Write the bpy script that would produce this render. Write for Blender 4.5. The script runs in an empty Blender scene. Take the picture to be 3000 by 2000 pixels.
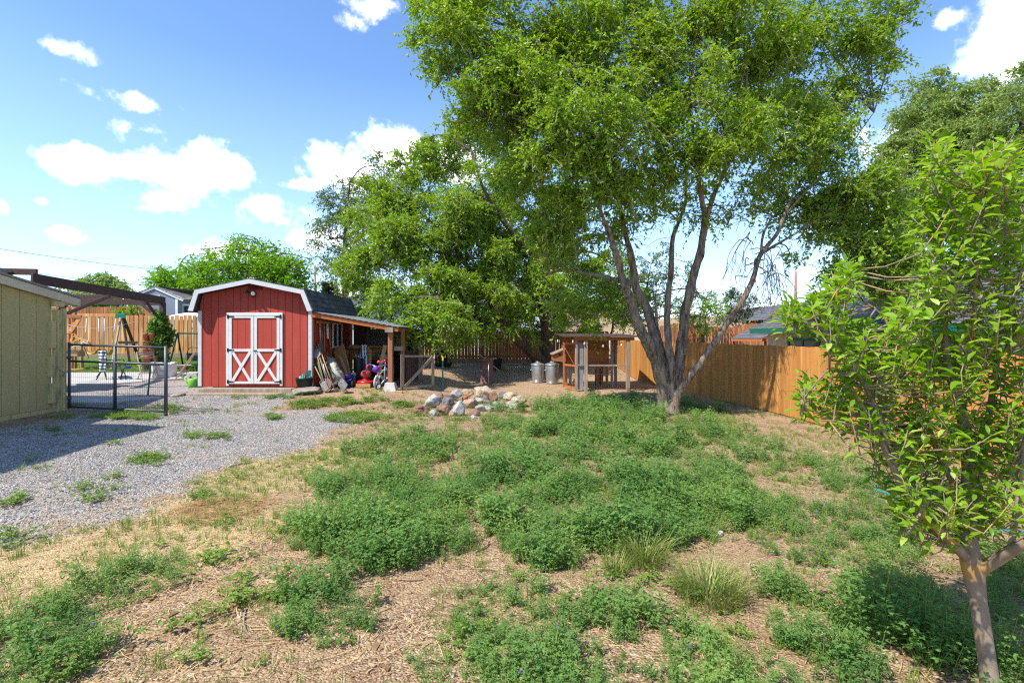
import bpy, math, random
import numpy as np
from mathutils import Vector, Matrix, Euler, noise as mnoise

R = math.radians
random.seed(11)
rng = np.random.default_rng(11)
scene = bpy.context.scene
col = scene.collection
EYE, F = 1.75, 1500.0


def P(px, py, D):
    """A point at depth D seen at pixel (px, py) of the 3000x2000 photograph."""
    return Vector(((px - 1500) / F * D, D, EYE - (py - 979) / F * D))


def sst(a, b, x):
    t = np.clip((x - a) / (b - a), 0, 1)
    return t * t * (3 - 2 * t)


def G(x, y):
    """Height of the ground."""
    x = np.asarray(x, float); y = np.asarray(y, float)
    yy = np.minimum(y, 23.0)
    left = 0.078 * np.maximum(yy - 11.0, 0) * sst(10.6, 12.4, y)
    right = 0.45 * sst(18.5, 22.0, y)
    mid = 0.078 * np.maximum(np.minimum(yy, 14.3) - 11.0, 0) * sst(10.6, 12.4, y) + .22 * sst(16, 22, y)
    a = sst(-9.6, -8.2, x)
    w = sst(-3.3, -1.2, x)
    h = (left * (1 - a) + mid * a) * (1 - w) + right * w
    h = h + 0.018 * np.sin(1.3 * x + .7) * np.sin(1.1 * y + .3) + 0.010 * np.sin(3.1 * x + 1.9 * y)
    return h


def g(x, y):
    return float(G(x, y))


# ------------------------------------------------------------------ objects
def off(o):
    v = Vector((0, 0, 0))
    while o is not None:
        v += o.location
        o = o.parent
    return v


def tag(o, label=None, cat=None, group=None, kind=None):
    if label: o['label'] = label
    if cat: o['category'] = cat
    if group: o['group'] = group
    if kind: o['kind'] = kind
    return o


def thing(name, label, cat, loc=(0, 0, 0), group=None):
    o = bpy.data.objects.new(name, None)
    o.empty_display_size = .1
    col.objects.link(o)
    o.location = loc
    return tag(o, label, cat, group)


def children(o):
    return [c for c in bpy.data.objects if c.parent == o]


def copy_tree(o, parent=None):
    kids = list(o.children)
    c = o.copy(); col.objects.link(c)
    if parent is not None: c.parent = parent
    for k in kids: copy_tree(k, c)
    return c


def np_mesh(name, V, Fc, mats, parent=None, smooth=False, attr=None):
    """V (n,3); Fc (m,k) same-size faces."""
    V = np.asarray(V, np.float32); Fc = np.asarray(Fc, np.int32)
    if parent is not None:
        V = V - np.array(off(parent), np.float32)
    me = bpy.data.meshes.new(name)
    n, (m, k) = len(V), Fc.shape
    me.vertices.add(n); me.vertices.foreach_set('co', V.ravel())
    me.loops.add(m * k); me.loops.foreach_set('vertex_index', Fc.ravel())
    me.polygons.add(m)
    me.polygons.foreach_set('loop_start', np.arange(0, m * k, k, dtype=np.int32))
    me.polygons.foreach_set('loop_total', np.full(m, k, np.int32))
    me.polygons.foreach_set('use_smooth', np.full(m, smooth))
    me.update(calc_edges=True)
    for mt in (mats if isinstance(mats, (list, tuple)) else [mats]): me.materials.append(mt)
    o = bpy.data.objects.new(name, me); col.objects.link(o)
    if parent is not None: o.parent = parent
    return o


class MB:
    def __init__(self):
        self.v, self.f, self.mi, self.sm = [], [], [], []

    def add(self, vs, fs, mi=0, sm=False):
        b = len(self.v)
        self.v += [tuple(p) for p in vs]
        for f in fs:
            self.f.append([b + i for i in f]); self.mi.append(mi); self.sm.append(sm)
        return self

    def box(self, c, s, rot=(0, 0, 0), mi=0):
        m = Matrix.Translation(Vector(c)) @ Euler(rot).to_matrix().to_4x4()
        x, y, z = s[0] / 2, s[1] / 2, s[2] / 2
        vs = [m @ Vector(p) for p in [(-x, -y, -z), (x, -y, -z), (x, y, -z), (-x, y, -z), (-x, -y, z), (x, -y, z), (x, y, z), (-x, y, z)]]
        return self.add(vs, [(0, 3, 2, 1), (4, 5, 6, 7), (0, 1, 5, 4), (1, 2, 6, 5), (2, 3, 7, 6), (3, 0, 4, 7)], mi)

    def bb(self, x0, x1, y0, y1, z0, z1, mi=0):
        return self.box(((x0 + x1) / 2, (y0 + y1) / 2, (z0 + z1) / 2), (abs(x1 - x0), abs(y1 - y0), abs(z1 - z0)), mi=mi)

    def bar(self, a, b, w, h, up=(0, 0, 1), mi=0):
        """rectangular bar a->b, w across, h along up"""
        a, b = Vector(a), Vector(b); d = (b - a).normalized(); up = Vector(up)
        s = d.cross(up)
        if s.length < 1e-4: s = d.cross(Vector((0, 1, 0)))
        s.normalize(); u = s.cross(d).normalized()
        vs = []
        for p in (a, b):
            for (i, j) in ((-1, -1), (1, -1), (1, 1), (-1, 1)):
                vs.append(p + s * (w / 2 * i) + u * (h / 2 * j))
        return self.add(vs, [(0, 1, 2, 3), (7, 6, 5, 4), (0, 4, 5, 1), (1, 5, 6, 2), (2, 6, 7, 3), (3, 7, 4, 0)], mi)

    def tube(self, pts, r, n=8, mi=0, closed=False, sm=True):
        pts = [Vector(p) for p in pts]
        k = len(pts)
        rs = list(r) if hasattr(r, '__len__') else [r] * k
        vs, fs = [], []
        u = None
        for i, p in enumerate(pts):
            if closed: d = (pts[(i + 1) % k] - pts[i - 1])
            else: d = pts[min(i + 1, k - 1)] - pts[max(i - 1, 0)]
            d.normalize()
            if u is None:
                u = d.orthogonal().normalized()
            else:
                u = (u - d * u.dot(d))
                if u.length < 1e-5: u = d.orthogonal()
                u.normalize()
            w = d.cross(u)
            for j in range(n):
                a = 2 * math.pi * j / n
                vs.append(p + (u * math.cos(a) + w * math.sin(a)) * rs[i])
        for i in range(k if closed else k - 1):
            for j in range(n):
                a, b = i * n + j, i * n + (j + 1) % n
                c, e = ((i + 1) % k) * n + (j + 1) % n, ((i + 1) % k) * n + j
                fs.append((a, b, c, e))
        self.add(vs, fs, mi, sm)
        if not closed:
            b0 = len(self.v) - k * n
            self.f.append([b0 + j for j in range(n)][::-1]); self.mi.append(mi); self.sm.append(False)
            self.f.append([b0 + (k - 1) * n + j for j in range(n)]); self.mi.append(mi); self.sm.append(False)
        return self

    def lathe(self, prof, c=(0, 0, 0), n=24, mi=0, sm=True, rot=None, wob=None):
        """prof [(r,z)...]; open ends get a face when r>0"""
        M4 = Matrix.Translation(Vector(c)) @ (Euler(rot).to_matrix().to_4x4() if rot else Matrix())
        vs, fs = [], []
        for (r, z) in prof:
            for j in range(n):
                a = 2 * math.pi * j / n
                rr = r * (wob(j, n) if wob else 1)
                vs.append(M4 @ Vector((rr * math.cos(a), rr * math.sin(a), z)))
        k = len(prof)
        for i in range(k - 1):
            for j in range(n):
                fs.append((i * n + j, i * n + (j + 1) % n, (i + 1) * n + (j + 1) % n, (i + 1) * n + j))
        self.add(vs, fs, mi, sm)
        b0 = len(self.v) - k * n
        self.f.append([b0 + j for j in range(n)][::-1]); self.mi.append(mi); self.sm.append(False)
        self.f.append([b0 + (k - 1) * n + j for j in range(n)]); self.mi.append(mi); self.sm.append(False)
        return self

    def prism(self, poly, o, ax, ay, t, mi=0):
        """2-D polygon in the plane o + x*ax + y*ay, extruded by vector t"""
        o, ax, ay, t = Vector(o), Vector(ax), Vector(ay), Vector(t)
        a = [o + ax * x + ay * y for x, y in poly]
        b = [p + t for p in a]
        n = len(poly)
        fs = [list(range(n)), list(range(2 * n - 1, n - 1, -1))]
        for i in range(n):
            j = (i + 1) % n
            fs.append((i, i + n, j + n, j))
        return self.add(a + b, fs, mi)

    def build(self, name, mats, parent=None, bevel=0, fix=True):
        w = off(parent) if parent is not None else Vector((0, 0, 0))
        me = bpy.data.meshes.new(name)
        me.from_pydata([(p[0] - w.x, p[1] - w.y, p[2] - w.z) for p in self.v], [], self.f)
        for mt in (mats if isinstance(mats, (list, tuple)) else [mats]): me.materials.append(mt)
        me.polygons.foreach_set('material_index', self.mi)
        me.polygons.foreach_set('use_smooth', self.sm)
        me.update()
        if fix:
            import bmesh
            bm = bmesh.new(); bm.from_mesh(me)
            bmesh.ops.recalc_face_normals(bm, faces=bm.faces)
            bm.to_mesh(me); bm.free()
        o = bpy.data.objects.new(name, me); col.objects.link(o)
        if parent is not None: o.parent = parent
        if bevel:
            b = o.modifiers.new('bevel', 'BEVEL'); b.width = bevel; b.segments = 1; b.limit_method = 'ANGLE'; b.angle_limit = R(40)
        return o


def smooth_line(pts, sub=6):
    """Catmull-Rom through (x,y,z,r) points"""
    p = [np.array(q, float) for q in pts]
    p = [2 * p[0] - p[1]] + p + [2 * p[-1] - p[-2]]
    out = []
    for i in range(1, len(p) - 2):
        for s in range(sub):
            t = s / sub
            a, b, c, d = p[i - 1], p[i], p[i + 1], p[i + 2]
            out.append(.5 * ((2 * b) + (-a + c) * t + (2 * a - 5 * b + 4 * c - d) * t * t + (-a + 3 * b - 3 * c + d) * t ** 3))
    out.append(p[-2])
    return out


# ------------------------------------------------------------------ materials
class NT:
    def __init__(self, nt):
        self.nt = nt; nt.nodes.clear()

    def n(self, t, _in=None, **kw):
        x = self.nt.nodes.new(t)
        for k, v in kw.items(): setattr(x, k, v)
        for k, v in (_in or {}).items():
            s = x.inputs[k]
            if hasattr(v, 'is_linked') and hasattr(v, 'node'): self.nt.links.new(v, s)
            else: s.default_value = v
        return x

    def math(self, op, a, b=0.0, c=None, clamp=False):
        i = {0: a, 1: b}
        if c is not None: i[2] = c
        return self.n('ShaderNodeMath', i, operation=op, use_clamp=clamp).outputs[0]

    def mix(self, f, a, b, t='MIX'):
        x = self.nt.nodes.new('ShaderNodeMix'); x.data_type = 'RGBA'; x.blend_type = t
        for idx, v in ((0, f), (6, a), (7, b)):
            s = x.inputs[idx]
            if hasattr(v, 'node'): self.nt.links.new(v, s)
            else: s.default_value = v if idx == 0 else C4(v)
        return x.outputs[2]

    def ramp(self, f, stops, interp='LINEAR'):
        x = self.nt.nodes.new('ShaderNodeValToRGB'); cr = x.color_ramp; cr.interpolation = interp
        while len(cr.elements) > 1: cr.elements.remove(cr.elements[-1])
        for i, (p, c) in enumerate(stops):
            e = cr.elements[0] if i == 0 else cr.elements.new(p)
            e.position = p; e.color = C4(c)
        self.nt.links.new(f, x.inputs[0])
        return x.outputs[0]


def C4(c):
    if hasattr(c, '__len__'): return (c[0], c[1], c[2], 1) if len(c) == 3 else tuple(c)
    return (c, c, c, 1)


def newmat(name):
    m = bpy.data.materials.new(name); m.use_nodes = True
    return m, NT(m.node_tree)


def Mt(name, c1, c2=None, rough=.75, scale=6, stretch=(1, 1, 1), bump=.15, bscale=None, island=.0, metal=0, spec=.3, c3=None, detail=5, dist=.01, spread=.3):
    """surface with two or three colours worked by noise, optional change per loose piece, and a bumped surface"""
    m, t = newmat(name)
    c2 = c2 or tuple(x * .75 for x in c1)
    tc = t.n('ShaderNodeTexCoord').outputs['Object']
    mp = t.n('ShaderNodeMapping', {'Vector': tc, 'Scale': stretch}).outputs[0]
    geo = t.n('ShaderNodeNewGeometry')
    if island:
        rnd = geo.outputs['Random Per Island']
        sh = t.n('ShaderNodeCombineXYZ', {0: t.math('MULTIPLY', rnd, 37.), 1: t.math('MULTIPLY', rnd, 91.), 2: t.math('MULTIPLY', rnd, 53.)}).outputs[0]
        mp = t.n('ShaderNodeVectorMath', {0: mp, 1: sh}, operation='ADD').outputs[0]
    nz = t.n('ShaderNodeTexNoise', {'Vector': mp, 'Scale': scale, 'Detail': detail, 'Roughness': .62}).outputs[0]
    f = t.n('ShaderNodeMapRange', {0: nz, 1: .5 - spread / 2, 2: .5 + spread / 2}).outputs[0]
    colr = t.mix(f, c1, c2)
    if c3:
        n3 = t.n('ShaderNodeTexNoise', {'Vector': mp, 'Scale': scale * .35, 'Detail': 4, 'Roughness': .6}).outputs[0]
        colr = t.mix(t.n('ShaderNodeMapRange', {0: n3, 1: .52, 2: .68}).outputs[0], colr, c3)
    if island:
        v = t.math('ADD', t.math('MULTIPLY', t.math('SUBTRACT', rnd, .5), island * 2), 1.0)
        hue = t.math('ADD', t.math('MULTIPLY', t.math('SUBTRACT', t.math('FRACT', t.math('MULTIPLY', rnd, 17.3)), .5), island * .06), .5)
        colr = t.n('ShaderNodeHueSaturation', {'Hue': hue, 'Value': v, 'Color': colr}).outputs[0]
    ins = {'Base Color': colr, 'Roughness': rough, 'Metallic': metal, 'Specular IOR Level': spec}
    if bump:
        bz = t.n('ShaderNodeTexNoise', {'Vector': mp, 'Scale': bscale or scale * 2.5, 'Detail': 6, 'Roughness': .65}).outputs[0]
        ins['Normal'] = t.n('ShaderNodeBump', {'Height': bz, 'Strength': bump, 'Distance': dist}).outputs[0]
    bs = t.n('ShaderNodeBsdfPrincipled', ins)
    t.n('ShaderNodeOutputMaterial', {0: bs.outputs[0]})
    return m


def Leaf(name, stops, trans=.4, rough=.5, spec=.35, clump=2.0, clumpamt=.35, tcol=1.25):
    """foliage: colour differs from leaf to leaf and from branch to branch; light comes through"""
    m, t = newmat(name)
    geo = t.n('ShaderNodeNewGeometry')
    rnd = geo.outputs['Random Per Island']
    tc = t.n('ShaderNodeTexCoord').outputs['Object']
    nz = t.n('ShaderNodeTexNoise', {'Vector': tc, 'Scale': clump, 'Detail': 2}).outputs[0]
    f = t.math('ADD', t.math('MULTIPLY', rnd, 1 - clumpamt), t.math('MULTIPLY', t.n('ShaderNodeMapRange', {0: nz, 1: .3, 2: .7}).outputs[0], clumpamt))
    c = t.ramp(f, stops)
    bs = t.n('ShaderNodeBsdfPrincipled', {'Base Color': c, 'Roughness': rough, 'Specular IOR Level': spec})
    c2 = t.n('ShaderNodeHueSaturation', {'Hue': .492, 'Saturation': 1.05, 'Value': tcol, 'Color': c}).outputs[0]
    tr = t.n('ShaderNodeBsdfTranslucent', {'Color': c2})
    mx = t.n('ShaderNodeMixShader', {0: trans, 1: bs.outputs[0], 2: tr.outputs[0]})
    t.n('ShaderNodeOutputMaterial', {0: mx.outputs[0]})
    return m


def Glass(name, c=(.03, .035, .04), rough=.06):
    m, t = newmat(name)
    bs = t.n('ShaderNodeBsdfPrincipled', {'Base Color': C4(c), 'Roughness': rough, 'Specular IOR Level': .6})
    t.n('ShaderNodeOutputMaterial', {0: bs.outputs[0]})
    return m


M = {}
M['red'] = Mt('red_paint', (.42, .064, .040), (.36, .052, .034), rough=.7, scale=3, stretch=(6, 6, 1), bump=.25, bscale=18, spread=.5, c3=(.43, .07, .05))
M['white'] = Mt('white_paint', (.70, .70, .68), (.60, .60, .58), rough=.6, scale=4, bump=.08, spread=.5)
M['wtrim'] = Mt('shed_trim_paint', (.62, .63, .635), (.52, .53, .535), rough=.6, scale=5, stretch=(1, 1, 3), bump=.1, spread=.5)
M['shingle'] = Mt('asphalt_shingle', (.055, .057, .062), (.10, .10, .105), rough=.95, scale=14, bump=.5, c3=(.035, .035, .037), spread=.25)
M['shingle_h'] = Mt('blue_grey_shingle', (.10, .105, .12), (.15, .155, .17), rough=.95, scale=10, bump=.4, spread=.3, island=.18)
M['shingle_br'] = Mt('brown_grey_shingle', (.28, .25, .22), (.20, .18, .16), rough=.95, scale=9, bump=.4, island=.2)
M['iron'] = Mt('black_iron', (.02, .02, .022), rough=.5, metal=.3)
M['gatepaint'] = Mt('grey_gate_paint', (.085, .092, .10), (.06, .065, .07), rough=.45, metal=.35, scale=5, bump=.08, spec=.5)
M['wire'] = Mt('dark_wire', (.06, .062, .065), rough=.5, metal=.5, bump=0)
M['olive'] = Mt('olive_siding', (.48, .40, .175), (.43, .355, .15), rough=.8, scale=3, stretch=(4, 4, 1), bump=.25, bscale=30, spread=.6, c3=(.50, .42, .20))
M['olivetrim'] = Mt('olive_trim', (.58, .48, .22), (.50, .41, .175), rough=.75, scale=4, stretch=(5, 5, 1), bump=.2, spread=.5, c3=(.27, .235, .12))
M['cream'] = Mt('cream_trim', (.62, .55, .38), (.52, .45, .30), rough=.7, scale=3, bump=.1)
M['concrete'] = Mt('concrete', (.50, .48, .44), (.40, .38, .35), rough=.9, scale=5, bump=.3, c3=(.34, .32, .29))
M['fence'] = Mt('stained_fence_boards', (.42, .180, .045), (.31, .120, .028), rough=.75, scale=2.2, stretch=(14, 14, .8), bump=.3, bscale=5, island=.24, c3=(.52, .26, .085), spread=.5, dist=.006)
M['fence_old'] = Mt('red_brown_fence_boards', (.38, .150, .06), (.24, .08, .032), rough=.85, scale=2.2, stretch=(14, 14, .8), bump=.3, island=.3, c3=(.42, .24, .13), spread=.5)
M['fence_left'] = Mt('weathered_fence_boards', (.56, .29, .11), (.34, .135, .042), rough=.85, scale=1.6, stretch=(12, 12, .9), bump=.3, island=.26, c3=(.60, .43, .25), spread=.45)
M['oldwood'] = Mt('grey_wood', (.30, .235, .17), (.20, .15, .105), rough=.9, scale=3, stretch=(10, 10, 1.2), bump=.4, island=.2, c3=(.36, .30, .23))
M['chairwood'] = Mt('silvered_wood', (.46, .38, .29), (.34, .27, .20), rough=.9, scale=3, stretch=(8, 8, 8), bump=.2, island=.15)
M['pine'] = Mt('tan_wood', (.50, .30, .13), (.40, .22, .085), rough=.8, scale=3, stretch=(8, 8, 1.2), bump=.25, island=.15)
M['osb'] = Mt('strand_board', (.48, .30, .11), (.36, .20, .065), rough=.8, scale=22, bump=.1, spread=.25)
M['orange'] = Mt('orange_stain_wood', (.46, .15, .04), (.34, .10, .028), rough=.7, scale=3, stretch=(2, 10, 10), bump=.2, spread=.5)
M['postwood'] = Mt('red_brown_post', (.36, .155, .07), (.26, .10, .045), rough=.8, scale=3, stretch=(12, 12, 1), bump=.3, spread=.5, c3=(.40, .22, .12))
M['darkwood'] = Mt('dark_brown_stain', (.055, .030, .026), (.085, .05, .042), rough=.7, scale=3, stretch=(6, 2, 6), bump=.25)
M['metal'] = Mt('galvanized', (.50, .53, .55), (.38, .41, .43), rough=.42, metal=.75, scale=7, bump=.05, spread=.4)
M['alu'] = Mt('aluminium', (.62, .64, .66), (.5, .52, .54), rough=.38, metal=.7, bump=.03)
M['steel'] = Mt('tool_steel', (.30, .30, .30), (.20, .17, .14), rough=.5, metal=.5, bump=.1)
M['rust'] = Mt('rusty_drum', (.25, .13, .105), (.17, .085, .07), rough=.8, metal=.15, scale=5, bump=.25, c3=(.20, .11, .09), spread=.5)
M['black'] = Mt('black_plastic', (.016, .017, .018), (.03, .032, .034), rough=.55, bump=.1)
M['bluepl'] = Mt('purple_blue_plastic', (.04, .025, .30), (.03, .02, .24), rough=.4, bump=.04)
M['whitepl'] = Mt('white_plastic', (.74, .75, .76), (.66, .67, .69), rough=.4, bump=.03)
M['greenpl'] = Mt('light_green_plastic', (.20, .50, .06), (.16, .42, .05), rough=.35, bump=.03)
M['tealpl'] = Mt('teal_plastic', (.01, .20, .16), (.01, .15, .12), rough=.35, bump=.03)
M['redpl'] = Mt('red_enamel', (.50, .015, .02), (.42, .012, .016), rough=.3, bump=.02, spec=.5)
M['redfade'] = Mt('faded_red_plastic', (.42, .06, .06), (.36, .045, .05), rough=.4, bump=.02)
M['purple'] = Mt('purple_fabric', (.20, .04, .42), (.15, .03, .34), rough=.6)
M['pink'] = Mt('pink_plastic', (.65, .06, .22), rough=.4)
M['rubber'] = Mt('black_rubber', (.02, .02, .02), rough=.8)
M['tyrewhite'] = Mt('pale_tyre', (.55, .53, .48), (.42, .40, .36), rough=.7)
M['terra'] = Mt('terracotta', (.46, .16, .085), (.38, .125, .065), rough=.7, scale=8, bump=.1, c3=(.52, .21, .12))
M['bluecloth'] = Mt('blue_cloth', (.02, .06, .40), (.015, .05, .30), rough=.8)
M['yellow'] = Mt('yellow_plastic', (.80, .48, .02), (.72, .42, .02), rough=.4, bump=.02)
M['greenpaint'] = Mt('dark_green_paint', (.012, .075, .055), (.01, .05, .04), rough=.5, metal=.2)
M['greenbr'] = Mt('green_bracket', (.01, .18, .12), rough=.4)
M['tarp'] = Mt('grey_tarp', (.42, .40, .35), (.32, .30, .26), rough=.7, scale=5, bump=.3, dist=.03, c3=(.48, .46, .40))
M['sidgrey'] = Mt('blue_grey_siding', (.21, .24, .29), (.18, .205, .25), rough=.8, bump=.1, spread=.5)
M['sidlight'] = Mt('light_grey_siding', (.50, .53, .56), (.45, .48, .51), rough=.8, bump=.1)
M['sidcream'] = Mt('cream_siding', (.46, .43, .35), (.40, .37, .30), rough=.8, bump=.1)
M['greentrim'] = Mt('green_fascia', (.01, .15, .10), (.012, .12, .085), rough=.6)
M['glass'] = Glass('window_glass')
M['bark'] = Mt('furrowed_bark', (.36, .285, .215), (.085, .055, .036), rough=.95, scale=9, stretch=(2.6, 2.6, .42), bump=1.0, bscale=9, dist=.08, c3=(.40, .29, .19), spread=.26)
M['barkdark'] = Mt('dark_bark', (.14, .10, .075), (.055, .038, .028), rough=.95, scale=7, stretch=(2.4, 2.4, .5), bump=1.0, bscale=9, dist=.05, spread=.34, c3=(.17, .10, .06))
M['barkyoung'] = Mt('young_grey_bark', (.30, .235, .18), (.19, .14, .10), rough=.8, scale=16, stretch=(1, 1, .6), bump=.5, dist=.006, c3=(.50, .27, .05), spread=.3)
M['twig'] = Mt('grey_twig', (.50, .44, .37), (.34, .28, .22), rough=.9, bump=0)
M['vinewood'] = Mt('vine_stem', (.14, .09, .05), rough=.9)
M['canvas'] = Mt('white_canvas', (.82, .82, .82), (.78, .78, .78), rough=.9)

M['l_elm'] = Leaf('elm_leaves', [(0, (.10, .20, .012)), (.45, (.21, .355, .020)), (.8, (.335, .47, .034)), (1, (.48, .56, .08))], trans=.46, rough=.38, spec=.5)
M['l_elm2'] = Leaf('rear_elm_leaves', [(0, (.11, .21, .016)), (.5, (.23, .375, .024)), (.85, (.36, .49, .038)), (1, (.50, .57, .10))], trans=.48, rough=.38, spec=.5)
M['l_dark'] = Leaf('dark_leaves', [(0, (.04, .10, .018)), (.6, (.075, .165, .022)), (1, (.14, .24, .035))], trans=.3)
M['l_grey'] = Leaf('grey_green_leaves', [(0, (.09, .15, .03)), (.6, (.15, .23, .045)), (1, (.25, .33, .08))], trans=.35)
M['l_bright'] = Leaf('bright_leaves', [(0, (.10, .24, .010)), (.5, (.20, .40, .016)), (1, (.32, .52, .03))], trans=.45)
M['l_right'] = Leaf('hazy_leaves', [(0, (.15, .23, .04)), (.5, (.25, .35, .07)), (1, (.38, .46, .12))], trans=.4)
M['l_shrub'] = Leaf('shrub_leaves', [(0, (.04, .075, .03)), (.6, (.075, .125, .05)), (.93, (.12, .18, .08)), (1, (.5, .5, .45))], trans=.3)
M['l_pine'] = Leaf('pine_needles', [(0, (.035, .055, .025)), (1, (.09, .115, .05))], trans=.1)
M['l_apple'] = Leaf('apple_leaves', [(0, (.10, .23, .012)), (.4, (.19, .36, .018)), (.75, (.30, .47, .04)), (.93, (.50, .60, .16)), (1, (.66, .70, .36))], trans=.48, rough=.4, spec=.4, clump=3.0)
M['l_vine'] = Leaf('vine_leaves', [(0, (.05, .13, .02)), (.6, (.12, .25, .03)), (1, (.24, .36, .05))], trans=.35)
M['l_alf'] = Leaf('alfalfa_leaves', [(0, (.080, .185, .045)), (.35, (.145, .280, .065)), (.72, (.220, .360, .085)), (.9, (.34, .44, .11)), (1, (.52, .46, .18))], trans=.48, rough=.55, spec=.3, clump=1.4, clumpamt=.45)
M['l_weed'] = Leaf('low_weed_leaves', [(0, (.08, .17, .02)), (.5, (.15, .27, .03)), (1, (.30, .38, .07))], trans=.35, clump=2.5)
M['l_grass'] = Leaf('green_grass', [(0, (.09, .18, .02)), (.5, (.17, .29, .035)), (.8, (.32, .38, .10)), (1, (.52, .45, .20))], trans=.35, rough=.5)
M['l_straw'] = Leaf('straw', [(0, (.36, .22, .085)), (.5, (.56, .40, .18)), (.85, (.68, .53, .27)), (1, (.76, .66, .42))], trans=.2, rough=.6, clump=1.2, clumpamt=.3)
M['l_tuft'] = Leaf('tuft_grass', [(0, (.10, .18, .025)), (.5, (.20, .28, .045)), (.8, (.40, .40, .13)), (1, (.62, .54, .27))], trans=.35, rough=.5, clumpamt=.1)
M['flower'] = Mt('purple_petals', (.18, .08, .35), rough=.6)
M['mane'] = Mt('yellow_mane', (.62, .40, .10), (.5, .3, .07), rough=.9)
# ------------------------------------------------------------------ camera, sun, sky
cam = bpy.data.objects.new('camera', bpy.data.cameras.new('camera')); col.objects.link(cam)
cam.location = (0, 0, EYE); cam.rotation_euler = (R(90), 0, 0)
cam.data.lens = 18; cam.data.sensor_width = 36; cam.data.shift_y = -21 / 3000
cam.data.clip_end = 5000; cam.data.clip_start = .05
scene.camera = cam
SUNTO = Vector((-.56, -.45, 1)).normalized()
sl = bpy.data.lights.new('sun', 'SUN'); sl.energy = 3.55; sl.angle = R(.6); sl.color = (1, .955, .88)
so = bpy.data.objects.new('sun', sl); col.objects.link(so); so.rotation_euler = (-SUNTO).to_track_quat('-Z', 'Y').to_euler(); so.location = (-20, -16, 40)

world = bpy.data.worlds.new('World'); scene.world = world; world.use_nodes = True
t = NT(world.node_tree)
sky = t.n('ShaderNodeTexSky', sky_type='NISHITA', sun_disc=False)
sky.sun_elevation = math.asin(SUNTO.z); sky.sun_rotation = math.atan2(SUNTO.x, SUNTO.y) % (2 * math.pi)
sky.air_density = 1.0; sky.dust_density = .35; sky.ozone_density = 2.2; sky.altitude = 900
skyc = t.n('ShaderNodeHueSaturation', {'Hue': .503, 'Saturation': 1.12, 'Value': 1.0, 'Color': sky.outputs[0]}).outputs[0]
dirv = t.n('ShaderNodeTexCoord').outputs['Generated']
sx = t.n('ShaderNodeSeparateXYZ', {0: dirv})
az = t.math('ARCTAN2', sx.outputs[0], sx.outputs[1])
el = t.math('ARCSINE', sx.outputs[2])
# cumulus banks: azimuth, elevation (degrees), half-widths, softness
CL = []
def cl(px, py, rx, ry, s=1.0):
    u, v = (px - 1500) / F, (979 - py) / F
    a = math.atan(u); e = math.atan2(v, math.hypot(1, u))
    CL.append((a, e, rx / F / (1 + u * u), ry / F / math.hypot(1, u), s))
cl(230, 475, 140, 60); cl(480, 510, 190, 75); cl(600, 480, 150, 75); cl(480, 590, 110, 50); cl(690, 500, 70, 40)
cl(1020, 500, 180, 80); cl(1150, 440, 140, 80); cl(900, 540, 80, 30); cl(1300, 480, 130, 80)
cl(1080, 20, 90, 40, .8); cl(1040, 60, 50, 25, .6); cl(150, 130, 110, 32, .66); cl(190, 685, 90, 32, .85); cl(0, 605, 40, 28, .9); cl(120, 590, 30, 14, .7); cl(30, 755, 60, 22, .8)
cl(2920, 150, 150, 100); cl(2990, 60, 130, 110); cl(2850, 190, 90, 45); cl(2760, 62, 70, 26, .62); cl(2700, 420, 220, 130, .9)
cl(800, 620, 240, 50, .60); cl(960, 700, 110, 50, .85); cl(640, 730, 150, 34, .55); cl(1000, 860, 300, 30, .4); cl(400, 300, 260, 20, .30); cl(420, 380, 150, 20, .35)
n1 = t.n('ShaderNodeTexNoise', {'Vector': dirv, 'Scale': 13., 'Detail': 10., 'Roughness': .62}, noise_dimensions='3D')
n2 = t.n('ShaderNodeTexNoise', {'Vector': dirv, 'Scale': 42., 'Detail': 6., 'Roughness': .6})
wob = t.math('ADD', t.math('MULTIPLY', t.math('SUBTRACT', n1.outputs[0], .5), 2.5), t.math('MULTIPLY', t.math('SUBTRACT', n2.outputs[0], .5), .9))
acc = None
for a, e, rx, ry, s in CL:
    dx = t.math('DIVIDE', t.math('SUBTRACT', az, a), rx * 1.0)
    dy = t.math('DIVIDE', t.math('SUBTRACT', el, e), ry * 1.0)
    d = t.math('SQRT', t.math('ADD', t.math('MULTIPLY', dx, dx), t.math('MULTIPLY', dy, dy)))
    b = t.math('MULTIPLY', t.math('SUBTRACT', 1.25, d), s)
    acc = b if acc is None else t.math('SMOOTH_MAX', acc, b, .25)
dens = t.math('ADD', acc, wob)
mask = t.n('ShaderNodeMapRange', {0: dens, 1: .20, 2: 1.05}, interpolation_type='SMOOTHSTEP').outputs[0]
# other clouds round the sky, out of the picture, from the same noise
shade = t.n('ShaderNodeMapRange', {0: n2.outputs[0], 1: .35, 2: .65}).outputs[0]
core = t.n('ShaderNodeMapRange', {0: dens, 1: .5, 2: 1.6}).outputs[0]
cc = t.mix(t.math('MULTIPLY', core, t.math('SUBTRACT', 1.0, shade)), (8.6, 8.6, 8.5), (5.4, 5.7, 6.2))
haze = t.n('ShaderNodeMapRange', {0: el, 1: R(26), 2: R(-1), 3: 0., 4: .5}).outputs[0]
skyh = t.mix(haze, skyc, (3.0, 4.2, 6.5))
fin = t.mix(mask, skyh, cc)
bg = t.n('ShaderNodeBackground', {0: fin, 1: .145})
t.n('ShaderNodeOutputWorld', {0: bg.outputs[0]})

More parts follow.
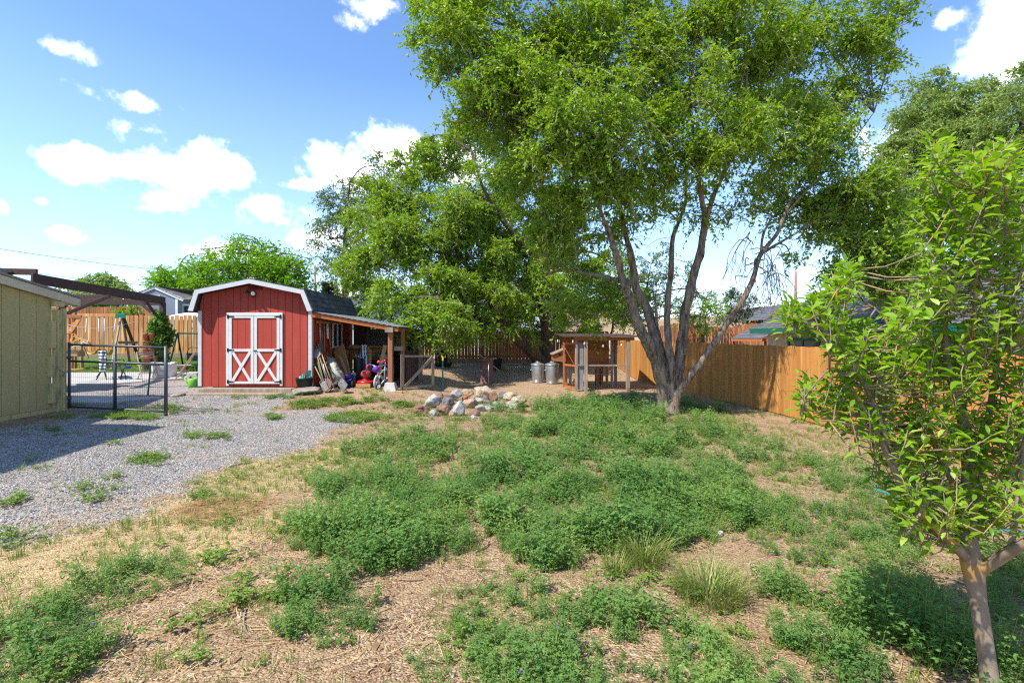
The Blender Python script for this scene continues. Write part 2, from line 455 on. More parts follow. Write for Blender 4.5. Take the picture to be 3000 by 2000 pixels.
scene.view_settings.view_transform = 'Standard'; scene.view_settings.look = 'None'
scene.view_settings.exposure = 1.08; scene.view_settings.gamma = 1
scene.render.engine = 'CYCLES'
scene.cycles.max_bounces = 7; scene.cycles.diffuse_bounces = 4; scene.cycles.transmission_bounces = 4; scene.cycles.transparent_max_bounces = 8
scene.cycles.use_denoising = False
scene.cycles.pixel_filter_type = 'BLACKMAN_HARRIS'; scene.cycles.filter_width = 1.25
scene.cycles.sample_clamp_indirect = 6

# ------------------------------------------------------------------ ground
BY = np.array([0, 3.6, 4.3, 5.2, 6.2, 7.5, 8.7, 10, 11.9, 13, 14]); BX = np.array([-5.5, -4.6, -4.25, -4.1, -3.8, -3.7, -3.3, -3.3, -3.9, -5.0, -5.5])


def zones(x, y):
    n = .35 * np.sin(1.7 * x + 2.1 * y) + .25 * np.sin(3.9 * x - 2.7 * y + 1) + .15 * np.sin(7.3 * y + 5 * x)
    d = x - np.interp(y, BY, BX) + n * .5
    gravel = sst(1.0, -.7, d) * sst(3.6, 4.6, y - .15 * (x + 4) + .4 * n) * sst(-10.4, -8.3 - .12 * np.maximum(0, 10 - y), x + .6 * n) * (1 - .45 * sst(8.8, 12.5, y + n))
    gravel = np.where(y > 11.6, sst(-5.2, -5.9, x + .3 * n) * sst(22, 17.5, y), gravel)
    straw = (1 - gravel) * sst(3.4, .4, d + .8 * n) * sst(9.6, 7.2, y + .5 * n)
    mulch = sst(12.6, 13.8, y + .8 * n) * sst(-5.6, -4.6, x)
    lawn = sst(16.6, 17.4, y + .4 * n) * sst(-6.5, -8.8, x)
    return gravel, straw, mulch, lawn


def axis(a, b, step, lo, hi):
    xs = list(np.arange(a, b + 1e-6, step)); s = step
    while xs[-1] < hi: s *= 1.25; xs.append(xs[-1] + s)
    s = step; pre = []
    v = a
    while v > lo: s *= 1.25; v -= s; pre.append(v)
    return np.array(pre[::-1] + xs)


gx, gy = axis(-14, 10, .11, -1500, 1500), axis(1, 24, .11, -60, 2600)
XX, YY = np.meshgrid(gx, gy)
ZZ = G(XX, YY)
nx, ny = len(gx), len(gy)
idx = np.arange(nx * ny).reshape(ny, nx)
Fq = np.stack([idx[:-1, :-1], idx[:-1, 1:], idx[1:, 1:], idx[1:, :-1]], -1).reshape(-1, 4)
# ground texture
m, t = newmat('yard_soil')
at = t.n('ShaderNodeVertexColor', layer_name='zone')
sp = t.n('ShaderNodeSeparateColor', {0: at.outputs[0]})
tc = t.n('ShaderNodeTexCoord').outputs['Object']
edge = t.n('ShaderNodeTexNoise', {'Vector': tc, 'Scale': 3.2, 'Detail': 8, 'Roughness': .7}).outputs[0]
eo = t.math('MULTIPLY', t.math('SUBTRACT', edge, .5), 1.5)
def zmask(s):
    return t.n('ShaderNodeMapRange', {0: t.math('ADD', s, eo), 1: .38, 2: .62}).outputs[0]
vor = t.n('ShaderNodeTexVoronoi', {'Vector': tc, 'Scale': 62}, feature='F1')
vg = t.n('ShaderNodeSeparateColor', {0: vor.outputs['Color']}).outputs[0]
grav = t.ramp(vg, [(0, (.13, .12, .11)), (.35, (.28, .262, .243)), (.7, (.41, .38, .35)), (.9, (.52, .46, .40)), (1, (.66, .60, .53))])
wn = t.n('ShaderNodeTexNoise', {'Vector': tc, 'Scale': 1.3, 'Detail': 5}).outputs[0]
grav = t.mix(t.n('ShaderNodeMapRange', {0: wn, 1: .5, 2: .72, 4: .75}).outputs[0], grav, (.42, .33, .24))
mp = t.n('ShaderNodeMapping', {'Vector': tc, 'Rotation': (0, 0, .5), 'Scale': (1, 2.6, 1)}).outputs[0]
wv = t.n('ShaderNodeTexNoise', {'Vector': tc, 'Scale': 9., 'Detail': 3}).outputs['Color']
mpw = t.n('ShaderNodeVectorMath', {0: mp, 1: t.n('ShaderNodeVectorMath', {0: wv, 3: .12}, operation='SCALE').outputs[0]}, operation='ADD').outputs[0]
vc = t.n('ShaderNodeTexVoronoi', {'Vector': mpw, 'Scale': 52}, feature='F1')
vcr = t.n('ShaderNodeSeparateColor', {0: vc.outputs['Color']}).outputs[0]
chip = t.ramp(vcr, [(0, (.14, .080, .042)), (.3, (.29, .175, .095)), (.6, (.41, .27, .155)), (.85, (.53, .385, .245)), (1, (.66, .54, .39))])
dn = t.n('ShaderNodeTexNoise', {'Vector': tc, 'Scale': 1.1, 'Detail': 6, 'Roughness': .65}).outputs[0]
chip = t.mix(t.n('ShaderNodeMapRange', {0: dn, 1: .40, 2: .60, 4: .8}).outputs[0], chip, t.mix(.5, chip, (.21, .105, .055)))
mul = t.ramp(vcr, [(0, (.20, .115, .06)), (.35, (.36, .23, .13)), (.7, (.50, .34, .20)), (1, (.66, .50, .33))])
stn = t.n('ShaderNodeTexNoise', {'Vector': t.n('ShaderNodeMapping', {'Vector': tc, 'Rotation': (0, 0, 1.1), 'Scale': (2, 14, 1)}).outputs[0], 'Scale': 6., 'Detail': 7, 'Roughness': .7}).outputs[0]
strw = t.ramp(stn, [(.25, (.30, .18, .08)), (.5, (.53, .39, .20)), (.75, (.72, .58, .34))])
lwn = t.ramp(stn, [(.25, (.05, .11, .015)), (.55, (.12, .22, .03)), (.8, (.30, .30, .09))])
lit = t.n('ShaderNodeTexNoise', {'Vector': tc, 'Scale': 2.3, 'Detail': 8, 'Roughness': .7}).outputs[0]
chip = t.mix(t.n('ShaderNodeMapRange', {0: lit, 1: .44, 2: .64, 4: .6}).outputs[0], chip, t.mix(.35, strw, (.42, .27, .16)))
c = t.mix(zmask(sp.outputs[2]), chip, mul)
c = t.mix(zmask(sp.outputs[1]), c, strw)
c = t.mix(zmask(sp.outputs[0]), c, grav)
c = t.mix(zmask(at.outputs[1]), c, lwn)
hgt = t.math('ADD', t.math('MULTIPLY', vor.outputs['Distance'], -1.0), t.math('MULTIPLY', vc.outputs['Distance'], -.8))
bp = t.n('ShaderNodeBump', {'Height': hgt, 'Strength': .8, 'Distance': .02}).outputs[0]
bs = t.n('ShaderNodeBsdfPrincipled', {'Base Color': c, 'Roughness': .95, 'Specular IOR Level': .15, 'Normal': bp})
t.n('ShaderNodeOutputMaterial', {0: bs.outputs[0]})
ground = np_mesh('ground', np.stack([XX, YY, ZZ], -1).reshape(-1, 3), Fq, m, smooth=True)
ca = ground.data.color_attributes.new('zone', 'FLOAT_COLOR', 'POINT')
zg, zs, zm, zl = zones(XX.ravel(), YY.ravel())
ca.data.foreach_set('color', np.stack([zg, zs, zm, zl], -1).astype(np.float32).ravel())
tag(ground, kind='structure')

# far brown hills
hm = Mt('dry_hill_grass', (.36, .25, .13), (.26, .18, .10), rough=1, scale=.06, c3=(.16, .14, .08), bump=0)
hx = np.linspace(-500, 900, 141); hy = np.linspace(330, 800, 30)
HX, HY = np.meshgrid(hx, hy)
HZ = (18 + 9 * np.sin(HX * .012 + 1.2) + 6 * np.sin(HX * .031 + .5) + 2.5 * np.sin(HX * .09 + HY * .03)) * np.sin(np.clip((HY - 330) / 300, 0, 1) * np.pi / 2) * 1.25 - 1
ii = np.arange(HX.size).reshape(HX.shape)
hills = np_mesh('hills', np.stack([HX, HY, HZ], -1).reshape(-1, 3), np.stack([ii[:-1, :-1], ii[:-1, 1:], ii[1:, 1:], ii[1:, :-1]], -1).reshape(-1, 4), hm, smooth=True)
tag(hills, kind='structure')

# concrete in the side yard
def slab(name, pts, th=.05):
    b = MB()
    top = [(x, y, g(x, y) + th) for x, y in pts]; bot = [(x, y, g(x, y) - .1) for x, y in pts]
    n = len(pts)
    b.add(top + bot, [list(range(n))] + [(i, i + n, (i + 1) % n + n, (i + 1) % n) for i in range(n)])
    return tag(b.build(name, M['concrete']), kind='structure')
slab('path', [(-12.5, 12.15), (-9.6, 12.1), (-8.75, 12.75), (-12.5, 13.1)])
slab('patio', [(-14.5, 14.7), (-11.6, 14.6), (-9.6, 16.0), (-10.2, 16.9), (-14.5, 16.8)])

# ------------------------------------------------------------------ scatter
def rots(yaw, tilt=None, tdir=None):
    n = len(yaw); c, s = np.cos(yaw), np.sin(yaw)
    Rz = np.zeros((n, 3, 3)); Rz[:, 0, 0] = c; Rz[:, 0, 1] = -s; Rz[:, 1, 0] = s; Rz[:, 1, 1] = c; Rz[:, 2, 2] = 1
    if tilt is None: return Rz
    ct, st_ = np.cos(tilt), np.sin(tilt)
    Rx = np.zeros((n, 3, 3)); Rx[:, 0, 0] = 1; Rx[:, 1, 1] = ct; Rx[:, 1, 2] = -st_; Rx[:, 2, 1] = st_; Rx[:, 2, 2] = ct
    return Rz @ Rx


def stamp(tmpls, pos, rot, scale):
    """copies of templates (V,F) merged to one V,F"""
    n = len(pos); pick = rng.integers(0, len(tmpls), n)
    Vs, Fs, base = [], [], 0
    scale = np.asarray(scale, float)
    if scale.ndim == 1: scale = np.repeat(scale[:, None], 3, 1)
    for k, (V, Fc) in enumerate(tmpls):
        w = np.nonzero(pick == k)[0]
        if not len(w): continue
        vv = np.einsum('nij,nvj->nvi', rot[w], V[None] * scale[w][:, None, :]) + pos[w][:, None, :]
        ff = Fc[None] + (np.arange(len(w)) * len(V))[:, None, None] + base
        Vs.append(vv.reshape(-1, 3)); Fs.append(ff.reshape(-1, Fc.shape[1])); base += vv.shape[0] * vv.shape[1]
    return np.concatenate(Vs), np.concatenate(Fs)


def cat_mesh(parts):
    Vs, Fs, b = [], [], 0
    for V, Fc in parts:
        Vs.append(V); Fs.append(Fc + b); b += len(V)
    return np.concatenate(Vs), np.concatenate(Fs)


def jbox():
    V = np.array([(-1, -1, -1), (1, -1, -1), (1, 1, -1), (-1, 1, -1), (-1, -1, 1), (1, -1, 1), (1, 1, 1), (-1, 1, 1)], float)
    V *= rng.uniform(.45, 1.1, V.shape)
    return V, np.array([(0, 3, 2, 1), (4, 5, 6, 7), (0, 1, 5, 4), (1, 2, 6, 5), (2, 3, 7, 6), (3, 0, 4, 7)])


def leaflets(c, d, n, L, W, fold=.15):
    """diamond leaves: centre bases c, directions d, normals n (all (m,3)); returns V,F"""
    d = d / np.linalg.norm(d, axis=1, keepdims=True)
    s = np.cross(d, n); s /= np.maximum(np.linalg.norm(s, axis=1, keepdims=True), 1e-6)
    u = np.cross(s, d)
    L = np.asarray(L).reshape(-1, 1); W = np.asarray(W).reshape(-1, 1)
    b = c; tip = c + d * L - u * L * .12
    l = c + d * L * .48 + s * W * .5 + u * W * fold; r = c + d * L * .48 - s * W * .5 + u * W * fold
    V = np.stack([b, r, tip, l], 1).reshape(-1, 3)
    return V, np.arange(len(V)).reshape(-1, 4)


def alfalfa(stems, nodes, Ls, spread=.55):
    parts = []
    for s in range(stems):
        a = rng.uniform(0, 6.28); lean = rng.uniform(.1, spread); h = rng.uniform(.65, 1.08)
        base = np.array([math.cos(a), math.sin(a), 0]) * rng.uniform(0, .16)
        dr = np.array([math.cos(a) * lean, math.sin(a) * lean, 1.0])
        def pt(tt): return base + dr * h * tt + np.array([math.cos(a), math.sin(a), -.35]) * (lean * .5 * tt * tt)
        q = [pt(x) for x in (0, .5, 1)]
        w = np.array([-math.sin(a), math.cos(a), 0]) * .010
        V = np.array([q[0] - w, q[0] + w, q[1] - w * .8, q[1] + w * .8, q[2] - w * .4, q[2] + w * .4])
        parts.append((V, np.array([(0, 1, 3, 2), (2, 3, 5, 4)])))
        cs, ds, ns, ls = [], [], [], []
        for k in range(nodes):
            tt = .22 + .78 * (k + rng.uniform(-.3, .3)) / (nodes - 1)
            p = pt(tt); az_ = k * 2.4 + a + rng.uniform(-.4, .4)
            pd = np.array([math.cos(az_), math.sin(az_), rng.uniform(.25, .8)]); pd /= np.linalg.norm(pd)
            e = p + pd * Ls * (.7 if tt < .9 else .25)
            for j in (-1, 0, 1):
                aj = az_ + j * rng.uniform(.7, 1.1)
                cs.append(e); ds.append((math.cos(aj), math.sin(aj), rng.uniform(-.25, .55))); ns.append((rng.uniform(-.5, .5), rng.uniform(-.5, .5), 1)); ls.append(Ls * rng.uniform(.8, 1.25) * (1.1 - .25 * tt))
        ls = np.array(ls)
        parts.append(leaflets(np.array(cs), np.array(ds), np.array(ns), ls, ls * .52))
    return cat_mesh(parts)


def blades(n, h, w, spread, lie=0.3, segs=2):
    """a bunch of grass blades"""
    parts = []
    for i in range(n):
        a = rng.uniform(0, 6.28); r = spread * rng.uniform(0, 1) ** .7
        b = np.array([math.cos(a) * r, math.sin(a) * r, 0]); a2 = a + rng.uniform(-.9, .9)
        ln = lie * rng.uniform(.3, 1.5); hh = h * rng.uniform(.5, 1.1)
        o = np.array([math.cos(a2), math.sin(a2), 0]); sd = np.array([-o[1], o[0], 0]) * w / 2
        V, Fc = [], []
        for k in range(segs + 1):
            tt = k / segs
            p = b + o * ln * hh * (tt ** 1.7) + np.array([0, 0, hh * tt * (1 - .35 * ln * tt)])
            ww = 1 - .92 * tt ** 1.5
            V += [p - sd * ww, p + sd * ww]
            if k: Fc.append((2 * k - 2, 2 * k - 1, 2 * k + 1, 2 * k))
        parts.append((np.array(V), np.array(Fc)))
    return cat_mesh(parts)


def inpoly(px, py, poly):
    poly = np.array(poly, float); r = np.zeros(len(px), bool)
    j = len(poly) - 1
    for i in range(len(poly)):
        xi, yi = poly[i]; xj, yj = poly[j]
        with np.errstate(divide='ignore', invalid='ignore'):
            c = ((yi > py) != (yj > py)) & (px < (xj - xi) * (py - yi) / (yj - yi) + xi)
        r ^= c; j = i
    return r


def vnoise(x, y, sc, seed=0):
    """cheap smooth value noise 0..1"""
    x = np.asarray(x) * sc + seed * 17.3; y = np.asarray(y) * sc + seed * 9.1
    xi, yi = np.floor(x).astype(int), np.floor(y).astype(int); fx, fy = x - xi, y - yi
    def h(a, b):
        n = (a * 374761393 + b * 668265263 + seed * 974711) & 0x7fffffff
        n = ((n ^ (n >> 13)) * 1274126177) & 0x7fffffff
        return ((n ^ (n >> 16)) & 0xffff) / 65535.
    fx = fx * fx * (3 - 2 * fx); fy = fy * fy * (3 - 2 * fy)
    return (h(xi, yi) * (1 - fx) + h(xi + 1, yi) * fx) * (1 - fy) + (h(xi, yi + 1) * (1 - fx) + h(xi + 1, yi + 1) * fx) * fy


def pix(x, y):
    return 1500 + F * x / y, 979 + F * (EYE - G(x, y)) / y


def field(n, x0, x1, y0, y1):
    x = rng.uniform(x0, x1, n); y = rng.uniform(y0, y1, n)
    k = np.abs(x) < y * 1.12 + .6
    return x[k], y[k]


ALF = [  # patches of alfalfa: outline of the stems' feet, cover, height
    ([(0, 1800), (180, 1750), (330, 1850), (360, 1910), (180, 2010), (-60, 2100), (-200, 1900)], 1, .26),
    ([(150, 1770), (330, 1660), (470, 1625), (545, 1640), (520, 1710), (330, 1790), (200, 1810)], .75, .22),
    ([(830, 1600), (850, 1540), (960, 1490), (1020, 1550), (970, 1625), (880, 1640)], 1, .34),
    ([(960, 1345), (1060, 1285), (1200, 1262), (1380, 1272), (1400, 1400), (1380, 1570), (1345, 1630), (1200, 1680), (1010, 1690), (960, 1610), (1010, 1530), (940, 1460)], .95, .32),
    ([(800, 1770), (870, 1700), (1010, 1690), (1090, 1760), (1100, 1860), (960, 1930), (830, 1860)], .9, .27),
    ([(1380, 1272), (1500, 1250), (1800, 1235), (1960, 1265), (2100, 1340), (2190, 1440), (2190, 1545), (2060, 1605), (1800, 1615), (1740, 1665), (1560, 1670), (1460, 1615), (1420, 1490)], 1, .35),
    ([(1140, 2010), (1190, 1950), (1300, 1850), (1340, 1735), (1440, 1705), (1560, 1715), (1650, 1790), (1800, 1740), (1900, 1790), (2050, 1845), (2180, 1890), (2190, 2300), (1000, 2300)], 1, .23),
    ([(2190, 1440), (2500, 1510), (2640, 1570), (2700, 1650), (2600, 1710), (2400, 1660), (2200, 1610)], .85, .21),
    ([(2190, 1735), (2300, 1700), (2480, 1800), (2570, 1910), (2560, 2060), (2400, 1970), (2250, 1870)], 1, .27),
    ([(2450, 1660), (2700, 1700), (2900, 1870), (2900, 2020), (2700, 1980), (2540, 1840)], 1, .33),
    ([(1560, 1200), (1800, 1176), (1950, 1222), (1900, 1265), (1600, 1245)], .8, .38),
    ([(1990, 1165), (2100, 1190), (2140, 1250), (2250, 1280), (2350, 1340), (2300, 1390), (2150, 1340), (2040, 1290), (1995, 1240)], .8, .3),
    ([(2350, 1310), (2560, 1390), (2900, 1510), (2900, 1610), (2600, 1530), (2400, 1430)], .75, .22),
    ([(1400, 1235), (1460, 1205), (1560, 1225), (1520, 1255), (1410, 1262)], .85, .36),
    ([(2800, 1560), (3000, 1610), (3100, 2300), (2900, 2300), (2850, 1810)], .85, .24),
    ([(1600, 1165), (1900, 1150), (2000, 1160), (1960, 1185), (1700, 1190)], .35, .3),
    ([(2190, 1890), (2400, 1980), (2560, 2060), (2560, 2300), (2190, 2300)], .75, .2),
]
tA = [alfalfa(5, 8, .108, .42) for _ in range(8)]
tB = [alfalfa(4, 6, .16, .42) for _ in range(6)]
def alf_points(n, y0, y1):
    x, y = field(n, -9, 8, y0, y1)
    px, py = pix(x, y)
    d = np.zeros(len(x)); h = np.full(len(x), .2)
    jx, jy = px + 28 * (vnoise(x, y, 3, 3) - .5) * 2, py + 16 * (vnoise(x, y, 3, 4) - .5) * 2
    for poly, dd, hh in ALF:
        k = inpoly(jx, jy, poly); up = k & (dd > d)
        d[up] = dd; h[up] = hh
    gap = vnoise(x, y, 1.6, 5) * .45 + vnoise(x, y, 5.5, 6) * .55
    keep = (d > 0) & (gap > .69 - .62 * d) & (rng.uniform(0, 1, len(x)) < .35 + .65 * d)
    hv = h * (.30 + .68 * vnoise(x, y, 2.6, 8) ** 1.2) * rng.choice([.6, .8, 1.0, 1.15, 1.5], len(x), p=[.2, .3, .3, .15, .05])
    return x[keep], y[keep], hv[keep]
parts = []
for n, y0, y1, tm in ((15000, 2.1, 6.2, tA), (8500, 6.2, 14.5, tB)):
    x, y, h = alf_points(n, y0, y1)
    pos = np.stack([x, y, G(x, y) - .01], -1)
    parts.append(stamp(tm, pos, rots(rng.uniform(0, 6.28, len(x)), rng.normal(0, .12, len(x))), h))
V, Fc = cat_mesh(parts)
tag(np_mesh('alfalfa_ground_cover', V, Fc, M['l_alf']), 'dense bluish green alfalfa spreading over the yard', 'ground cover', kind='stuff')

# sparse grass and low weeds between
WEED = [(60, 1472, 75, 18), (265, 1436, 80, 22), (285, 1468, 55, 14), (420, 1352, 80, 20), (270, 1362, 24, 8), (640, 1284, 45, 12), (560, 1278, 34, 14), (800, 1222, 30, 12), (25, 1594, 60, 25), (390, 1222, 95, 17), (510, 1202, 40, 10),
        (600, 1452, 55, 14), (510, 1437, 34, 8), (345, 1302, 22, 6), (150, 1262, 20, 6), (330, 1400, 25, 8), (900, 1190, 60, 10), (980, 1180, 110, 15), (1100, 1172, 60, 9), (880, 1185, 30, 12), (1030, 1225, 120, 22), (700, 1165, 30, 5),
        (640, 1790, 70, 25), (740, 1760, 60, 25), (560, 1840, 60, 28), (700, 1700, 40, 15), (620, 1640, 40, 15), (1180, 1190, 60, 10), (820, 1165, 50, 6)]
x, y = field(16000, -12, 4, 2.3, 15.5); px, py = pix(x, y); k = np.zeros(len(x), bool)
for cx, cy, rx, ry in WEED:
    rx, ry = rx * .85, ry * .85; k |= ((px - cx) / rx) ** 2 + ((py - cy) / ry) ** 2 < .35 + .9 * vnoise(x, y, 5, 2)
x, y = x[k], y[k]
x2, y2 = field(2600, -9, 7, 2.2, 13.5)
k2 = (vnoise(x2, y2, 1.9, 12) > .55) & (zones(x2, y2)[0] < .4)
x2, y2 = x2[k2], y2[k2]
tW = [alfalfa(6, 5, .30, 1.6) for _ in range(4)]
sc = np.concatenate([rng.uniform(.06, .12, len(x)), rng.uniform(.04, .10, len(x2))])
x, y = np.concatenate([x, x2]), np.concatenate([y, y2])
V, Fc = stamp(tW, np.stack([x, y, G(x, y)], -1), rots(rng.uniform(0, 6.28, len(x))), sc)
tag(np_mesh('low_weeds', V, Fc, M['l_weed']), 'low bright green weeds growing through the gravel', 'weeds', kind='stuff')

tG = [blades(12, 1, .035, .25, .5) for _ in range(5)]
x, y = field(34000, -9.5, 8, 2.2, 14)
zg_, zs_, zm_, zl_ = zones(x, y)
k = (vnoise(x, y, 1.3, 21) * .5 + vnoise(x, y, 4, 22) * .5 > .50 + .25 * (zg_ > .4) - .12 * (zs_ > .4)) & ((zs_ > .2) | (rng.uniform(0, 1, len(x)) < .6))
x, y = x[k], y[k]
xa_, ya_, ha_ = alf_points(8000, 2.1, 13); ka_ = (rng.uniform(0, 1, len(xa_)) < .6) & (vnoise(xa_, ya_, 1.1, 77) > .35); xa_, ya_, ha_ = xa_[ka_], ya_[ka_], ha_[ka_]
xl, yl = field(5200, -15, -6, 16.9, 21.5); xl2, yl2 = field(1300, -11, -7.5, 10.7, 12.1)
pxl, pyl = pix(xl2, yl2); kk = (vnoise(xl2, yl2, 2, 31) > .58); xl2, yl2 = xl2[kk], yl2[kk]
sc = np.concatenate([rng.uniform(.05, .13, len(x)), rng.uniform(.07, .16, len(xl)), rng.uniform(.06, .14, len(xl2)), ha_ * rng.uniform(.6, 1.15, len(ha_))])
x, y = np.concatenate([x, xl, xl2, xa_]), np.concatenate([y, yl, yl2, ya_])
V, Fc = stamp(tG, np.stack([x, y, G(x, y)], -1), rots(rng.uniform(0, 6.28, len(x))), sc)
tag(np_mesh('short_grass', V, Fc, M['l_grass']), 'short half dry grass scattered over the yard and lawn', 'grass', kind='stuff')

# straw: blades lying flat, in mats and loose
V1 = np.array([(-.5, -.5, 0), (.5, -.5, 0), (.5, .5, .0), (-.5, .5, .0)], float); F1 = np.array([(0, 1, 2, 3)])
def bent():
    a = rng.normal(0, .12); b = rng.normal(0, .12)
    V = np.array([(-.5, -.5, 0), (-.5, .5, 0), (0, .5 + a * 14, .1), (0, -.5 + a * 14, .1), (.5, .5 + b * 14, 0), (.5, -.5 + b * 14, 0)])
    return V, np.array([(0, 3, 2, 1), (3, 5, 4, 2)])
tS = [bent() for _ in range(8)]
x, y = field(150000, -9, 5, 2.1, 9.5)
zg_, zs_, zm_, zl_ = zones(x, y)
pr = zs_ * .75 + .17 * (1 - zg_)
px, py = pix(x, y)
pr = pr + .6 * (((px - 690) / 160) ** 2 + ((py - 1490) / 45) ** 2 < 1) + .12 * zg_ * (vnoise(x, y, 1.2, 44) > .6)
pr = pr * (.35 + 1.1 * vnoise(x, y, 2.2, 41)) * np.clip(5.5 / y, .5, 1)
k = rng.uniform(0, 1, len(x)) < pr * .62
x, y = x[k], y[k]; n = len(x)
Ls = rng.uniform(.05, .17, n); wd = rng.uniform(.0025, .0045, n)
pos = np.stack([x, y, G(x, y) + rng.uniform(.003, .03, n)], -1)
V, Fc = stamp(tS, pos, rots(rng.normal(.35, .9, n) + (rng.uniform(0, 1, n) < .3) * 1.5, rng.normal(0, .15, n)), np.stack([Ls, wd, Ls * .2], -1))
tag(np_mesh('straw_litter', V, Fc, M['l_straw']), 'pale dry straw lying beside the gravel', 'straw', kind='stuff')

x, y = field(14000, -4.2, -1.2, 4.4, 6.2); px, py = pix(x, y)
k = rng.uniform(0, 1, len(x)) < 1.6 * np.clip(1 - ((px - 640) / 170) ** 2 - ((py - 1500 + (px - 640) * .12) / 42) ** 2, 0, 1) * (.3 + vnoise(x, y, 4, 46))
x, y = x[k], y[k]; n = len(x); Ls = rng.uniform(.06, .2, n)
V, Fc = stamp(tS, np.stack([x, y, G(x, y) + rng.uniform(.005, .045, n)], -1), rots(rng.normal(.2, .6, n), rng.normal(0, .2, n)), np.stack([Ls, rng.uniform(.003, .005, n), Ls * .25], -1))
M['l_hay'] = Leaf('brown_hay', [(0, (.20, .105, .035)), (.5, (.38, .23, .085)), (1, (.55, .38, .16))], trans=.15, rough=.6)
tag(np_mesh('hay_mat', V, Fc, M['l_hay']), 'matted golden brown hay lying in the middle of the straw', 'straw', kind='stuff')

# gravel, chips
M['l_gravel'] = Leaf('gravel_stones', [(0, (.11, .10, .092)), (.3, (.25, .235, .215)), (.6, (.39, .36, .33)), (.85, (.51, .46, .405)), (1, (.68, .61, .53))], trans=0, rough=.85, spec=.2, clumpamt=.15)
x, y = field(170000, -11, -2, 3.4, 13.6)
zg_, zs_, zm_, zl_ = zones(x, y)
k = rng.uniform(0, 1, len(x)) < np.clip(zg_ * 1.1 - .05, 0, 1) * np.clip(8.5 / y, .35, 1) * (.55 + .8 * vnoise(x, y, 1.7, 51))
x, y = x[k], y[k]; n = len(x)
s = rng.uniform(.0045, .0105, n)
V, Fc = stamp([jbox() for _ in range(10)], np.stack([x, y, G(x, y) + s * .25], -1), rots(rng.uniform(0, 6.28, n), rng.normal(0, .5, n)), np.stack([s, s * rng.uniform(.6, 1, n), s * .6], -1))
tag(np_mesh('gravel', V, Fc, M['l_gravel']), 'loose blue grey crushed stone of the driveway', 'gravel', kind='stuff')
M['l_chip'] = Leaf('wood_chips', [(0, (.11, .060, .030)), (.4, (.25, .15, .08)), (.75, (.40, .265, .15)), (.95, (.52, .40, .27)), (1, (.72, .63, .52))], trans=0, rough=.9, spec=.15, clumpamt=.1)
x, y = field(60000, -8, 7, 2.0, 21)
zg_, zs_, zm_, zl_ = zones(x, y)
k = rng.uniform(0, 1, len(x)) < (1 - zg_ * .93) * np.clip(5.0 / y, .3, 1) * (1 - .6 * zs_) * (.35 + 1.0 * vnoise(x, y, 1.5, 61))
x, y = x[k], y[k]; n = len(x)
s = rng.uniform(.005, .016, n) * np.where(rng.uniform(0, 1, n) < .06, 2.8, 1)
V, Fc = stamp([jbox() for _ in range(10)], np.stack([x, y, G(x, y) + .004], -1), rots(rng.uniform(0, 6.28, n), rng.normal(0, .25, n)), np.stack([s, s * rng.uniform(.2, .5, n), s * .18], -1))
tag(np_mesh('wood_chip_mulch', V, Fc, M['l_chip']), 'brown and pale wood chips covering the soil', 'wood chips', kind='stuff')
# a few purple alfalfa flowers
x, y, h = alf_points(1500, 2.3, 7); k = rng.uniform(0, 1, len(x)) < .05; x, y, h = x[k], y[k], h[k]; n = len(x)
V, Fc = stamp([cat_mesh([jbox() for _ in range(1)]) for _ in range(3)], np.stack([x, y, G(x, y) + h * .95], -1), rots(rng.uniform(0, 6, n), rng.normal(0, .5, n)), np.full(n, .007))
tag(np_mesh('alfalfa_flowers', V, Fc, M['flower']), 'small purple flower heads dotted through the alfalfa', 'flowers', kind='stuff')

# three bunch grasses
def bunch(px, py, label, h, r, n=420):
    D = F * EYE / (py - 979); x = (px - 1500) / F * D
    V, Fc = blades(n, h, .006, r, .75, 4)
    V = V + np.array([x, D, g(x, D)])
    tag(np_mesh('bunch_grass', V, Fc, M['l_tuft']), label, 'bunch grass', 'bunch grasses in the alfalfa')
bunch(1885, 1640, 'round pale bunch grass tuft of middle size beside bare soil', .30, .16, 420)
bunch(2080, 1745, 'broad bunch grass tuft, the largest and most sprawling of the three', .29, .21, 620)
bunch(1805, 1672, 'smallest dry bunch grass tuft next to a rounder one', .18, .08, 150)
# ------------------------------------------------------------------ trees
def limb_mesh(limbs, rough=.10, seed=0, n=10, sub=7):
    """limbs: lists of (x,y,z,radius); bark furrows and knots shape the surface"""
    b = MB()
    for li, L in enumerate(limbs):
        q = smooth_line(L, sub)
        pts = []; rs = []
        for i, p in enumerate(q):
            r = max(p[3], .004)
            w = mnoise.noise_vector(Vector((p[0] * 1.7 + seed, p[1] * 1.7, p[2] * 1.7))) * min(r * .35, .05)
            pts.append(Vector(p[:3]) + w); rs.append(r)
        nn = n if max(rs) > .05 else 6
        s0 = len(b.v)
        b.tube(pts, rs, nn)
        if max(rs) > .03:
            for k in range(s0, len(b.v)):
                i = (k - s0) // nn
                p = Vector(b.v[k]); c = pts[i]
                d = p - c
                f = 1 + rough * 1.6 * mnoise.noise(Vector((p.x * 9 + seed, p.y * 9, p.z * 3.2))) + rough * mnoise.noise(Vector((p.x * 22, p.y * 22, p.z * 7)))
                b.v[k] = tuple(c + d * f)
    return b


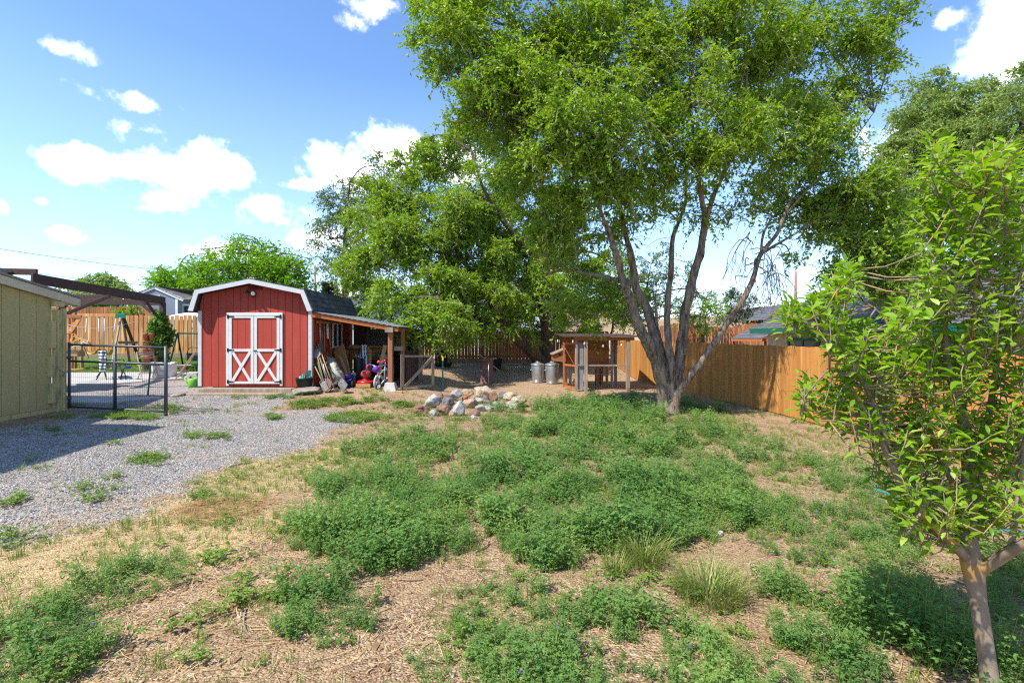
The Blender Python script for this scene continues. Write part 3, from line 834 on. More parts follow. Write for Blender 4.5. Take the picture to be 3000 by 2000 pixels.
def arms(limbs, clumps, seed=0, r0=.035, sub=4):
    """branches from the limbs out to every clump of foliage"""
    rr = random.Random(seed)
    pts = [q for L in limbs for q in smooth_line(L, 5)]
    A = np.array(pts)
    out = []
    for c in clumps:
        cx, cy, cz, rad = c[:4]
        d = np.linalg.norm(A[:, :3] - np.array([cx, cy, cz]), axis=1) + np.maximum(0, A[:, 2] - cz) * 1.2
        k = int(np.argmin(d)); a = A[k]
        m = (a[:3] + np.array([cx, cy, cz])) / 2 + np.array([rr.uniform(-.2, .2), rr.uniform(-.2, .2), .12 * d[k]])
        r = min(r0 * (.6 + .5 * rad), a[3] * .7 + .008)
        main = [(a[0], a[1], a[2], r), (m[0], m[1], m[2], r * .75), (cx, cy, cz, r * .4)]
        out.append(main)
        for j in range(int(sub * min(1.5, rad) + 1)):
            th, ph = rr.uniform(0, 6.28), rr.uniform(-.5, 1.0)
            e = (cx + math.cos(th) * math.cos(ph) * rad * .85, cy + math.sin(th) * math.cos(ph) * rad * .85, cz + math.sin(ph) * rad * .8)
            s = rr.uniform(.45, .95); st = [main[1][i] * (1 - s) + main[2][i] * s for i in range(3)]
            mid = [(st[i] + e[i]) / 2 + rr.uniform(-.1, .1) * rad for i in range(3)]
            out.append([(*st, r * .42), (*mid, r * .3), (*e, .005)])
    return out


def twigs(clumps, dens, Lt, K, leaf, lw=.5, droop=.35, bare=.0, seed=1, stem_r=.004, stem_every=2, out=.75, up=0.1, flat=.75):
    """drooping leafy shoots through the clumps; returns leaf mesh and stem mesh arrays"""
    rg = np.random.default_rng(seed)
    B, Dr, Rd = [], [], []
    for c in clumps:
        cx, cy, cz, rad = c[:4]; dm = c[4] if len(c) > 4 else 1.0
        n = max(3, int(dens * rad ** 2.3 * dm))
        v = rg.normal(size=(n, 3)); v /= np.linalg.norm(v, axis=1, keepdims=True)
        lump = np.array([1 + .35 * mnoise.noise(Vector((q[0] * 1.6 + cx, q[1] * 1.6 + cy, q[2] * 1.6 + cz))) for q in v])
        r = rad * rg.uniform(.12, 1, n) ** .45 * lump
        p = np.array([cx, cy, cz]) + v * r[:, None] * np.array([1, 1, flat])
        B.append(p); Dr.append(v * out + rg.normal(size=(n, 3)) * .55 + np.array([0, 0, up])); Rd.append(np.full(n, min(1, .55 + .45 * rad)))
    B = np.concatenate(B); Dr = np.concatenate(Dr); Rd = np.concatenate(Rd)
    Dr /= np.linalg.norm(Dr, axis=1, keepdims=True)
    n = len(B); L = Lt * rg.uniform(.5, 1.3, n) * Rd
    B = B - Dr * (L * .45)[:, None]
    tt = (np.arange(K)[None] + rg.uniform(.1, .9, (n, K))) / K
    def at(t_): return B[:, None, :] + Dr[:, None, :] * (L[:, None] * t_)[..., None] + np.array([0, 0, -1.]) * (droop * L[:, None] * t_ * t_)[..., None]
    pos = at(tt)
    tan = Dr[:, None, :] + np.array([0, 0, -2.]) * (droop * tt)[..., None]
    rnd = rg.normal(size=(n, K, 3)); rnd[..., 2] *= .6
    d = tan * .55 + rnd * .75
    nn = rg.normal(size=(n, K, 3)) * .7 + np.array([0, 0, 1.0])
    keep = rg.uniform(0, 1, (n, K)) > bare
    ln = leaf * rg.uniform(.65, 1.3, (n, K))
    V, Fc = leaflets(pos[keep], d[keep], nn[keep], ln[keep], ln[keep] * lw)
    w = np.nonzero(np.arange(n) % stem_every == 0)[0]
    ts = np.linspace(0, 1, 4)[None].repeat(len(w), 0)
    S = B[w][:, None, :] + Dr[w][:, None, :] * (L[w][:, None] * ts)[..., None] + np.array([0, 0, -1.]) * (droop * L[w][:, None] * ts * ts)[..., None]
    rad = stem_r * np.array([1, .8, .6, .3])
    ring = []
    for j in range(3):
        a = j * 2.094
        ring.append(S + np.stack([np.cos(a) * rad, np.sin(a) * rad, np.sin(a + 1) * rad * .6], -1)[None])
    SV = np.stack(ring, 2).reshape(-1, 3)   # (w,4,3,3)
    b = (np.arange(len(w)) * 12)[:, None]
    loc = []
    for k in range(3):
        for j in range(3): loc.append((k * 3 + j, k * 3 + (j + 1) % 3, k * 3 + 3 + (j + 1) % 3, k * 3 + 3 + j))
    SF = (b[:, :, None] + np.array(loc)[None]).reshape(-1, 4)
    return (V, Fc), (SV, SF)


def split(clumps, seed):
    rr = random.Random(seed); out = []
    for c in clumps:
        x, y, z, r = c[:4]; dm = c[4] if len(c) > 4 else 1.0
        if r < .45: out.append((x, y, z, r, dm)); continue
        out.append((x, y, z, r * .8, dm * .45))
        for k in range(int(6 + 3 * r)):
            v = Vector((rr.gauss(0, 1), rr.gauss(0, 1), rr.gauss(0, .85))).normalized() * r * rr.uniform(.45, 1.0)
            out.append((x + v.x, y + v.y, z + v.z, r * rr.uniform(.25, .45), dm * rr.uniform(.6, 1.5)))
    return out


def tree(name, label, cat, limbs, clumps, leafmat, bark, dens=90, Lt=.6, K=14, leaf=.06, lw=.5, droop=.35, seed=1, group=None, r0=.035, sub=4, stem_r=.004, stem_every=2, loc=None, armmat=None, extra=None, **kw):
    base = limbs[0][0]
    root = thing(name, label, cat, loc or (base[0], base[1], base[2]), group)
    ar = arms(limbs, clumps, seed, r0, sub)
    tb = limb_mesh(limbs, seed=seed, n=22, sub=14, rough=.13)
    ab = limb_mesh(ar, seed=seed, n=6)
    tb.add(ab.v, ab.f, 0, True); tb.build('trunk', bark, root, fix=False)
    if extra: limb_mesh(extra, seed=seed, n=6).build('dead_twigs', bark, root, fix=False)['kind'] = 'stuff'
    lv, st = twigs(split(clumps, seed), dens, Lt, K, leaf, lw, droop, seed=seed, stem_r=stem_r, stem_every=stem_every, **kw)
    np_mesh('crown', lv[0], lv[1], leafmat, root)
    np_mesh('twigs', st[0], st[1], M['twig'], root)['kind'] = 'stuff'
    return root


def pl(*q):
    """limb through pixels: (px,py,D,radius)"""
    return [(*P(a, b, c), r) for a, b, c, r in q]


def cp(*q):
    out = []
    for e in q:
        v = P(e[0], e[1], e[2]); out.append((v.x, v.y, v.z, e[3]) + tuple(e[4:]))
    return out


# the big many-stemmed elm
def c5(x, y, D, r): return (1700 + x * .4464, 600 + y * .4464, D, r)
elm_limbs = [
    pl(c5(572, 1400, 11.3, .36), c5(572, 1340, 11.3, .27), c5(568, 1250, 11.3, .235), c5(545, 1150, 11.25, .22), c5(500, 1020, 11.15, .185), c5(440, 900, 11.0, .16), c5(385, 790, 10.9, .14), c5(320, 610, 10.7, .115), c5(250, 380, 10.5, .09), c5(190, 200, 10.3, .065), c5(130, 20, 10.1, .045), c5(60, -250, 10, .03)),
    pl(c5(545, 1150, 11.35, .18), c5(500, 900, 11.4, .16), c5(440, 690, 11.5, .135), c5(365, 540, 11.5, .12), c5(345, 400, 11.5, .10), c5(300, 210, 11.5, .08), c5(270, 60, 11.5, .06), c5(230, -200, 11.5, .045), c5(150, -600, 11.4, .03)),
    pl(c5(600, 1240, 11.25, .14), c5(592, 1050, 11.2, .115), c5(572, 850, 11.2, .095), c5(575, 650, 11.25, .085), c5(600, 420, 11.3, .075), c5(605, 230, 11.35, .062), c5(650, 110, 11.4, .05), c5(690, -20, 11.4, .04), c5(700, -300, 11.4, .03)),
    pl(c5(605, 1270, 11.35, .20), c5(640, 1080, 11.35, .165), c5(670, 880, 11.35, .15), c5(690, 690, 11.3, .135), c5(740, 490, 11.2, .12), c5(790, 280, 11.1, .105), c5(820, 120, 11.0, .09), c5(800, -20, 10.8, .07), c5(760, -300, 10.5, .05), c5(720, -700, 10.2, .03)),
    pl(c5(815, 140, 11.0, .085), c5(860, -20, 10.9, .07), c5(960, -250, 10.7, .05), c5(1100, -550, 10.5, .035)),
    pl(c5(612, 1300, 11.2, .15), c5(680, 1180, 11.0, .105), c5(770, 1060, 10.85, .095), c5(880, 910, 10.7, .088), c5(980, 755, 10.6, .08), c5(1085, 590, 10.5, .073), c5(1140, 470, 10.5, .068), c5(1180, 330, 10.5, .06), c5(1285, 200, 10.5, .05), c5(1330, 90, 10.5, .04), c5(1420, -120, 10.6, .03)),
    pl(c5(1185, 320, 10.5, .04), c5(1200, 200, 10.6, .03), c5(1260, 70, 10.7, .02)),
    pl(c5(330, 520, 10.8, .075), c5(200, 480, 10.9, .06), c5(60, 450, 11.1, .05), c5(-120, 430, 11.4, .04), c5(-250, 470, 11.6, .025)),
    pl((2225, 745, 10.5, .045), (2320, 690, 10.7, .034), (2420, 630, 10.9, .026), (2520, 590, 11, .018), (2620, 590, 11, .008)),
    pl((2420, 630, 10.9, .022), (2500, 680, 11, .016), (2560, 760, 11, .012), (2610, 850, 11, .005)),
    pl((2290, 640, 10.5, .034), (2380, 540, 10.7, .025), (2470, 450, 10.9, .018), (2560, 330, 11, .01)),
    pl(c5(500, 800, 11.35, .05), c5(495, 650, 11.2, .035), c5(480, 590, 11.1, .02)),
]
elm_clumps = cp(
    (1330, 120, 10.5, .85), (1450, 60, 10.5, 1.1), (1430, 250, 10.2, .75), (1560, 240, 10, 1.1), (1700, 60, 10.5, 1.25), (1580, 330, 10.5, .9), (1540, 520, 11.2, .8), (1620, 640, 11.2, .7), (1480, 300, 11, .9), (1980, 470, 10.2, .7), (2330, 430, 10.6, .8), (2120, 400, 9.8, .8), (2440, 430, 11, .8), (1700, 310, 9.5, 1.1), (1610, 450, 10, .95), (1500, 400, 11.5, .85), (1850, 150, 10, 1.2), (1850, 390, 9.6, 1.05), (1760, 540, 10, .75), (1900, 540, 10.5, .6), (1660, 600, 10.6, .6),
    (2000, 90, 10.5, 1.25), (2040, 310, 10, 1.1), (1700, 700, 11, .45, .7), (1800, 680, 11.2, .42, .7), (1960, 610, 11, .45, .7), (2060, 640, 11, .38, .6), (2200, 590, 11, .42, .8), (1640, 760, 11.3, .42, .7), (1570, 690, 11.5, .5, .8), (2320, 760, 11, .3, .6), (1890, 640, 11.3, .35, .6), (2200, 140, 10.5, 1.2), (2240, 380, 10.5, 1.05), (2100, 480, 10.8, .6), (2400, 110, 11, 1.1), (2530, 90, 11, .75), (2440, 310, 11, .95, .8), (2550, 240, 11, .55), (2360, 530, 11.5, .75, .75), (2480, 510, 11, .8, .8), (2540, 620, 11, .65, .8), (2590, 740, 11, .6, 1.9), (2490, 720, 11.3, .6, 1.8), (2620, 660, 11, .55, 1.8), (2560, 560, 11, .65, 1.6), (2640, 800, 11, .45, 2), (2560, 820, 11.2, .45, 1.9), (2430, 640, 11.2, .6, 1.6), (2360, 600, 11.3, .55, 1.4), (2500, 630, 11.4, .6, 1.6), (2450, 800, 11.2, .35, 1.3), (2600, 870, 11.2, .3, 1.6), (2610, 500, 11, .5, 1.1), (2130, 620, 11.5, .35, .6), (2290, 640, 11.3, .42, .7), (2400, 690, 11.3, .42, .7), (2610, 820, 11, .4, .9),
    (1230, 95, 10.5, .28, 1.2), (1200, 120, 10.5, .2), (1290, 215, 10.5, .28, 1.2), (1350, 330, 10.5, .28, 1.2), (1270, 30, 10.5, .5), (1380, 330, 10.6, .45), (1310, 360, 10.8, .2), (2640, 40, 11, .45), (2610, 160, 11, .35),
    (1480, -170, 10.5, 1.2, .5), (1780, -220, 10.5, 1.3, .45), (2080, -200, 10.5, 1.3, .45), (2350, -140, 11, 1.2, .45), (1330, -60, 10.5, .8, .7), (2560, -90, 11, .8, .6), (1900, -480, 10.5, 1.3, .3), (1620, -420, 10.5, 1.2, .3),
    (1880, 250, 12.5, 1.2, .45), (2150, 260, 12.8, 1.2, .4), (1650, 200, 12.5, 1.2, .45), (1690, 905, 12.8, .36, 1.2), (1770, 890, 12.8, .38, 1.2), (1840, 920, 12.6, .33, 1.2), (1640, 880, 12.8, .4, 1.2), (1730, 840, 12.4, .5, 1), (1650, 950, 12.8, .22, 1.3), (1750, 960, 12.8, .22, 1.3), (1810, 850, 12.4, .4, 1), (1880, 880, 12.4, .3, 1), (2380, 260, 13, 1.1, .4), (2250, 520, 12.8, .8, .5), (1780, 620, 12.2, .7, .5), (2020, 560, 12.4, .55, .5))
rr = random.Random(5)
bare = []
for i in range(26):   # dead hanging twigs on the leaning stem
    a = P(*c5(rr.uniform(1080, 1300), rr.uniform(180, 480), 10.5, 0)[:3])
    dx = rr.uniform(-.5, .75); L = rr.uniform(.5, 1.15)
    p = [Vector(a), a + Vector((dx * .35, rr.uniform(-.2, .2), .12 - .1 * L)), a + Vector((dx * .7, rr.uniform(-.3, .3), -.35 * L)), a + Vector((dx * .85, rr.uniform(-.3, .3), -1.0 * L))]
    bare.append([(*p[0], .010), (*p[1], .008), (*p[2], .005), (*p[3], .002)])
    for j in range(3):
        s = p[2] + (p[3] - p[2]) * rr.uniform(-.4, .6)
        e = s + Vector((rr.uniform(-.25, .25), rr.uniform(-.2, .2), rr.uniform(-.55, -.2)))
        bare.append([(*s, .004), (*((s + e) / 2 + Vector((.03, 0, .05))), .003), (*e, .0015)])
for i in range(60):
    a = P(rr.uniform(1560, 2300), rr.uniform(560, 700), rr.uniform(10.2, 12))
    e = a + Vector((rr.uniform(-.5, .5), rr.uniform(-.4, .4), rr.uniform(-.5, .25)))
    bare.append([(*a, .006), (*((a + e) / 2 + Vector((0, 0, .06))), .004), (*e, .002)])
elm_limbs = [[(a, b_, c, r * (.76 if r < .235 else .88)) for a, b_, c, r in L] for L in elm_limbs]
tree('elm_tree', 'big elm tree whose bare crooked stems fan out from one trunk in the alfalfa', 'tree', elm_limbs, elm_clumps, M['l_elm'], M['bark'],
     dens=420, Lt=.72, K=15, leaf=.080, lw=.52, droop=.27, seed=3, extra=bare, stem_every=2, stem_r=.0055, r0=.024)

# the two-stemmed elm behind it
e2 = [
    pl((1608, 1085, 20.5, .42), (1606, 1055, 20.5, .30), (1602, 990, 20.5, .25), (1598, 900, 20.5, .23), (1592, 800, 20.3, .20), (1600, 700, 20, .16), (1590, 580, 19.8, .12), (1560, 440, 19.5, .07), (1520, 330, 19.3, .04)),
    pl((1600, 1080, 20.4, .30), (1572, 1045, 20.2, .25), (1530, 1005, 19.6, .22), (1490, 968, 19.0, .20), (1455, 915, 19.0, .17), (1425, 860, 19.0, .14), (1370, 780, 19.2, .10), (1300, 690, 19.2, .07), (1210, 600, 19.2, .04)),
    pl((1500, 975, 19.1, .12), (1430, 940, 18.6, .09), (1340, 890, 17.8, .07), (1250, 870, 17, .05), (1180, 880, 16.4, .03)),
    pl((1594, 820, 20.3, .12), (1650, 740, 20, .09), (1720, 690, 19.8, .06), (1790, 700, 19.8, .04)),
    pl((1594, 780, 20.2, .12), (1500, 680, 19.2, .09), (1420, 560, 18.8, .06), (1380, 440, 19, .04)),
]
c2 = cp((1100, 650, 19.6, 1.44), (1050, 780, 19.6, 1.21), (1180, 560, 20.1, 1.32), (1290, 480, 20.6, 1.26), (1250, 700, 19.1, 1.56), (1350, 600, 19.6, 1.61), (1150, 870, 16.5, 0.90), (1220, 930, 15.9, 0.64), (1290, 840, 18.1, 1.11), (1380, 760, 19.6, 1.50), (1450, 640, 20.6, 1.37),
        (1400, 880, 19.6, 0.92, .6), (1500, 760, 21.1, 1.25, .8), (1560, 880, 21.8, 0.91, .8), (1620, 700, 22.1, 1.36), (1700, 800, 22.1, 1.13), (1730, 900, 21.4, 0.85, .9), (1660, 590, 22.6, 1.36), (1480, 540, 21.6, 1.36), (1400, 420, 22.1, 1.13), (1250, 985, 15.9, 0.34, 1), (1195, 985, 15.9, 0.27, 1), (1800, 780, 22.6, 1.02, .8), (1840, 880, 22.1, 0.79, .8), (1100, 540, 19.9, 0.58), (1240, 410, 20.6, 0.46), (1170, 460, 20.4, 0.46), (1290, 900, 16.2, 0.75), (1350, 930, 18.6, 0.70, .7), (1640, 960, 21.2, 0.57, .7), (1560, 960, 21.6, 0.45, .6), (1530, 460, 22.6, 1.24), (1480, 880, 20.8, 0.69, 1), (1180, 760, 18.6, 1.28), (1300, 930, 16.4, 0.64, 1.1), (1340, 1000, 18.2, 0.47, 1.2), (1420, 950, 19.1, 0.69, 1.1), (1520, 930, 20.6, 0.69, 1), (1560, 830, 21.1, 0.80, 1.1), (1440, 800, 19.8, 1.04, 1.1), (1360, 860, 18.6, 0.93, 1.1), (1660, 880, 21.1, 0.80, 1.1), (1720, 960, 20.6, 0.57, 1.1), (1800, 900, 21.1, 0.68, 1), (1600, 780, 21.6, 0.91, 1), (1280, 1000, 16.0, 0.32, 1.2), (1430, 930, 18.2, .45, .8), (1500, 950, 18.6, .45, .8), (1540, 880, 18.8, .6, .9), (1470, 850, 18.4, .7, .9), (1370, 960, 17.6, .5, 1), (1580, 820, 19.4, .7, .9), (1560, 1000, 19.4, .3, .7), (1640, 840, 19, .7, .9))
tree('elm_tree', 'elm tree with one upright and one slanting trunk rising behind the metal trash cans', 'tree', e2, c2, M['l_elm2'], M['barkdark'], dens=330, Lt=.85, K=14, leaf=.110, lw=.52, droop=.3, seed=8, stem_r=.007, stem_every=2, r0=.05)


def simple_tree(name, label, px, pybase, D, clumps, leafmat, dens=40, leaf=.16, Lt=1.2, K=10, tr=.16, group=None, seed=1, bark='barkdark', cat='tree', z0=None, **kw):
    b = P(px, pybase, D)
    if z0 is not None: b.z = z0
    cl_ = cp(*clumps)
    top = max(c[2] for c in cl_); mx = sum(c[0] for c in cl_) / len(cl_); my = sum(c[1] for c in cl_) / len(cl_)
    limbs = [[(b.x, b.y, b.z, tr * 1.4), (b.x, b.y, b.z + .5, tr), ((b.x + mx) / 2 + .1, (b.y + my) / 2, b.z * .6 + top * .4, tr * .8), (mx, my, b.z * .35 + top * .65, tr * .5), (mx + .2, my, b.z * .1 + top * .9, tr * .2)]]
    return tree(name, label, cat, limbs, cl_, leafmat, M[bark], dens=dens, Lt=Lt, K=K, leaf=leaf, seed=seed, group=group, r0=.06, sub=3, stem_r=.008, stem_every=3, **kw)


simple_tree('leafy_tree', 'grey green willowy tree rising behind the black shed roof', 1000, 1060, 23, [(985, 600, 23, 1.1), (965, 700, 23, 1.0), (1000, 800, 22.5, 1.1), (1040, 540, 23, .9), (1080, 600, 23, 1.2), (1030, 700, 22.5, 1.2), (1060, 840, 22, .9), (960, 580, 23, .5), (950, 650, 23, .4), (1010, 890, 22, .6), (1120, 480, 23, .8), (940, 790, 23, .35)], M['l_grey'], dens=120, leaf=.12, Lt=.9, seed=21, droop=.4)
simple_tree('dark_shrub', 'dense dark green bush filling the gap behind the lean-to', 1090, 1050, 19.5, [(1070, 900, 19.6, .75), (1120, 930, 19.5, .7), (1050, 950, 19.6, .55), (1160, 960, 19.2, .6), (1090, 960, 19.3, .7), (1180, 900, 19.6, .6)], M['l_dark'], dens=190, leaf=.10, Lt=.5, seed=22, tr=.08, cat='shrub', K=10)
simple_tree('bright_tree', 'bright yellow green tree with loose top shoots behind the red shed', 730, 1000, 30, [(735, 800, 30, 1.7), (650, 790, 30, 1.6), (800, 790, 30, 1.5), (700, 745, 30, 1.1), (770, 750, 30, 1.0), (840, 820, 30, 1.2), (590, 830, 30, 1.3), (740, 880, 29.5, 1.6), (660, 880, 29.5, 1.5), (820, 880, 29.5, 1.4), (690, 700, 30, .32), (712, 690, 30, .25), (810, 725, 30, .35), (745, 712, 30, .3), (870, 770, 30, .5), (900, 800, 30, .4), (620, 745, 30, .35), (605, 730, 30, .25), (885, 850, 30, .9), (915, 760, 30, .25), (850, 745, 30, .3)], M['l_bright'], dens=85, leaf=.18, Lt=1.5, K=11, seed=23, tr=.22, droop=.15, up=.5)
simple_tree('bright_tree', 'lower bright green tree above the grey neighbouring shed roof', 520, 1000, 31, [(520, 825, 31, 1.2), (475, 830, 31, .9), (560, 840, 30.5, 1.1), (500, 870, 31, 1.3), (450, 850, 31, .5), (560, 890, 30.5, 1.0), (465, 820, 31, .4), (548, 800, 31, .5), (600, 745, 31, .2)], M['l_bright'], dens=95, leaf=.18, Lt=1.2, seed=24, tr=.18, droop=.15, up=.3)
simple_tree('far_tree', 'round pale green tree in the distance over the left yard fence', 290, 1000, 48, [(255, 838, 48, 1.6), (310, 835, 48, 1.7), (355, 850, 48, 1.2), (215, 860, 48, 1.2), (290, 870, 48, 2), (370, 880, 48, 1.2), (300, 815, 48, .8)], M['l_right'], dens=26, leaf=.3, Lt=1.5, seed=25, tr=.25)
simple_tree('hedge_bush', 'dark green bush just above the weathered fence under the pergola', 330, 1010, 26, [(250, 905, 26, .8), (320, 900, 26, .8), (390, 915, 26, .6), (285, 925, 26, .8), (360, 925, 26, .7), (220, 930, 26, .7)], M['l_dark'], dens=80, leaf=.15, Lt=.7, seed=26, tr=.1, cat='bush')
simple_tree('hedge_bush', 'light green bush behind the fence next to the grey gabled shed', 380, 1010, 24.5, [(375, 912, 24.5, .35), (395, 905, 24.5, .35), (355, 915, 24.5, .3)], M['l_bright'], dens=160, leaf=.13, Lt=.5, seed=27, tr=.06, cat='bush')
simple_tree('leafy_tree', 'tall hazy green tree crowding the sky behind the dark house roof', 2760, 1000, 26, [(2715, 330, 26, 1.9), (2790, 300, 26, 1.8), (2720, 470, 25.5, 2.0), (2800, 480, 25, 2.0), (2680, 590, 25.5, 1.6), (2770, 620, 25, 1.7), (2840, 600, 25, 1.7), (2660, 420, 26, 1.1), (2690, 720, 25, 1.3), (2600, 480, 26.5, .8, .6), (2640, 650, 26, 1.2), (2850, 420, 25, 1.3)], M['l_right'], dens=125, leaf=.16, Lt=1.0, K=13, seed=28, tr=.28, z0=-.3)
simple_tree('leafy_tree', 'tall tree at the picture edge with sky showing through its upper limbs', 2960, 1000, 21, [(2960, 300, 21, 1.0), (3030, 270, 21, 1.2), (2890, 420, 21.5, .9), (2990, 420, 21, 1.3), (2930, 560, 21.5, 1.2), (3050, 520, 20.5, 1.4), (3000, 640, 21, 1.4), (2900, 680, 21.5, 1.1), (3000, 200, 21, .6), (3080, 380, 20.5, 1.4)], M['l_right'], dens=140, leaf=.14, Lt=1.0, K=13, seed=29, tr=.25, z0=-.3)
simple_tree('leafy_tree', 'dark small tree hanging over the ridge of the dark shingled house', 2600, 1000, 23, [(2600, 660, 23, .8), (2640, 720, 23, .9), (2560, 720, 23, .8), (2600, 800, 23, .8), (2655, 820, 23, .7), (2520, 780, 23, .6), (2660, 880, 22.5, .5), (2620, 570, 23, .7)], M['l_dark'], dens=130, leaf=.11, Lt=.7, K=12, seed=30, tr=.14, z0=-.3)
simple_tree('elm_sapling', 'thin leafy sapling seen between the crooked elm stems', 1900, 1040, 25, [(1890, 760, 25, .75, .8), (1960, 740, 25, .6, .7), (2000, 810, 25, .6, .8), (1850, 830, 25, .7), (1930, 850, 25, .8), (2020, 770, 25, .35), (1890, 900, 25, .9), (1980, 900, 25, .8), (1820, 760, 25.5, .6), (1760, 840, 25.5, .8), (1940, 800, 25, .8), (1700, 880, 26, .8), (1640, 900, 26, .7), (2060, 860, 25.5, .6), (2040, 930, 25.5, .6), (1870, 820, 25, .8)], M['l_grey'], dens=150, leaf=.11, Lt=.7, seed=31, tr=.08)
simple_tree('green_shrub', 'yellow green bush drooping over the weathered fence beyond the elm', 2060, 1010, 27, [(2040, 900, 27, .9), (2090, 890, 27, .8), (2010, 930, 27, .8), (2080, 950, 26.8, .8), (2110, 920, 27, .6)], M['l_elm2'], dens=80, leaf=.14, Lt=.8, seed=32, tr=.08, cat='shrub')
simple_tree('flowering_shrub', 'dark shrub speckled with pale blossom below the brown hill', 2180, 1000, 33, [(2150, 885, 33, .9), (2200, 890, 33, 1.0), (2250, 905, 33, .8), (2130, 920, 33, .9), (2190, 930, 33, 1.0), (2160, 860, 33, .5), (2235, 940, 33, .8)], M['l_shrub'], dens=80, leaf=.15, Lt=.8, seed=33, tr=.1, cat='shrub')
simple_tree('green_shrub', 'leafy bush showing over the board fence behind the chicken coop', 1780, 1030, 25, [(1700, 900, 25, .6), (1760, 920, 25, .7), (1820, 930, 25, .6), (1780, 870, 25, .6), (1850, 900, 25, .6), (1870, 950, 25, .5)], M['l_elm2'], dens=110, leaf=.12, Lt=.7, seed=34, tr=.07, cat='shrub')


def conifer(px, pyb, D, top, w, label, seed):
    b = P(px, pyb, D); tp = P(px, top, D).z
    root = thing('pine_tree', label, 'tree', b)
    limb_mesh([[(b.x, b.y, b.z, .2), (b.x, b.y, (b.z + tp) / 2, .13), (b.x, b.y, tp, .02)]]).build('trunk', M['barkdark'], root, fix=False)
    rg = np.random.default_rng(seed); C, D_, N_ = [], [], []
    for i in range(90):
        tt = rg.uniform(.12, 1); a = rg.uniform(0, 6.28); ln = w * (1.08 - tt) * rg.uniform(.6, 1.1) + .15
        for k in range(70):
            s = rg.uniform(.15, 1)
            p = np.array([b.x + math.cos(a) * ln * s, b.y + math.sin(a) * ln * s, b.z + (tp - b.z) * tt + ln * .35 * s * s - .15 * s]) + rg.normal(0, .07, 3)
            C.append(p); D_.append((math.cos(a) + rg.normal(0, .7), math.sin(a) + rg.normal(0, .7), .5 + rg.normal(0, .5))); N_.append(rg.normal(size=3))
    L = rg.uniform(.2, .38, len(C))
    V, Fc = leaflets(np.array(C), np.array(D_), np.array(N_), L, L * .2)
    np_mesh('crown', V, Fc, M['l_pine'], root)
conifer(965, 1000, 38, 828, 1.9, 'dull green pine behind the shed beside the utility pole', 3)
conifer(2372, 920, 200, 862, 3, 'tiny dark pine standing on the far brown hill', 4)

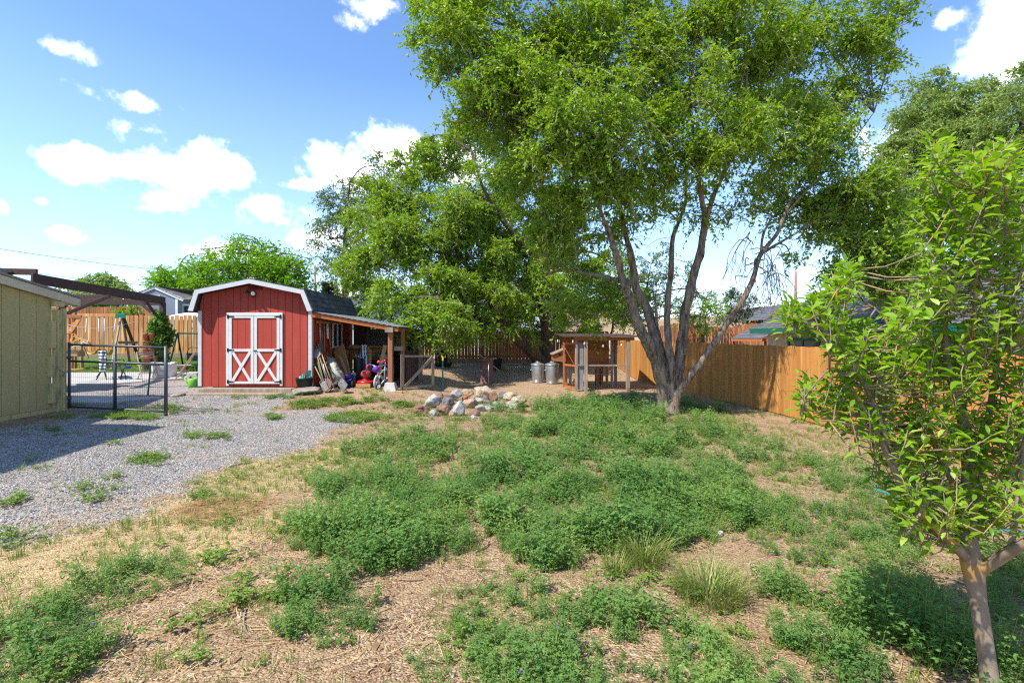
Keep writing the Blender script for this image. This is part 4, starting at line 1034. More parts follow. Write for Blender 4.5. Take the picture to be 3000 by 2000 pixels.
# ------------------------------------------------------------------ young apple tree close by
def apple():
    bx, by = 2.285, 2.46
    z0 = g(bx, by)
    root = thing('apple_tree', 'young apple tree with spotted trunk and large glossy leaves close to the camera', 'tree', (bx, by, z0))
    def q(px, py, D, r): v = P(px, py, D); return (v.x, v.y, v.z, r)
    limbs = [
        [(bx + .005, by, z0 - .05, .052), (bx, by, z0 + .1, .038), q(2880, 1880, 2.46, .035), q(2865, 1760, 2.46, .035), q(2845, 1650, 2.46, .046), q(2838, 1600, 2.46, .036), q(2830, 1500, 2.48, .030), q(2835, 1350, 2.5, .026), q(2815, 1200, 2.5, .022), q(2780, 1080, 2.5, .017), q(2762, 900, 2.5, .012), q(2760, 700, 2.5, .008), q(2758, 560, 2.5, .004)],
        [q(2848, 1670, 2.46, .030), q(2900, 1650, 2.40, .027), q(2960, 1610, 2.3, .024), q(3040, 1560, 2.2, .020), q(3120, 1400, 2.15, .014), q(3160, 1150, 2.15, .008)],
        [q(2838, 1640, 2.46, .026), q(2780, 1580, 2.4, .021), q(2700, 1500, 2.36, .018), q(2640, 1420, 2.34, .015), q(2580, 1290, 2.32, .012), q(2510, 1160, 2.3, .009), q(2440, 1080, 2.3, .006), q(2350, 1170, 2.3, .003)],
        [q(2835, 1560, 2.46, .022), q(2870, 1400, 2.55, .019), q(2900, 1200, 2.6, .015), q(2930, 1000, 2.62, .012), q(2950, 800, 2.62, .008), q(2940, 560, 2.6, .004)],
        [q(2832, 1480, 2.48, .020), q(2760, 1350, 2.6, .017), q(2700, 1200, 2.7, .014), q(2640, 1080, 2.7, .011), q(2600, 950, 2.7, .007), q(2560, 900, 2.7, .003)],
        [q(2640, 1420, 2.34, .012), q(2560, 1180, 2.36, .010), q(2470, 1010, 2.4, .008), q(2440, 900, 2.4, .005), q(2500, 790, 2.4, .003)],
        [q(2800, 1140, 2.5, .013), q(2850, 960, 2.4, .010), q(2860, 760, 2.35, .007), q(2890, 560, 2.35, .004), q(2885, 440, 2.35, .002)],
        [q(2960, 1610, 2.3, .015), q(2990, 1400, 2.35, .012), q(3010, 1100, 2.35, .009), q(3020, 800, 2.35, .005)],
        [q(2470, 1010, 2.4, .007), q(2400, 960, 2.38, .005), q(2330, 935, 2.36, .003)],
        [q(2580, 1290, 2.32, .008), q(2480, 1240, 2.25, .006), q(2400, 1230, 2.2, .003)],
        [q(2815, 1420, 2.48, .014), q(2740, 1440, 2.3, .010), q(2660, 1560, 2.25, .004)],
    ]
    tb = limb_mesh(limbs[:1], rough=.05, n=16, sub=12); ab = limb_mesh(limbs[1:], rough=.05, n=8)
    tb.add(ab.v, ab.f, 0, True); tb.build('trunk', M['barkyoung'], root, fix=False)
    pts = np.array([p for L in limbs for p in smooth_line(L, 8) if p[2] > .78])
    rg = np.random.default_rng(77)
    shoots = []
    env = [(2745, 470, 25), (2735, 540, 40), (2760, 640, 70), (2790, 740, 90), (2760, 840, 60), (2480, 820, 22), (2440, 880, 45), (2370, 925, 35), (2310, 935, 18), (2450, 950, 50), (2500, 1040, 40), (2660, 930, 40), (2660, 1020, 90), (2760, 980, 170), (2920, 640, 150), (2890, 510, 60), (2900, 860, 200), (2560, 1150, 120), (2430, 1180, 40), (2370, 1165, 30), (2740, 1160, 200), (2920, 1150, 220), (2600, 1290, 110), (2660, 1400, 110), (2820, 1380, 190), (2950, 1400, 140), (2730, 1510, 60), (2640, 1530, 30), (2850, 1520, 90), (2960, 540, 100), (3040, 850, 180), (3050, 1200, 180), (2520, 1030, 60)]
    for ex, ey, er in env:
        for _ in range(int(4 + er * .185)):
            a = rg.uniform(0, 6.28); r = er * math.sqrt(rg.uniform(0, 1))
            D = 2.5 + rg.normal(0, .2)
            v = np.array(P(ex + math.cos(a) * r, ey + math.sin(a) * r, min(max(D, 2.1), 3.1)))
            shoots.append(v)
    shoots = np.array(shoots)
    sb = MB()
    C, Dd, Nn, Ls = [], [], [], []
    for s in shoots:
        k = np.argmin(np.linalg.norm(pts[:, :3] - s, axis=1) + .35 * np.maximum(0, pts[:, 2] - s[2] + .05)); a = pts[k, :3]
        ln = rg.uniform(.10, .24)
        up = np.array([rg.normal(0, .35), rg.normal(0, .35), 1.0]); up += (s - a) * 1.2; up /= np.linalg.norm(up)
        b0 = s - up * ln * .5; e = s + up * ln * .5
        mid = (a + b0) / 2 + np.array([0, 0, -.02])
        sb.tube([a, mid, b0, s + rg.normal(0, .008, 3), e], [.0038, .0034, .003, .0025, .0012], 5)
        nl = int(rg.integers(10, 16)); ph = rg.uniform(0, 6.28)
        for j in range(nl):
            tt = (j + .3) / nl; c = b0 + (e - b0) * tt
            az_ = ph + j * 2.4; el_ = .15 + .75 * tt ** 2 + rg.normal(0, .25) - .35 * (tt < .3)
            h = np.array([math.cos(az_), math.sin(az_), 0])
            d = h * math.cos(el_) + np.array([0, 0, 1.]) * math.sin(el_) + up * .15
            n = np.array([0, 0, 1.]) * math.cos(el_) - h * math.sin(el_) + rg.normal(0, .25, 3)
            C.append(c + h * .006); Dd.append(d); Nn.append(n); Ls.append(rg.uniform(.052, .094) * (.45 + .75 * (1 - abs(tt - .45))) * .70)
    sb.build('shoots', M['barkyoung'], root, fix=False)['kind'] = 'stuff'
    C, Dd, Nn, Ls = map(np.array, (C, Dd, Nn, Ls))
    d = Dd / np.linalg.norm(Dd, axis=1, keepdims=True); sd = np.cross(d, Nn); sd /= np.linalg.norm(sd, axis=1, keepdims=True); u = np.cross(sd, d)
    m = len(C); L = Ls[:, None]; W = L * rg.uniform(.38, .52, (m, 1)); curl = rg.uniform(-.05, .6, (m, 1)); fold = rg.uniform(.15, .7, (m, 1)); pet = L * .16
    rows = []
    for (s_, wv) in ((0, .03), (.22, .72), (.5, 1.0), (.78, .70), (1.0, .04)):
        base = C + d * (pet + L * s_) - u * L * curl * s_ * s_
        wave = rg.normal(0, .03, (m, 1)) * L
        rows += [base + sd * W * .5 * wv + u * (W * .5 * wv * fold + wave), base, base - sd * W * .5 * wv + u * (W * .5 * wv * fold - wave)]
    V = np.stack(rows, 1).reshape(-1, 3)
    loc = []
    for k in range(4):
        for j in range(2): loc.append((k * 3 + j, k * 3 + j + 1, k * 3 + 4 + j, k * 3 + 3 + j))
    Fc = (np.arange(m)[:, None, None] * 15 + np.array(loc)[None]).reshape(-1, 4)
    np_mesh('crown', V, Fc, M['l_apple'], root, smooth=True)
apple()
# ------------------------------------------------------------------ red barn shed
def red_shed():
    Y = 13.9
    def X(cx): return (500 + .3189 * cx - 1500) / F * Y
    def Z(cy): return EYE - (750 + .3189 * cy - 979) / F * Y
    root = thing('red_shed', 'red barn shaped shed with white double doors and black shingle roof', 'shed', ((X(275) + X(1290)) / 2, Y, .35))
    x0, x1 = X(262), X(1292); xm = (x0 + x1) / 2 - .02; zf = Z(1200); depth = 3.62
    ze, zb, zt = 2.47, 2.90, 3.17     # eave, break, ridge of the wall
    bl, br = xm - 1.40, xm + 1.40
    def top(x):
        if x < bl: return ze + (zb - ze) * (x - x0) / (bl - x0) - .06
        if x < xm: return zb + (zt - zb) * (x - bl) / (xm - bl) - .06
        if x < br: return zt + (zb - zt) * (x - xm) / (br - xm) - .06
        return zb + (ze - zb) * (x - br) / (x1 - br) - .06
    w = MB()
    w.prism([(x0 + .02, zf), (x1 - .02, zf), (x1 - .02, ze - .1), (br, zb - .08), (xm, zt - .08), (bl, zb - .08), (x0 + .02, ze - .1)], (0, Y + .025, 0), (1, 0, 0), (0, 0, 1), (0, depth - .05, 0))
    sw = X(645) - X(577)          # grooved boards
    xs = [x0 + .02]; v = X(577)
    while v - sw > x0 + .04: v -= sw
    while v < x1 - .03: xs.append(v); v += sw
    xs.append(x1 - .02)
    zl = Z(474)
    for a, b in zip(xs[:-1], xs[1:]):
        a += .006; b -= .006
        if b - a < .02: continue
        br_ = [q for q in (bl, xm, br) if a < q < b]
        w.prism([(a, zf), (b, zf), (b, min(zl, top(b))), (a, min(zl, top(a)))], (0, Y, 0), (1, 0, 0), (0, 0, 1), (0, .024, 0))
        up = [(b, top(b))] + [(q, top(q)) for q in br_[::-1]] + [(a, top(a))]
        if min(top(a), top(b)) > zl + .02:
            w.prism([(a, zl), (b, zl)] + up, (0, Y - .006, 0), (1, 0, 0), (0, 0, 1), (0, .03, 0))
    yy = Y + .03
    while yy < Y + depth - .05:    # side boards
        e = min(yy + sw - .012, Y + depth - .03)
        w.bb(x1 - .02, x1, yy, e, zf, ze - .05); w.bb(x0, x0 + .02, yy, e, zf, ze - .05); yy += sw
    w.build('wall', M['red'], root)
    # roof
    oh, ov = .27, .07
    prof = [(x0 - .13, ze - .09), (bl - .05, zb + .03), (xm, zt + .055), (br + .05, zb + .03), (x1 + .13, ze - .09)]
    prof_in = [(x, z - .05) for x, z in prof]
    r = MB()
    for (a, b) in zip(prof[:-1], prof[1:]):
        n = max(2, int(math.hypot(b[0] - a[0], b[1] - a[1]) / .14))
        L = Vector((b[0] - a[0], 0, b[1] - a[1])); nrm = Vector((-L.z, 0, L.x)).normalized()
        up = a[1] < b[1]
        for k in range(n):
            s, e = k / n, (k + 1) / n
            pa, pb = Vector((a[0], 0, a[1])) + L * s, Vector((a[0], 0, a[1])) + L * e
            lo, hi = (pa, pb) if up else (pb, pa)
            y0 = Y - oh
            while y0 < Y + depth + .1:
                y1 = min(y0 + random.uniform(.28, .34), Y + depth + .12)
                th = .030 + random.uniform(-.003, .006)
                q0 = lo + nrm * th; q1 = hi + nrm * .014
                r.add([(lo.x, y0, lo.z), (lo.x, y1 - .004, lo.z), (hi.x, y1 - .004, hi.z), (hi.x, y0, hi.z), (q0.x, y0, q0.z), (q0.x, y1 - .004, q0.z), (q1.x, y1 - .004, q1.z), (q1.x, y0, q1.z)],
                      [(0, 1, 2, 3), (4, 7, 6, 5), (0, 4, 5, 1), (1, 5, 6, 2), (2, 6, 7, 3), (3, 7, 4, 0)])
                y0 = y1
    r.prism(prof + prof_in[::-1], (0, Y - oh + .012, -.002), (1, 0, 0), (0, 0, 1), (0, depth + oh + .1, 0))
    M['shingle_s'] = Mt('black_shingles', (.040, .042, .047), (.085, .086, .09), rough=.95, scale=9, bump=.5, island=.3, c3=(.12, .12, .125), spread=.4)
    r.build('roof', M['shingle_s'], root)
    f = MB(); inn = []
    for k, p in enumerate(prof):
        ds = []
        if k > 0: ds.append(Vector((p[0] - prof[k - 1][0], p[1] - prof[k - 1][1])).normalized())
        if k < 4: ds.append(Vector((prof[k + 1][0] - p[0], prof[k + 1][1] - p[1])).normalized())
        nr = [Vector((d.y, -d.x)) for d in ds]; m_ = sum(nr, Vector((0, 0))).normalized()
        L = .115 / max(.5, m_.dot(nr[0])); q = Vector(p) + m_ * L
        if k in (0, 4): q = Vector((p[0] + (.13 if k == 0 else -.13), p[1] - .012))
        inn.append((q.x, q.y))
    for k in range(4):
        f.prism([prof[k], prof[k + 1], inn[k + 1], inn[k]], (0, Y - oh - .016, -.004), (1, 0, 0), (0, 0, 1), (0, .026, 0))
    f.build('rake_board', M['wtrim'], root)
    for s, x in ((0, x0), (1, x1)):
        c = MB(); c.bb(x - .012, x + .075, Y - .022, Y - .002, zf + .02, ze - .085) if not s else c.bb(x - .075, x + .012, Y - .022, Y - .002, zf + .02, ze - .085)
        c.bb(x - .022, x - .002, Y - .02, Y + .09, zf + .02, ze - .085) if not s else c.bb(x + .002, x + .022, Y - .02, Y + .09, zf + .02, ze - .085)
        c.build('corner_trim', M['wtrim'], root, bevel=.003)
    # vent and light
    v = MB(); v.bb(X(718), X(842), Y - .016, Y - .004, Z(312), Z(252))
    for k in range(6): v.box(((X(718) + X(842)) / 2, Y - .02, Z(312) + .012 + k * .03), (X(842) - X(718) - .02, .012, .006), (R(30), 0, 0))
    v.build('vent', Mt('brown_red_vent', (.20, .028, .022), rough=.8), root)
    l = MB(); cx, cz = X(772), Z(345)
    l.lathe([(.06, 0), (.06, .03), (.03, .05)], (cx, Y - .006, cz), 14, rot=(R(90), 0, 0))
    l.tube([(cx, Y - .04, cz), (cx - .06, Y - .12, cz + .02)], .016); l.tube([(cx, Y - .04, cz), (cx + .05, Y - .12, cz - .02)], .016)
    l.tube([(cx, Y - .04, cz), (cx - .01, Y - .10, cz - .08)], .015)
    lo = l.build('flood_light', M['iron'], root)
    for s, ex, ez in ((-1, X(722), Z(322)), (1, X(795), Z(352))):
        h = MB()
        d = (Vector((ex, Y - .23, ez)) - Vector((cx + s * .05, Y - .1, cz))).normalized()
        a = Vector((ex, Y - .23, ez))
        h.tube([a - d * .17, a - d * .13, a - d * .03, a, a + d * .004], [.022, .028, .046, .052, .046], 16)
        h.build('lamp_head', [M['iron'] if s < 0 else M['concrete']], lo)
    sn = MB(); sn.lathe([(.0, -.035), (.03, -.03), (.042, 0), (.03, .03), (0, .04)], (X(770), Y - .11, Z(372)), 12); sn.build('motion_sensor', M['black'], lo)
    # doors
    fr = MB()
    fr.bb(X(522), X(1034), Y - .045, Y - .012, Z(549), Z(520))
    fr.bb(X(515), X(541), Y - .040, Y - .012, zf + .03, Z(549)); fr.bb(X(1009), X(1033), Y - .040, Y - .012, zf + .03, Z(549))
    fr.build('door_frame', M['white'], root, bevel=.004)
    for k, (dx0, dx1, hs) in enumerate(((543, 769, 0), (774, 1007, 1))):
        d = MB(); n = 3
        zb_, zt_ = Z(1171), Z(552)
        ww = (X(dx1) - X(dx0)) / n
        for i in range(n): d.bb(X(dx0) + i * ww + .004, X(dx0) + (i + 1) * ww - .004, Y - .022, Y - .008, zb_, zt_)
        d.bb(X(dx0), X(dx1), Y - .012, Y - .006, zb_, zt_)
        do = d.build('door', M['red'], root)
        tr = MB(); T0, T1 = Y - .046, Y - .022
        s0 = 26
        tr.bb(X(dx0), X(dx0 + s0), T0, T1, zb_, zt_); tr.bb(X(dx1 - s0), X(dx1), T0, T1, zb_, zt_)
        tr.bb(X(dx0 + s0), X(dx1 - s0), T0 + .002, T1, Z(570), zt_); tr.bb(X(dx0 + s0), X(dx1 - s0), T0 + .002, T1, Z(877), Z(853)); tr.bb(X(dx0 + s0), X(dx1 - s0), T0 + .002, T1, zb_, Z(1151))
        ax, bx, az_, bz = X(dx0 + s0 + 6), X(dx1 - s0 - 6), Z(1151), Z(877)
        tr.bar((ax, Y - .036, az_ + .01), (bx, Y - .036, bz - .01), .022, .075, up=(0, 0, 1))
        tr.bar((ax, Y - .030, bz - .01), (bx, Y - .030, az_ + .01), .014, .075, up=(0, 0, 1))
        tr.build('door_trim', M['white'], do, bevel=.003)
        for cy in (556, 862, 1152):
            hg = MB(); xx = X(dx0 - 4) if hs == 0 else X(dx1 + 4); sg = 1 if hs == 0 else -1
            hg.bb(xx - sg * .035, xx + sg * .005, Y - .056, Y - .046, Z(cy) - .05, Z(cy) + .05)
            hg.prism([(0, .022), (sg * .15, .008), (sg * .15, -.008), (0, -.022)], (xx + sg * .005, Y - .055, Z(cy)), (1, 0, 0), (0, 0, 1), (0, .009, 0))
            hg.build('hinge', M['iron'], do)
        if hs:
            hd = MB(); hd.bb(X(772), X(800), Y - .058, Y - .046, Z(872), Z(864)); hd.tube([(X(776), Y - .05, Z(868)), (X(776), Y - .085, Z(868))], .01); hd.build('latch', M['iron'], do)
    # wide plank steps
    return root
red_shed()

def timber_step(name, label, x0, x1, y0, y1, z0, z1):
    b = MB(); n = max(1, round((y1 - y0) / .15)); w = (y1 - y0) / n
    for i in range(n): b.bb(x0 + random.uniform(-.01, .02), x1 + random.uniform(-.03, .01), y0 + i * w + .003, y0 + (i + 1) * w - .004, z0, z1 + random.uniform(-.003, .003))
    return tag(b.build(name, M['oldwood'], bevel=.008), label, 'step', 'timber steps before the red shed')
timber_step('timber_step', 'upper weathered timber step, worn along its middle, against the double doors', -8.33, -5.83, 13.52, 13.86, .1, .315)
timber_step('timber_step', 'lower weathered timber step at gravel level in front of the shed', -8.60, -6.0, 13.2, 13.515, .02, .215)

# ------------------------------------------------------------------ lean-to beside it
def lean_to():
    Y = 13.86
    xa, xb, za, zb = -5.43, -3.18, 2.32, 1.93
    root = thing('lean_to', 'open timber lean-to with orange front board sheltering tools beside the red shed', 'lean-to', (-4.4, 14, .2))
    sl = (zb - za) / (xb - xa)
    r = MB(); y1 = 17.3
    n = 30
    P_ = []
    for i in range(n + 1):
        x = xa + (xb - .0 - xa + .12) * i / n
        P_.append((x, za + sl * (x - xa) + .055 + (.012 if i % 2 else 0)))
    r.prism(P_ + [(x, z - .02) for x, z in P_[::-1]], (0, Y - .06, 0), (1, 0, 0), (0, 0, 1), (0, y1 - Y + .1, 0))
    r.build('roof', M['metal'], root)
    f = MB(); f.bar((xa, Y, za - .04), (xb + .1, Y, za - .04 + sl * (xb + .1 - xa)), .04, .115); f.build('fascia', M['orange'], root, bevel=.004)
    for y in (14.7, 15.55, 16.4, 17.2):
        b = MB(); b.bar((xa, y, za - .05), (xb + .1, y, za - .05 + sl * (xb + .1 - xa)), .04, .10); b.build('rafter', M['postwood'], root)
    for (x, y, w) in ((-3.30, 13.92, .12), (-3.22, 15.1, .10), (-3.22, 17.2, .10)):
        p = MB(); p.bb(x - w / 2, x + w / 2, y - w / 2, y + w / 2, g(x, y) + (.14 if y < 14 else 0), zb - .10); po = p.build('post', M['postwood'], root, bevel=.006)
        if y < 14:
            c = MB(); z = g(x, y) - .02
            c.add([(x - .19, y - .19, z), (x + .19, y - .19, z), (x + .19, y + .19, z), (x - .19, y + .19, z), (x - .12, y - .12, z + .24), (x + .12, y - .12, z + .24), (x + .12, y + .12, z + .24), (x - .12, y + .12, z + .24)],
                  [(0, 3, 2, 1), (4, 5, 6, 7), (0, 1, 5, 4), (1, 2, 6, 5), (2, 3, 7, 6), (3, 0, 4, 7)]); c.build('pier_block', M['concrete'], root, bevel=.01)
            k = MB(); k.bb(x - .12, x + .10, y - .16, y - .075, zb - .13, zb + .0); k.build('beam_end', M['oldwood'], root, bevel=.005)
    b = MB(); b.bar((xb - .06, 13.98, zb - .045), (xb - .06, y1, zb - .045), .06, .09); b.build('side_beam', M['postwood'], root)
    q = MB(); q.bb(-3.24, -2.98, 14.05, 14.09, 1.30, 1.42); q.build('side_rail', M['oldwood'], root)
    # back wall: corrugated sheet, with dark boards added to shut out light
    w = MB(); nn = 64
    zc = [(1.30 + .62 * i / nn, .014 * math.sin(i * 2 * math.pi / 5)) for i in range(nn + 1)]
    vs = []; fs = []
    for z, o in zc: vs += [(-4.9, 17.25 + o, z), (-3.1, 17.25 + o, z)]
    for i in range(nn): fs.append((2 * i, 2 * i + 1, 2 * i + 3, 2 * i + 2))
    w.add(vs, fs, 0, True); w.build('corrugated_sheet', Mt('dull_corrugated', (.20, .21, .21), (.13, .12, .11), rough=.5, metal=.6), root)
    s = MB(); s.bb(-5.35, -3.1, 17.29, 17.33, .3, 1.30); s.bb(-5.35, -4.78, 17.295, 17.325, 1.31, 2.2); s.build('added_back_boards', M['darkwood'], root)
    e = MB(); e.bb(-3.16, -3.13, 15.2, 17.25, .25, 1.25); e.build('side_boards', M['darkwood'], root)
    return root
lean_to()

def shed_window():
    x = -5.405
    o = thing('window', 'narrow white framed window on the shaded side of the red shed', 'window', (x, 15.8, 1.3))
    b = MB(); y0, y1, z0, z1 = 15.40, 16.25, 1.34, 2.10
    for ya, yb, za, zb in ((y0, y0 + .05, z0, z1), (y1 - .05, y1, z0, z1), (y0 + .05, y1 - .05, z0, z0 + .05), (y0 + .05, y1 - .05, z1 - .05, z1), ((y0 + y1) / 2 - .025, (y0 + y1) / 2 + .025, z0 + .05, z1 - .05)): b.bb(x - .01, x + .035, ya, yb, za, zb)
    b.build('frame', M['white'], o)
    p = MB(); p.bb(x - .008, x + .008, y0 + .05, y1 - .05, z0 + .05, z1 - .05); p.build('pane', M['glass'], o)
shed_window()

# ------------------------------------------------------------------ olive outbuilding at the edge
def olive():
    xw = -10.27
    root = thing('olive_building', 'olive green board sided outbuilding with cream sloping roof edge', 'building', (xw, 8, 0))
    y1, zt = 11.42, 2.50
    sl = -.19
    def zr(y): return 2.53 + sl * (y - 11.4)
    w = MB(); y = y1
    gr = .375
    w.prism([(5.0, -.02), (y1 - .01, -.02), (y1 - .01, zr(y1)), (5.0, zr(5.0))], (xw - .02, 0, 0), (0, 1, 0), (0, 0, 1), (-4, 0, 0))
    while y > 5.2:
        a = y - gr + .012
        w.prism([(a, .10 + .01), (y, .10 + .01), (y, zr(y)), (a, zr(a))], (xw, 0, 0), (0, 1, 0), (0, 0, 1), (-.018, 0, 0)); y -= gr
    w.bb(xw - 4, xw - .02, y1 - .02, y1, 0, 2.45)
    w.build('wall', M['olive'], root)
    s = MB(); s.bb(xw - .05, xw + .025, 5, y1 + .02, -.05, .10); s.build('foundation_board', M['olivetrim'], root)
    p = MB(); p.bb(xw - .02, xw + .12, y1 + .03, y1 + .14, 0, 2.30); p.bb(xw + .06, xw + .17, y1 + .143, y1 + .20, 0, 2.34)
    p.build('corner_post', M['olivetrim'], root, bevel=.006)
    for e in ((xw - .02, xw + .10, y1 - .09, y1 + .025, .22, .66), (xw - .02, xw + .08, y1 - .10, y1 + .024, .80, 1.26), (xw - .02, xw + .09, y1 - .09, y1 + .025, 1.44, 2.05), (xw + .02, xw + .12, y1 - .05, y1 + .2, 2.365, 2.48)):
        q = MB(); q.bb(*e); q.build('trim_block', M['olivetrim'], root, bevel=.006)
    h = MB(); h.lathe([(.035, 0), (.04, .02), (.04, .08), (.02, .1)], (xw + .13, y1 + .11, .82), 12); h.bb(xw + .1, xw + .13, y1 + .07, y1 + .15, .80, .94); h.build('outlet_box', M['olivetrim'], root)
    yo = 12.05
    f = MB(); f.prism([(5.0, zr(5.0) + .0), (yo, zr(yo)), (yo, zr(yo) + .17), (5.0, zr(5.0) + .17)], (xw + .115, 0, 0), (0, 1, 0), (0, 0, 1), (-.03, 0, 0)); f.build('fascia', M['cream'], root)
    so_ = MB(); so_.prism([(5.0, zr(5.0) + .015), (yo - .03, zr(yo) + .015), (yo - .03, zr(yo) + .05), (5.0, zr(5.0) + .05)], (xw + .085, 0, 0), (0, 1, 0), (0, 0, 1), (-4.3, 0, 0)); so_.build('soffit', M['cream'], root)
    r = MB(); r.prism([(4.9, zr(4.9) + .18), (yo + .03, zr(yo + .03) + .18), (yo + .03, zr(yo + .03) + .225), (4.9, zr(4.9) + .225)], (xw + .135, 0, 0), (0, 1, 0), (0, 0, 1), (-4.4, 0, 0)); r.build('roof', M['shingle_br'], root)
    # unseen taller wing of the house, placed and sized for its gravel shadow
    t_ = MB(); t_.bb(-20, -10.4, -2, 6.6, 0, 6.2); t_.build('unseen_upper_wall', M['olive'], root)
    u = MB(); u.prism([(-20.4, 6.0), (-9.95, 6.0), (-9.95, 6.15), (-15.2, 8.2), (-20.4, 6.15)], (0, 6.9, 0), (1, 0, 0), (0, 0, 1), (0, -9.2, 0)); u.build('unseen_upper_roof', M['shingle_br'], root)
    c = MB(); a = P(-8, 792, 12.9)
    c.bb(a.x - 1.2, a.x + .10, 12.6, 13.2, 2.4, a.z); c.build('roof_corner', M['cream'], root)  # corner of a higher roof, built as a capped block
    cc_ = MB(); cc_.prism([(-1.3, .10), (.17, -.04), (.17, .02), (-1.3, .16)], (a.x + .05, 12.5, a.z), (1, 0, 0), (0, 0, 1), (0, .8, 0)); cc_.build('roof_corner_cap', M['shingle_br'], root)
olive()

# ------------------------------------------------------------------ gate
def gate():
    a = Vector((-10.05, 11.62, 0)); b = Vector((-7.45, 11.02, 0))
    root = thing('metal_gate', 'dark grey tubular gate with wire mesh standing open beside the olive building', 'gate', (a.x, a.y, 0))
    zt0, zb0, zt1, zb1 = 1.515, .115, 1.465, .085
    def at(s, z): return Vector((a.x + (b.x - a.x) * s, a.y + (b.y - a.y) * s, z))
    d = (b - a).normalized(); nrm = Vector((-d.y, d.x, 0))
    def zz(s, k): return (zb0 * (1 - s) + zb1 * s) + k * ((zt0 - zb0) * (1 - s) + (zt1 - zb1) * s)
    for k in (0, .735, 1):
        m = MB(); m.tube([at(0, zz(0, k)), at(.487, zz(.487, k)), at(1, zz(1, k))], .026, 12); m.build('rail', M['gatepaint'], root)
    for s, r, lo, hi in ((0, .030, -.04, .05), (.487, .032, 0, 0), (1, .036, -.10, .03)):
        m = MB(); m.tube([at(s, zz(s, 0) + lo), at(s, zz(s, 1) + hi)], r, 14); m.build('upright', M['gatepaint'], root)
    w = MB(); N = 46
    for i in range(1, N):
        s = i / N
        if abs(s - .487) < .008: continue
        p, q = at(s, zz(s, .01)), at(s, zz(s, .73)); o = nrm * .012
        w.tube([p + o, q + o], .0022, 4)
    for i in range(1, 9):
        k = .73 * i / 9 + .006 * math.sin(i * 3)
        w.tube([at(.01, zz(0, k)) + nrm * .016, at(.5, zz(.5, k) - .004) + nrm * .016, at(.99, zz(1, k)) + nrm * .016], .0022, 4)
    w.build('wire_mesh', M['wire'], root, fix=False)
    w = MB()
    for i in range(0, 9):
        s = .83 + .16 * i / 9; w.tube([at(s, zz(s, .74)) + nrm * .012, at(s, zz(s, .985)) + nrm * .012], .0018, 4)
    for k in (.8, .87, .94): w.tube([at(.83, zz(.83, k)) + nrm * .014, at(.99, zz(1, k)) + nrm * .014], .0018, 4)
    w.build('wire_patch', M['wire'], root, fix=False)
    for z in (.30, 1.22):
        h = MB(); h.tube([at(0, z) - d * .10, at(0, z) + d * .06], .012, 8); h.lathe([(.04, -.03), (.04, .03)], at(0, z), 12); h.build('hinge', M['gatepaint'], root)
gate()

# ------------------------------------------------------------------ board fences
def fence(name, label, A, B, ztop, mat, w=.14, th=.018, gap=.004, zjit=.012, side=1, rails=(.3, 1.2), postgap=2.4, curve=None, ear=0, group=None, cap=None, kick=None, z_off=.02):
    A, B = Vector((A[0], A[1], 0)), Vector((B[0], B[1], 0)); L = (B - A).length; d = (B - A).normalized(); nrm = Vector((-d.y, d.x, 0)) * side
    root = thing(name, label, 'fence', (A.x, A.y, g(A.x, A.y)), group)
    m = MB(); s = 0
    while s < L:
        ww = w * random.uniform(.93, 1.05)
        p = A + d * (s + ww / 2); z0 = g(p.x, p.y) + z_off; z1 = (ztop(s / L) if callable(ztop) else ztop) + random.uniform(-zjit, zjit)
        ang = math.atan2(d.y, d.x) + random.uniform(-.008, .008)
        c = p + nrm * random.uniform(-.003, .003)
        m.box((c.x, c.y, (z0 + z1) / 2), (ww, th, z1 - z0), (random.uniform(-.004, .004), random.uniform(-.006, .006), ang))
        s += ww + gap * random.uniform(.2, 2)
    m.build('boards', mat, root, bevel=.003)
    for rz in rails:
        r = MB(); o = nrm * -(th / 2 + .022)
        za, zb_ = g(A.x, A.y) + rz, g(B.x, B.y) + rz
        r.bar(A + o + Vector((0, 0, za)), B + o + Vector((0, 0, zb_)), .035, .085); r.build('rail', M['oldwood'], root)
    n = int(L / postgap) + 1
    for i in range(n + 1):
        p = A + d * (L * i / n) - nrm * (th / 2 + .09)
        z1 = (ztop(i / n) if callable(ztop) else ztop) - .05
        q = MB(); q.box((p.x, p.y, (g(p.x, p.y) - .1 + z1) / 2), (.09, .09, z1 - g(p.x, p.y) + .1), (0, 0, math.atan2(d.y, d.x))); q.build('post', M['oldwood'], root)
    if cap:
        c = MB(); c.bar(A + Vector((0, 0, ztop + .02)), B + Vector((0, 0, ztop + .02)), .12, .035); c.build('cap_rail', M['oldwood'], root)
    if kick:
        k = MB(); o = nrm * (th / 2 + .02)
        k.bar(A + o + Vector((0, 0, g(A.x, A.y) + .1)), B + o + Vector((0, 0, g(B.x, B.y) + .1)), .035, .2); k.build('kick_board', M['oldwood'], root)
    return root
M['fence_n'] = Mt('fresh_stained_boards', (.50, .235, .060), (.40, .165, .038), rough=.7, scale=1.8, stretch=(14, 14, .7), bump=.25, bscale=5, island=.17, c3=(.58, .31, .11), spread=.6, dist=.006)
fence('board_fence', 'honey stained board fence running past the elm toward the young apple tree', (7.35, .4), (4.24, 21.9), lambda s: 1.49 + .03 * s, M['fence_n'], w=.145, side=1, rails=(.3, 1.1), group=None)
fence('board_fence', 'shaded red brown board fence closing the back of the mulched yard', (4.2, 22.4), (-3.2, 22.5), lambda s: 1.89, M['fence_old'], w=.14, gap=.012, zjit=.02, side=1, rails=(.3, 1.1), kick=True)
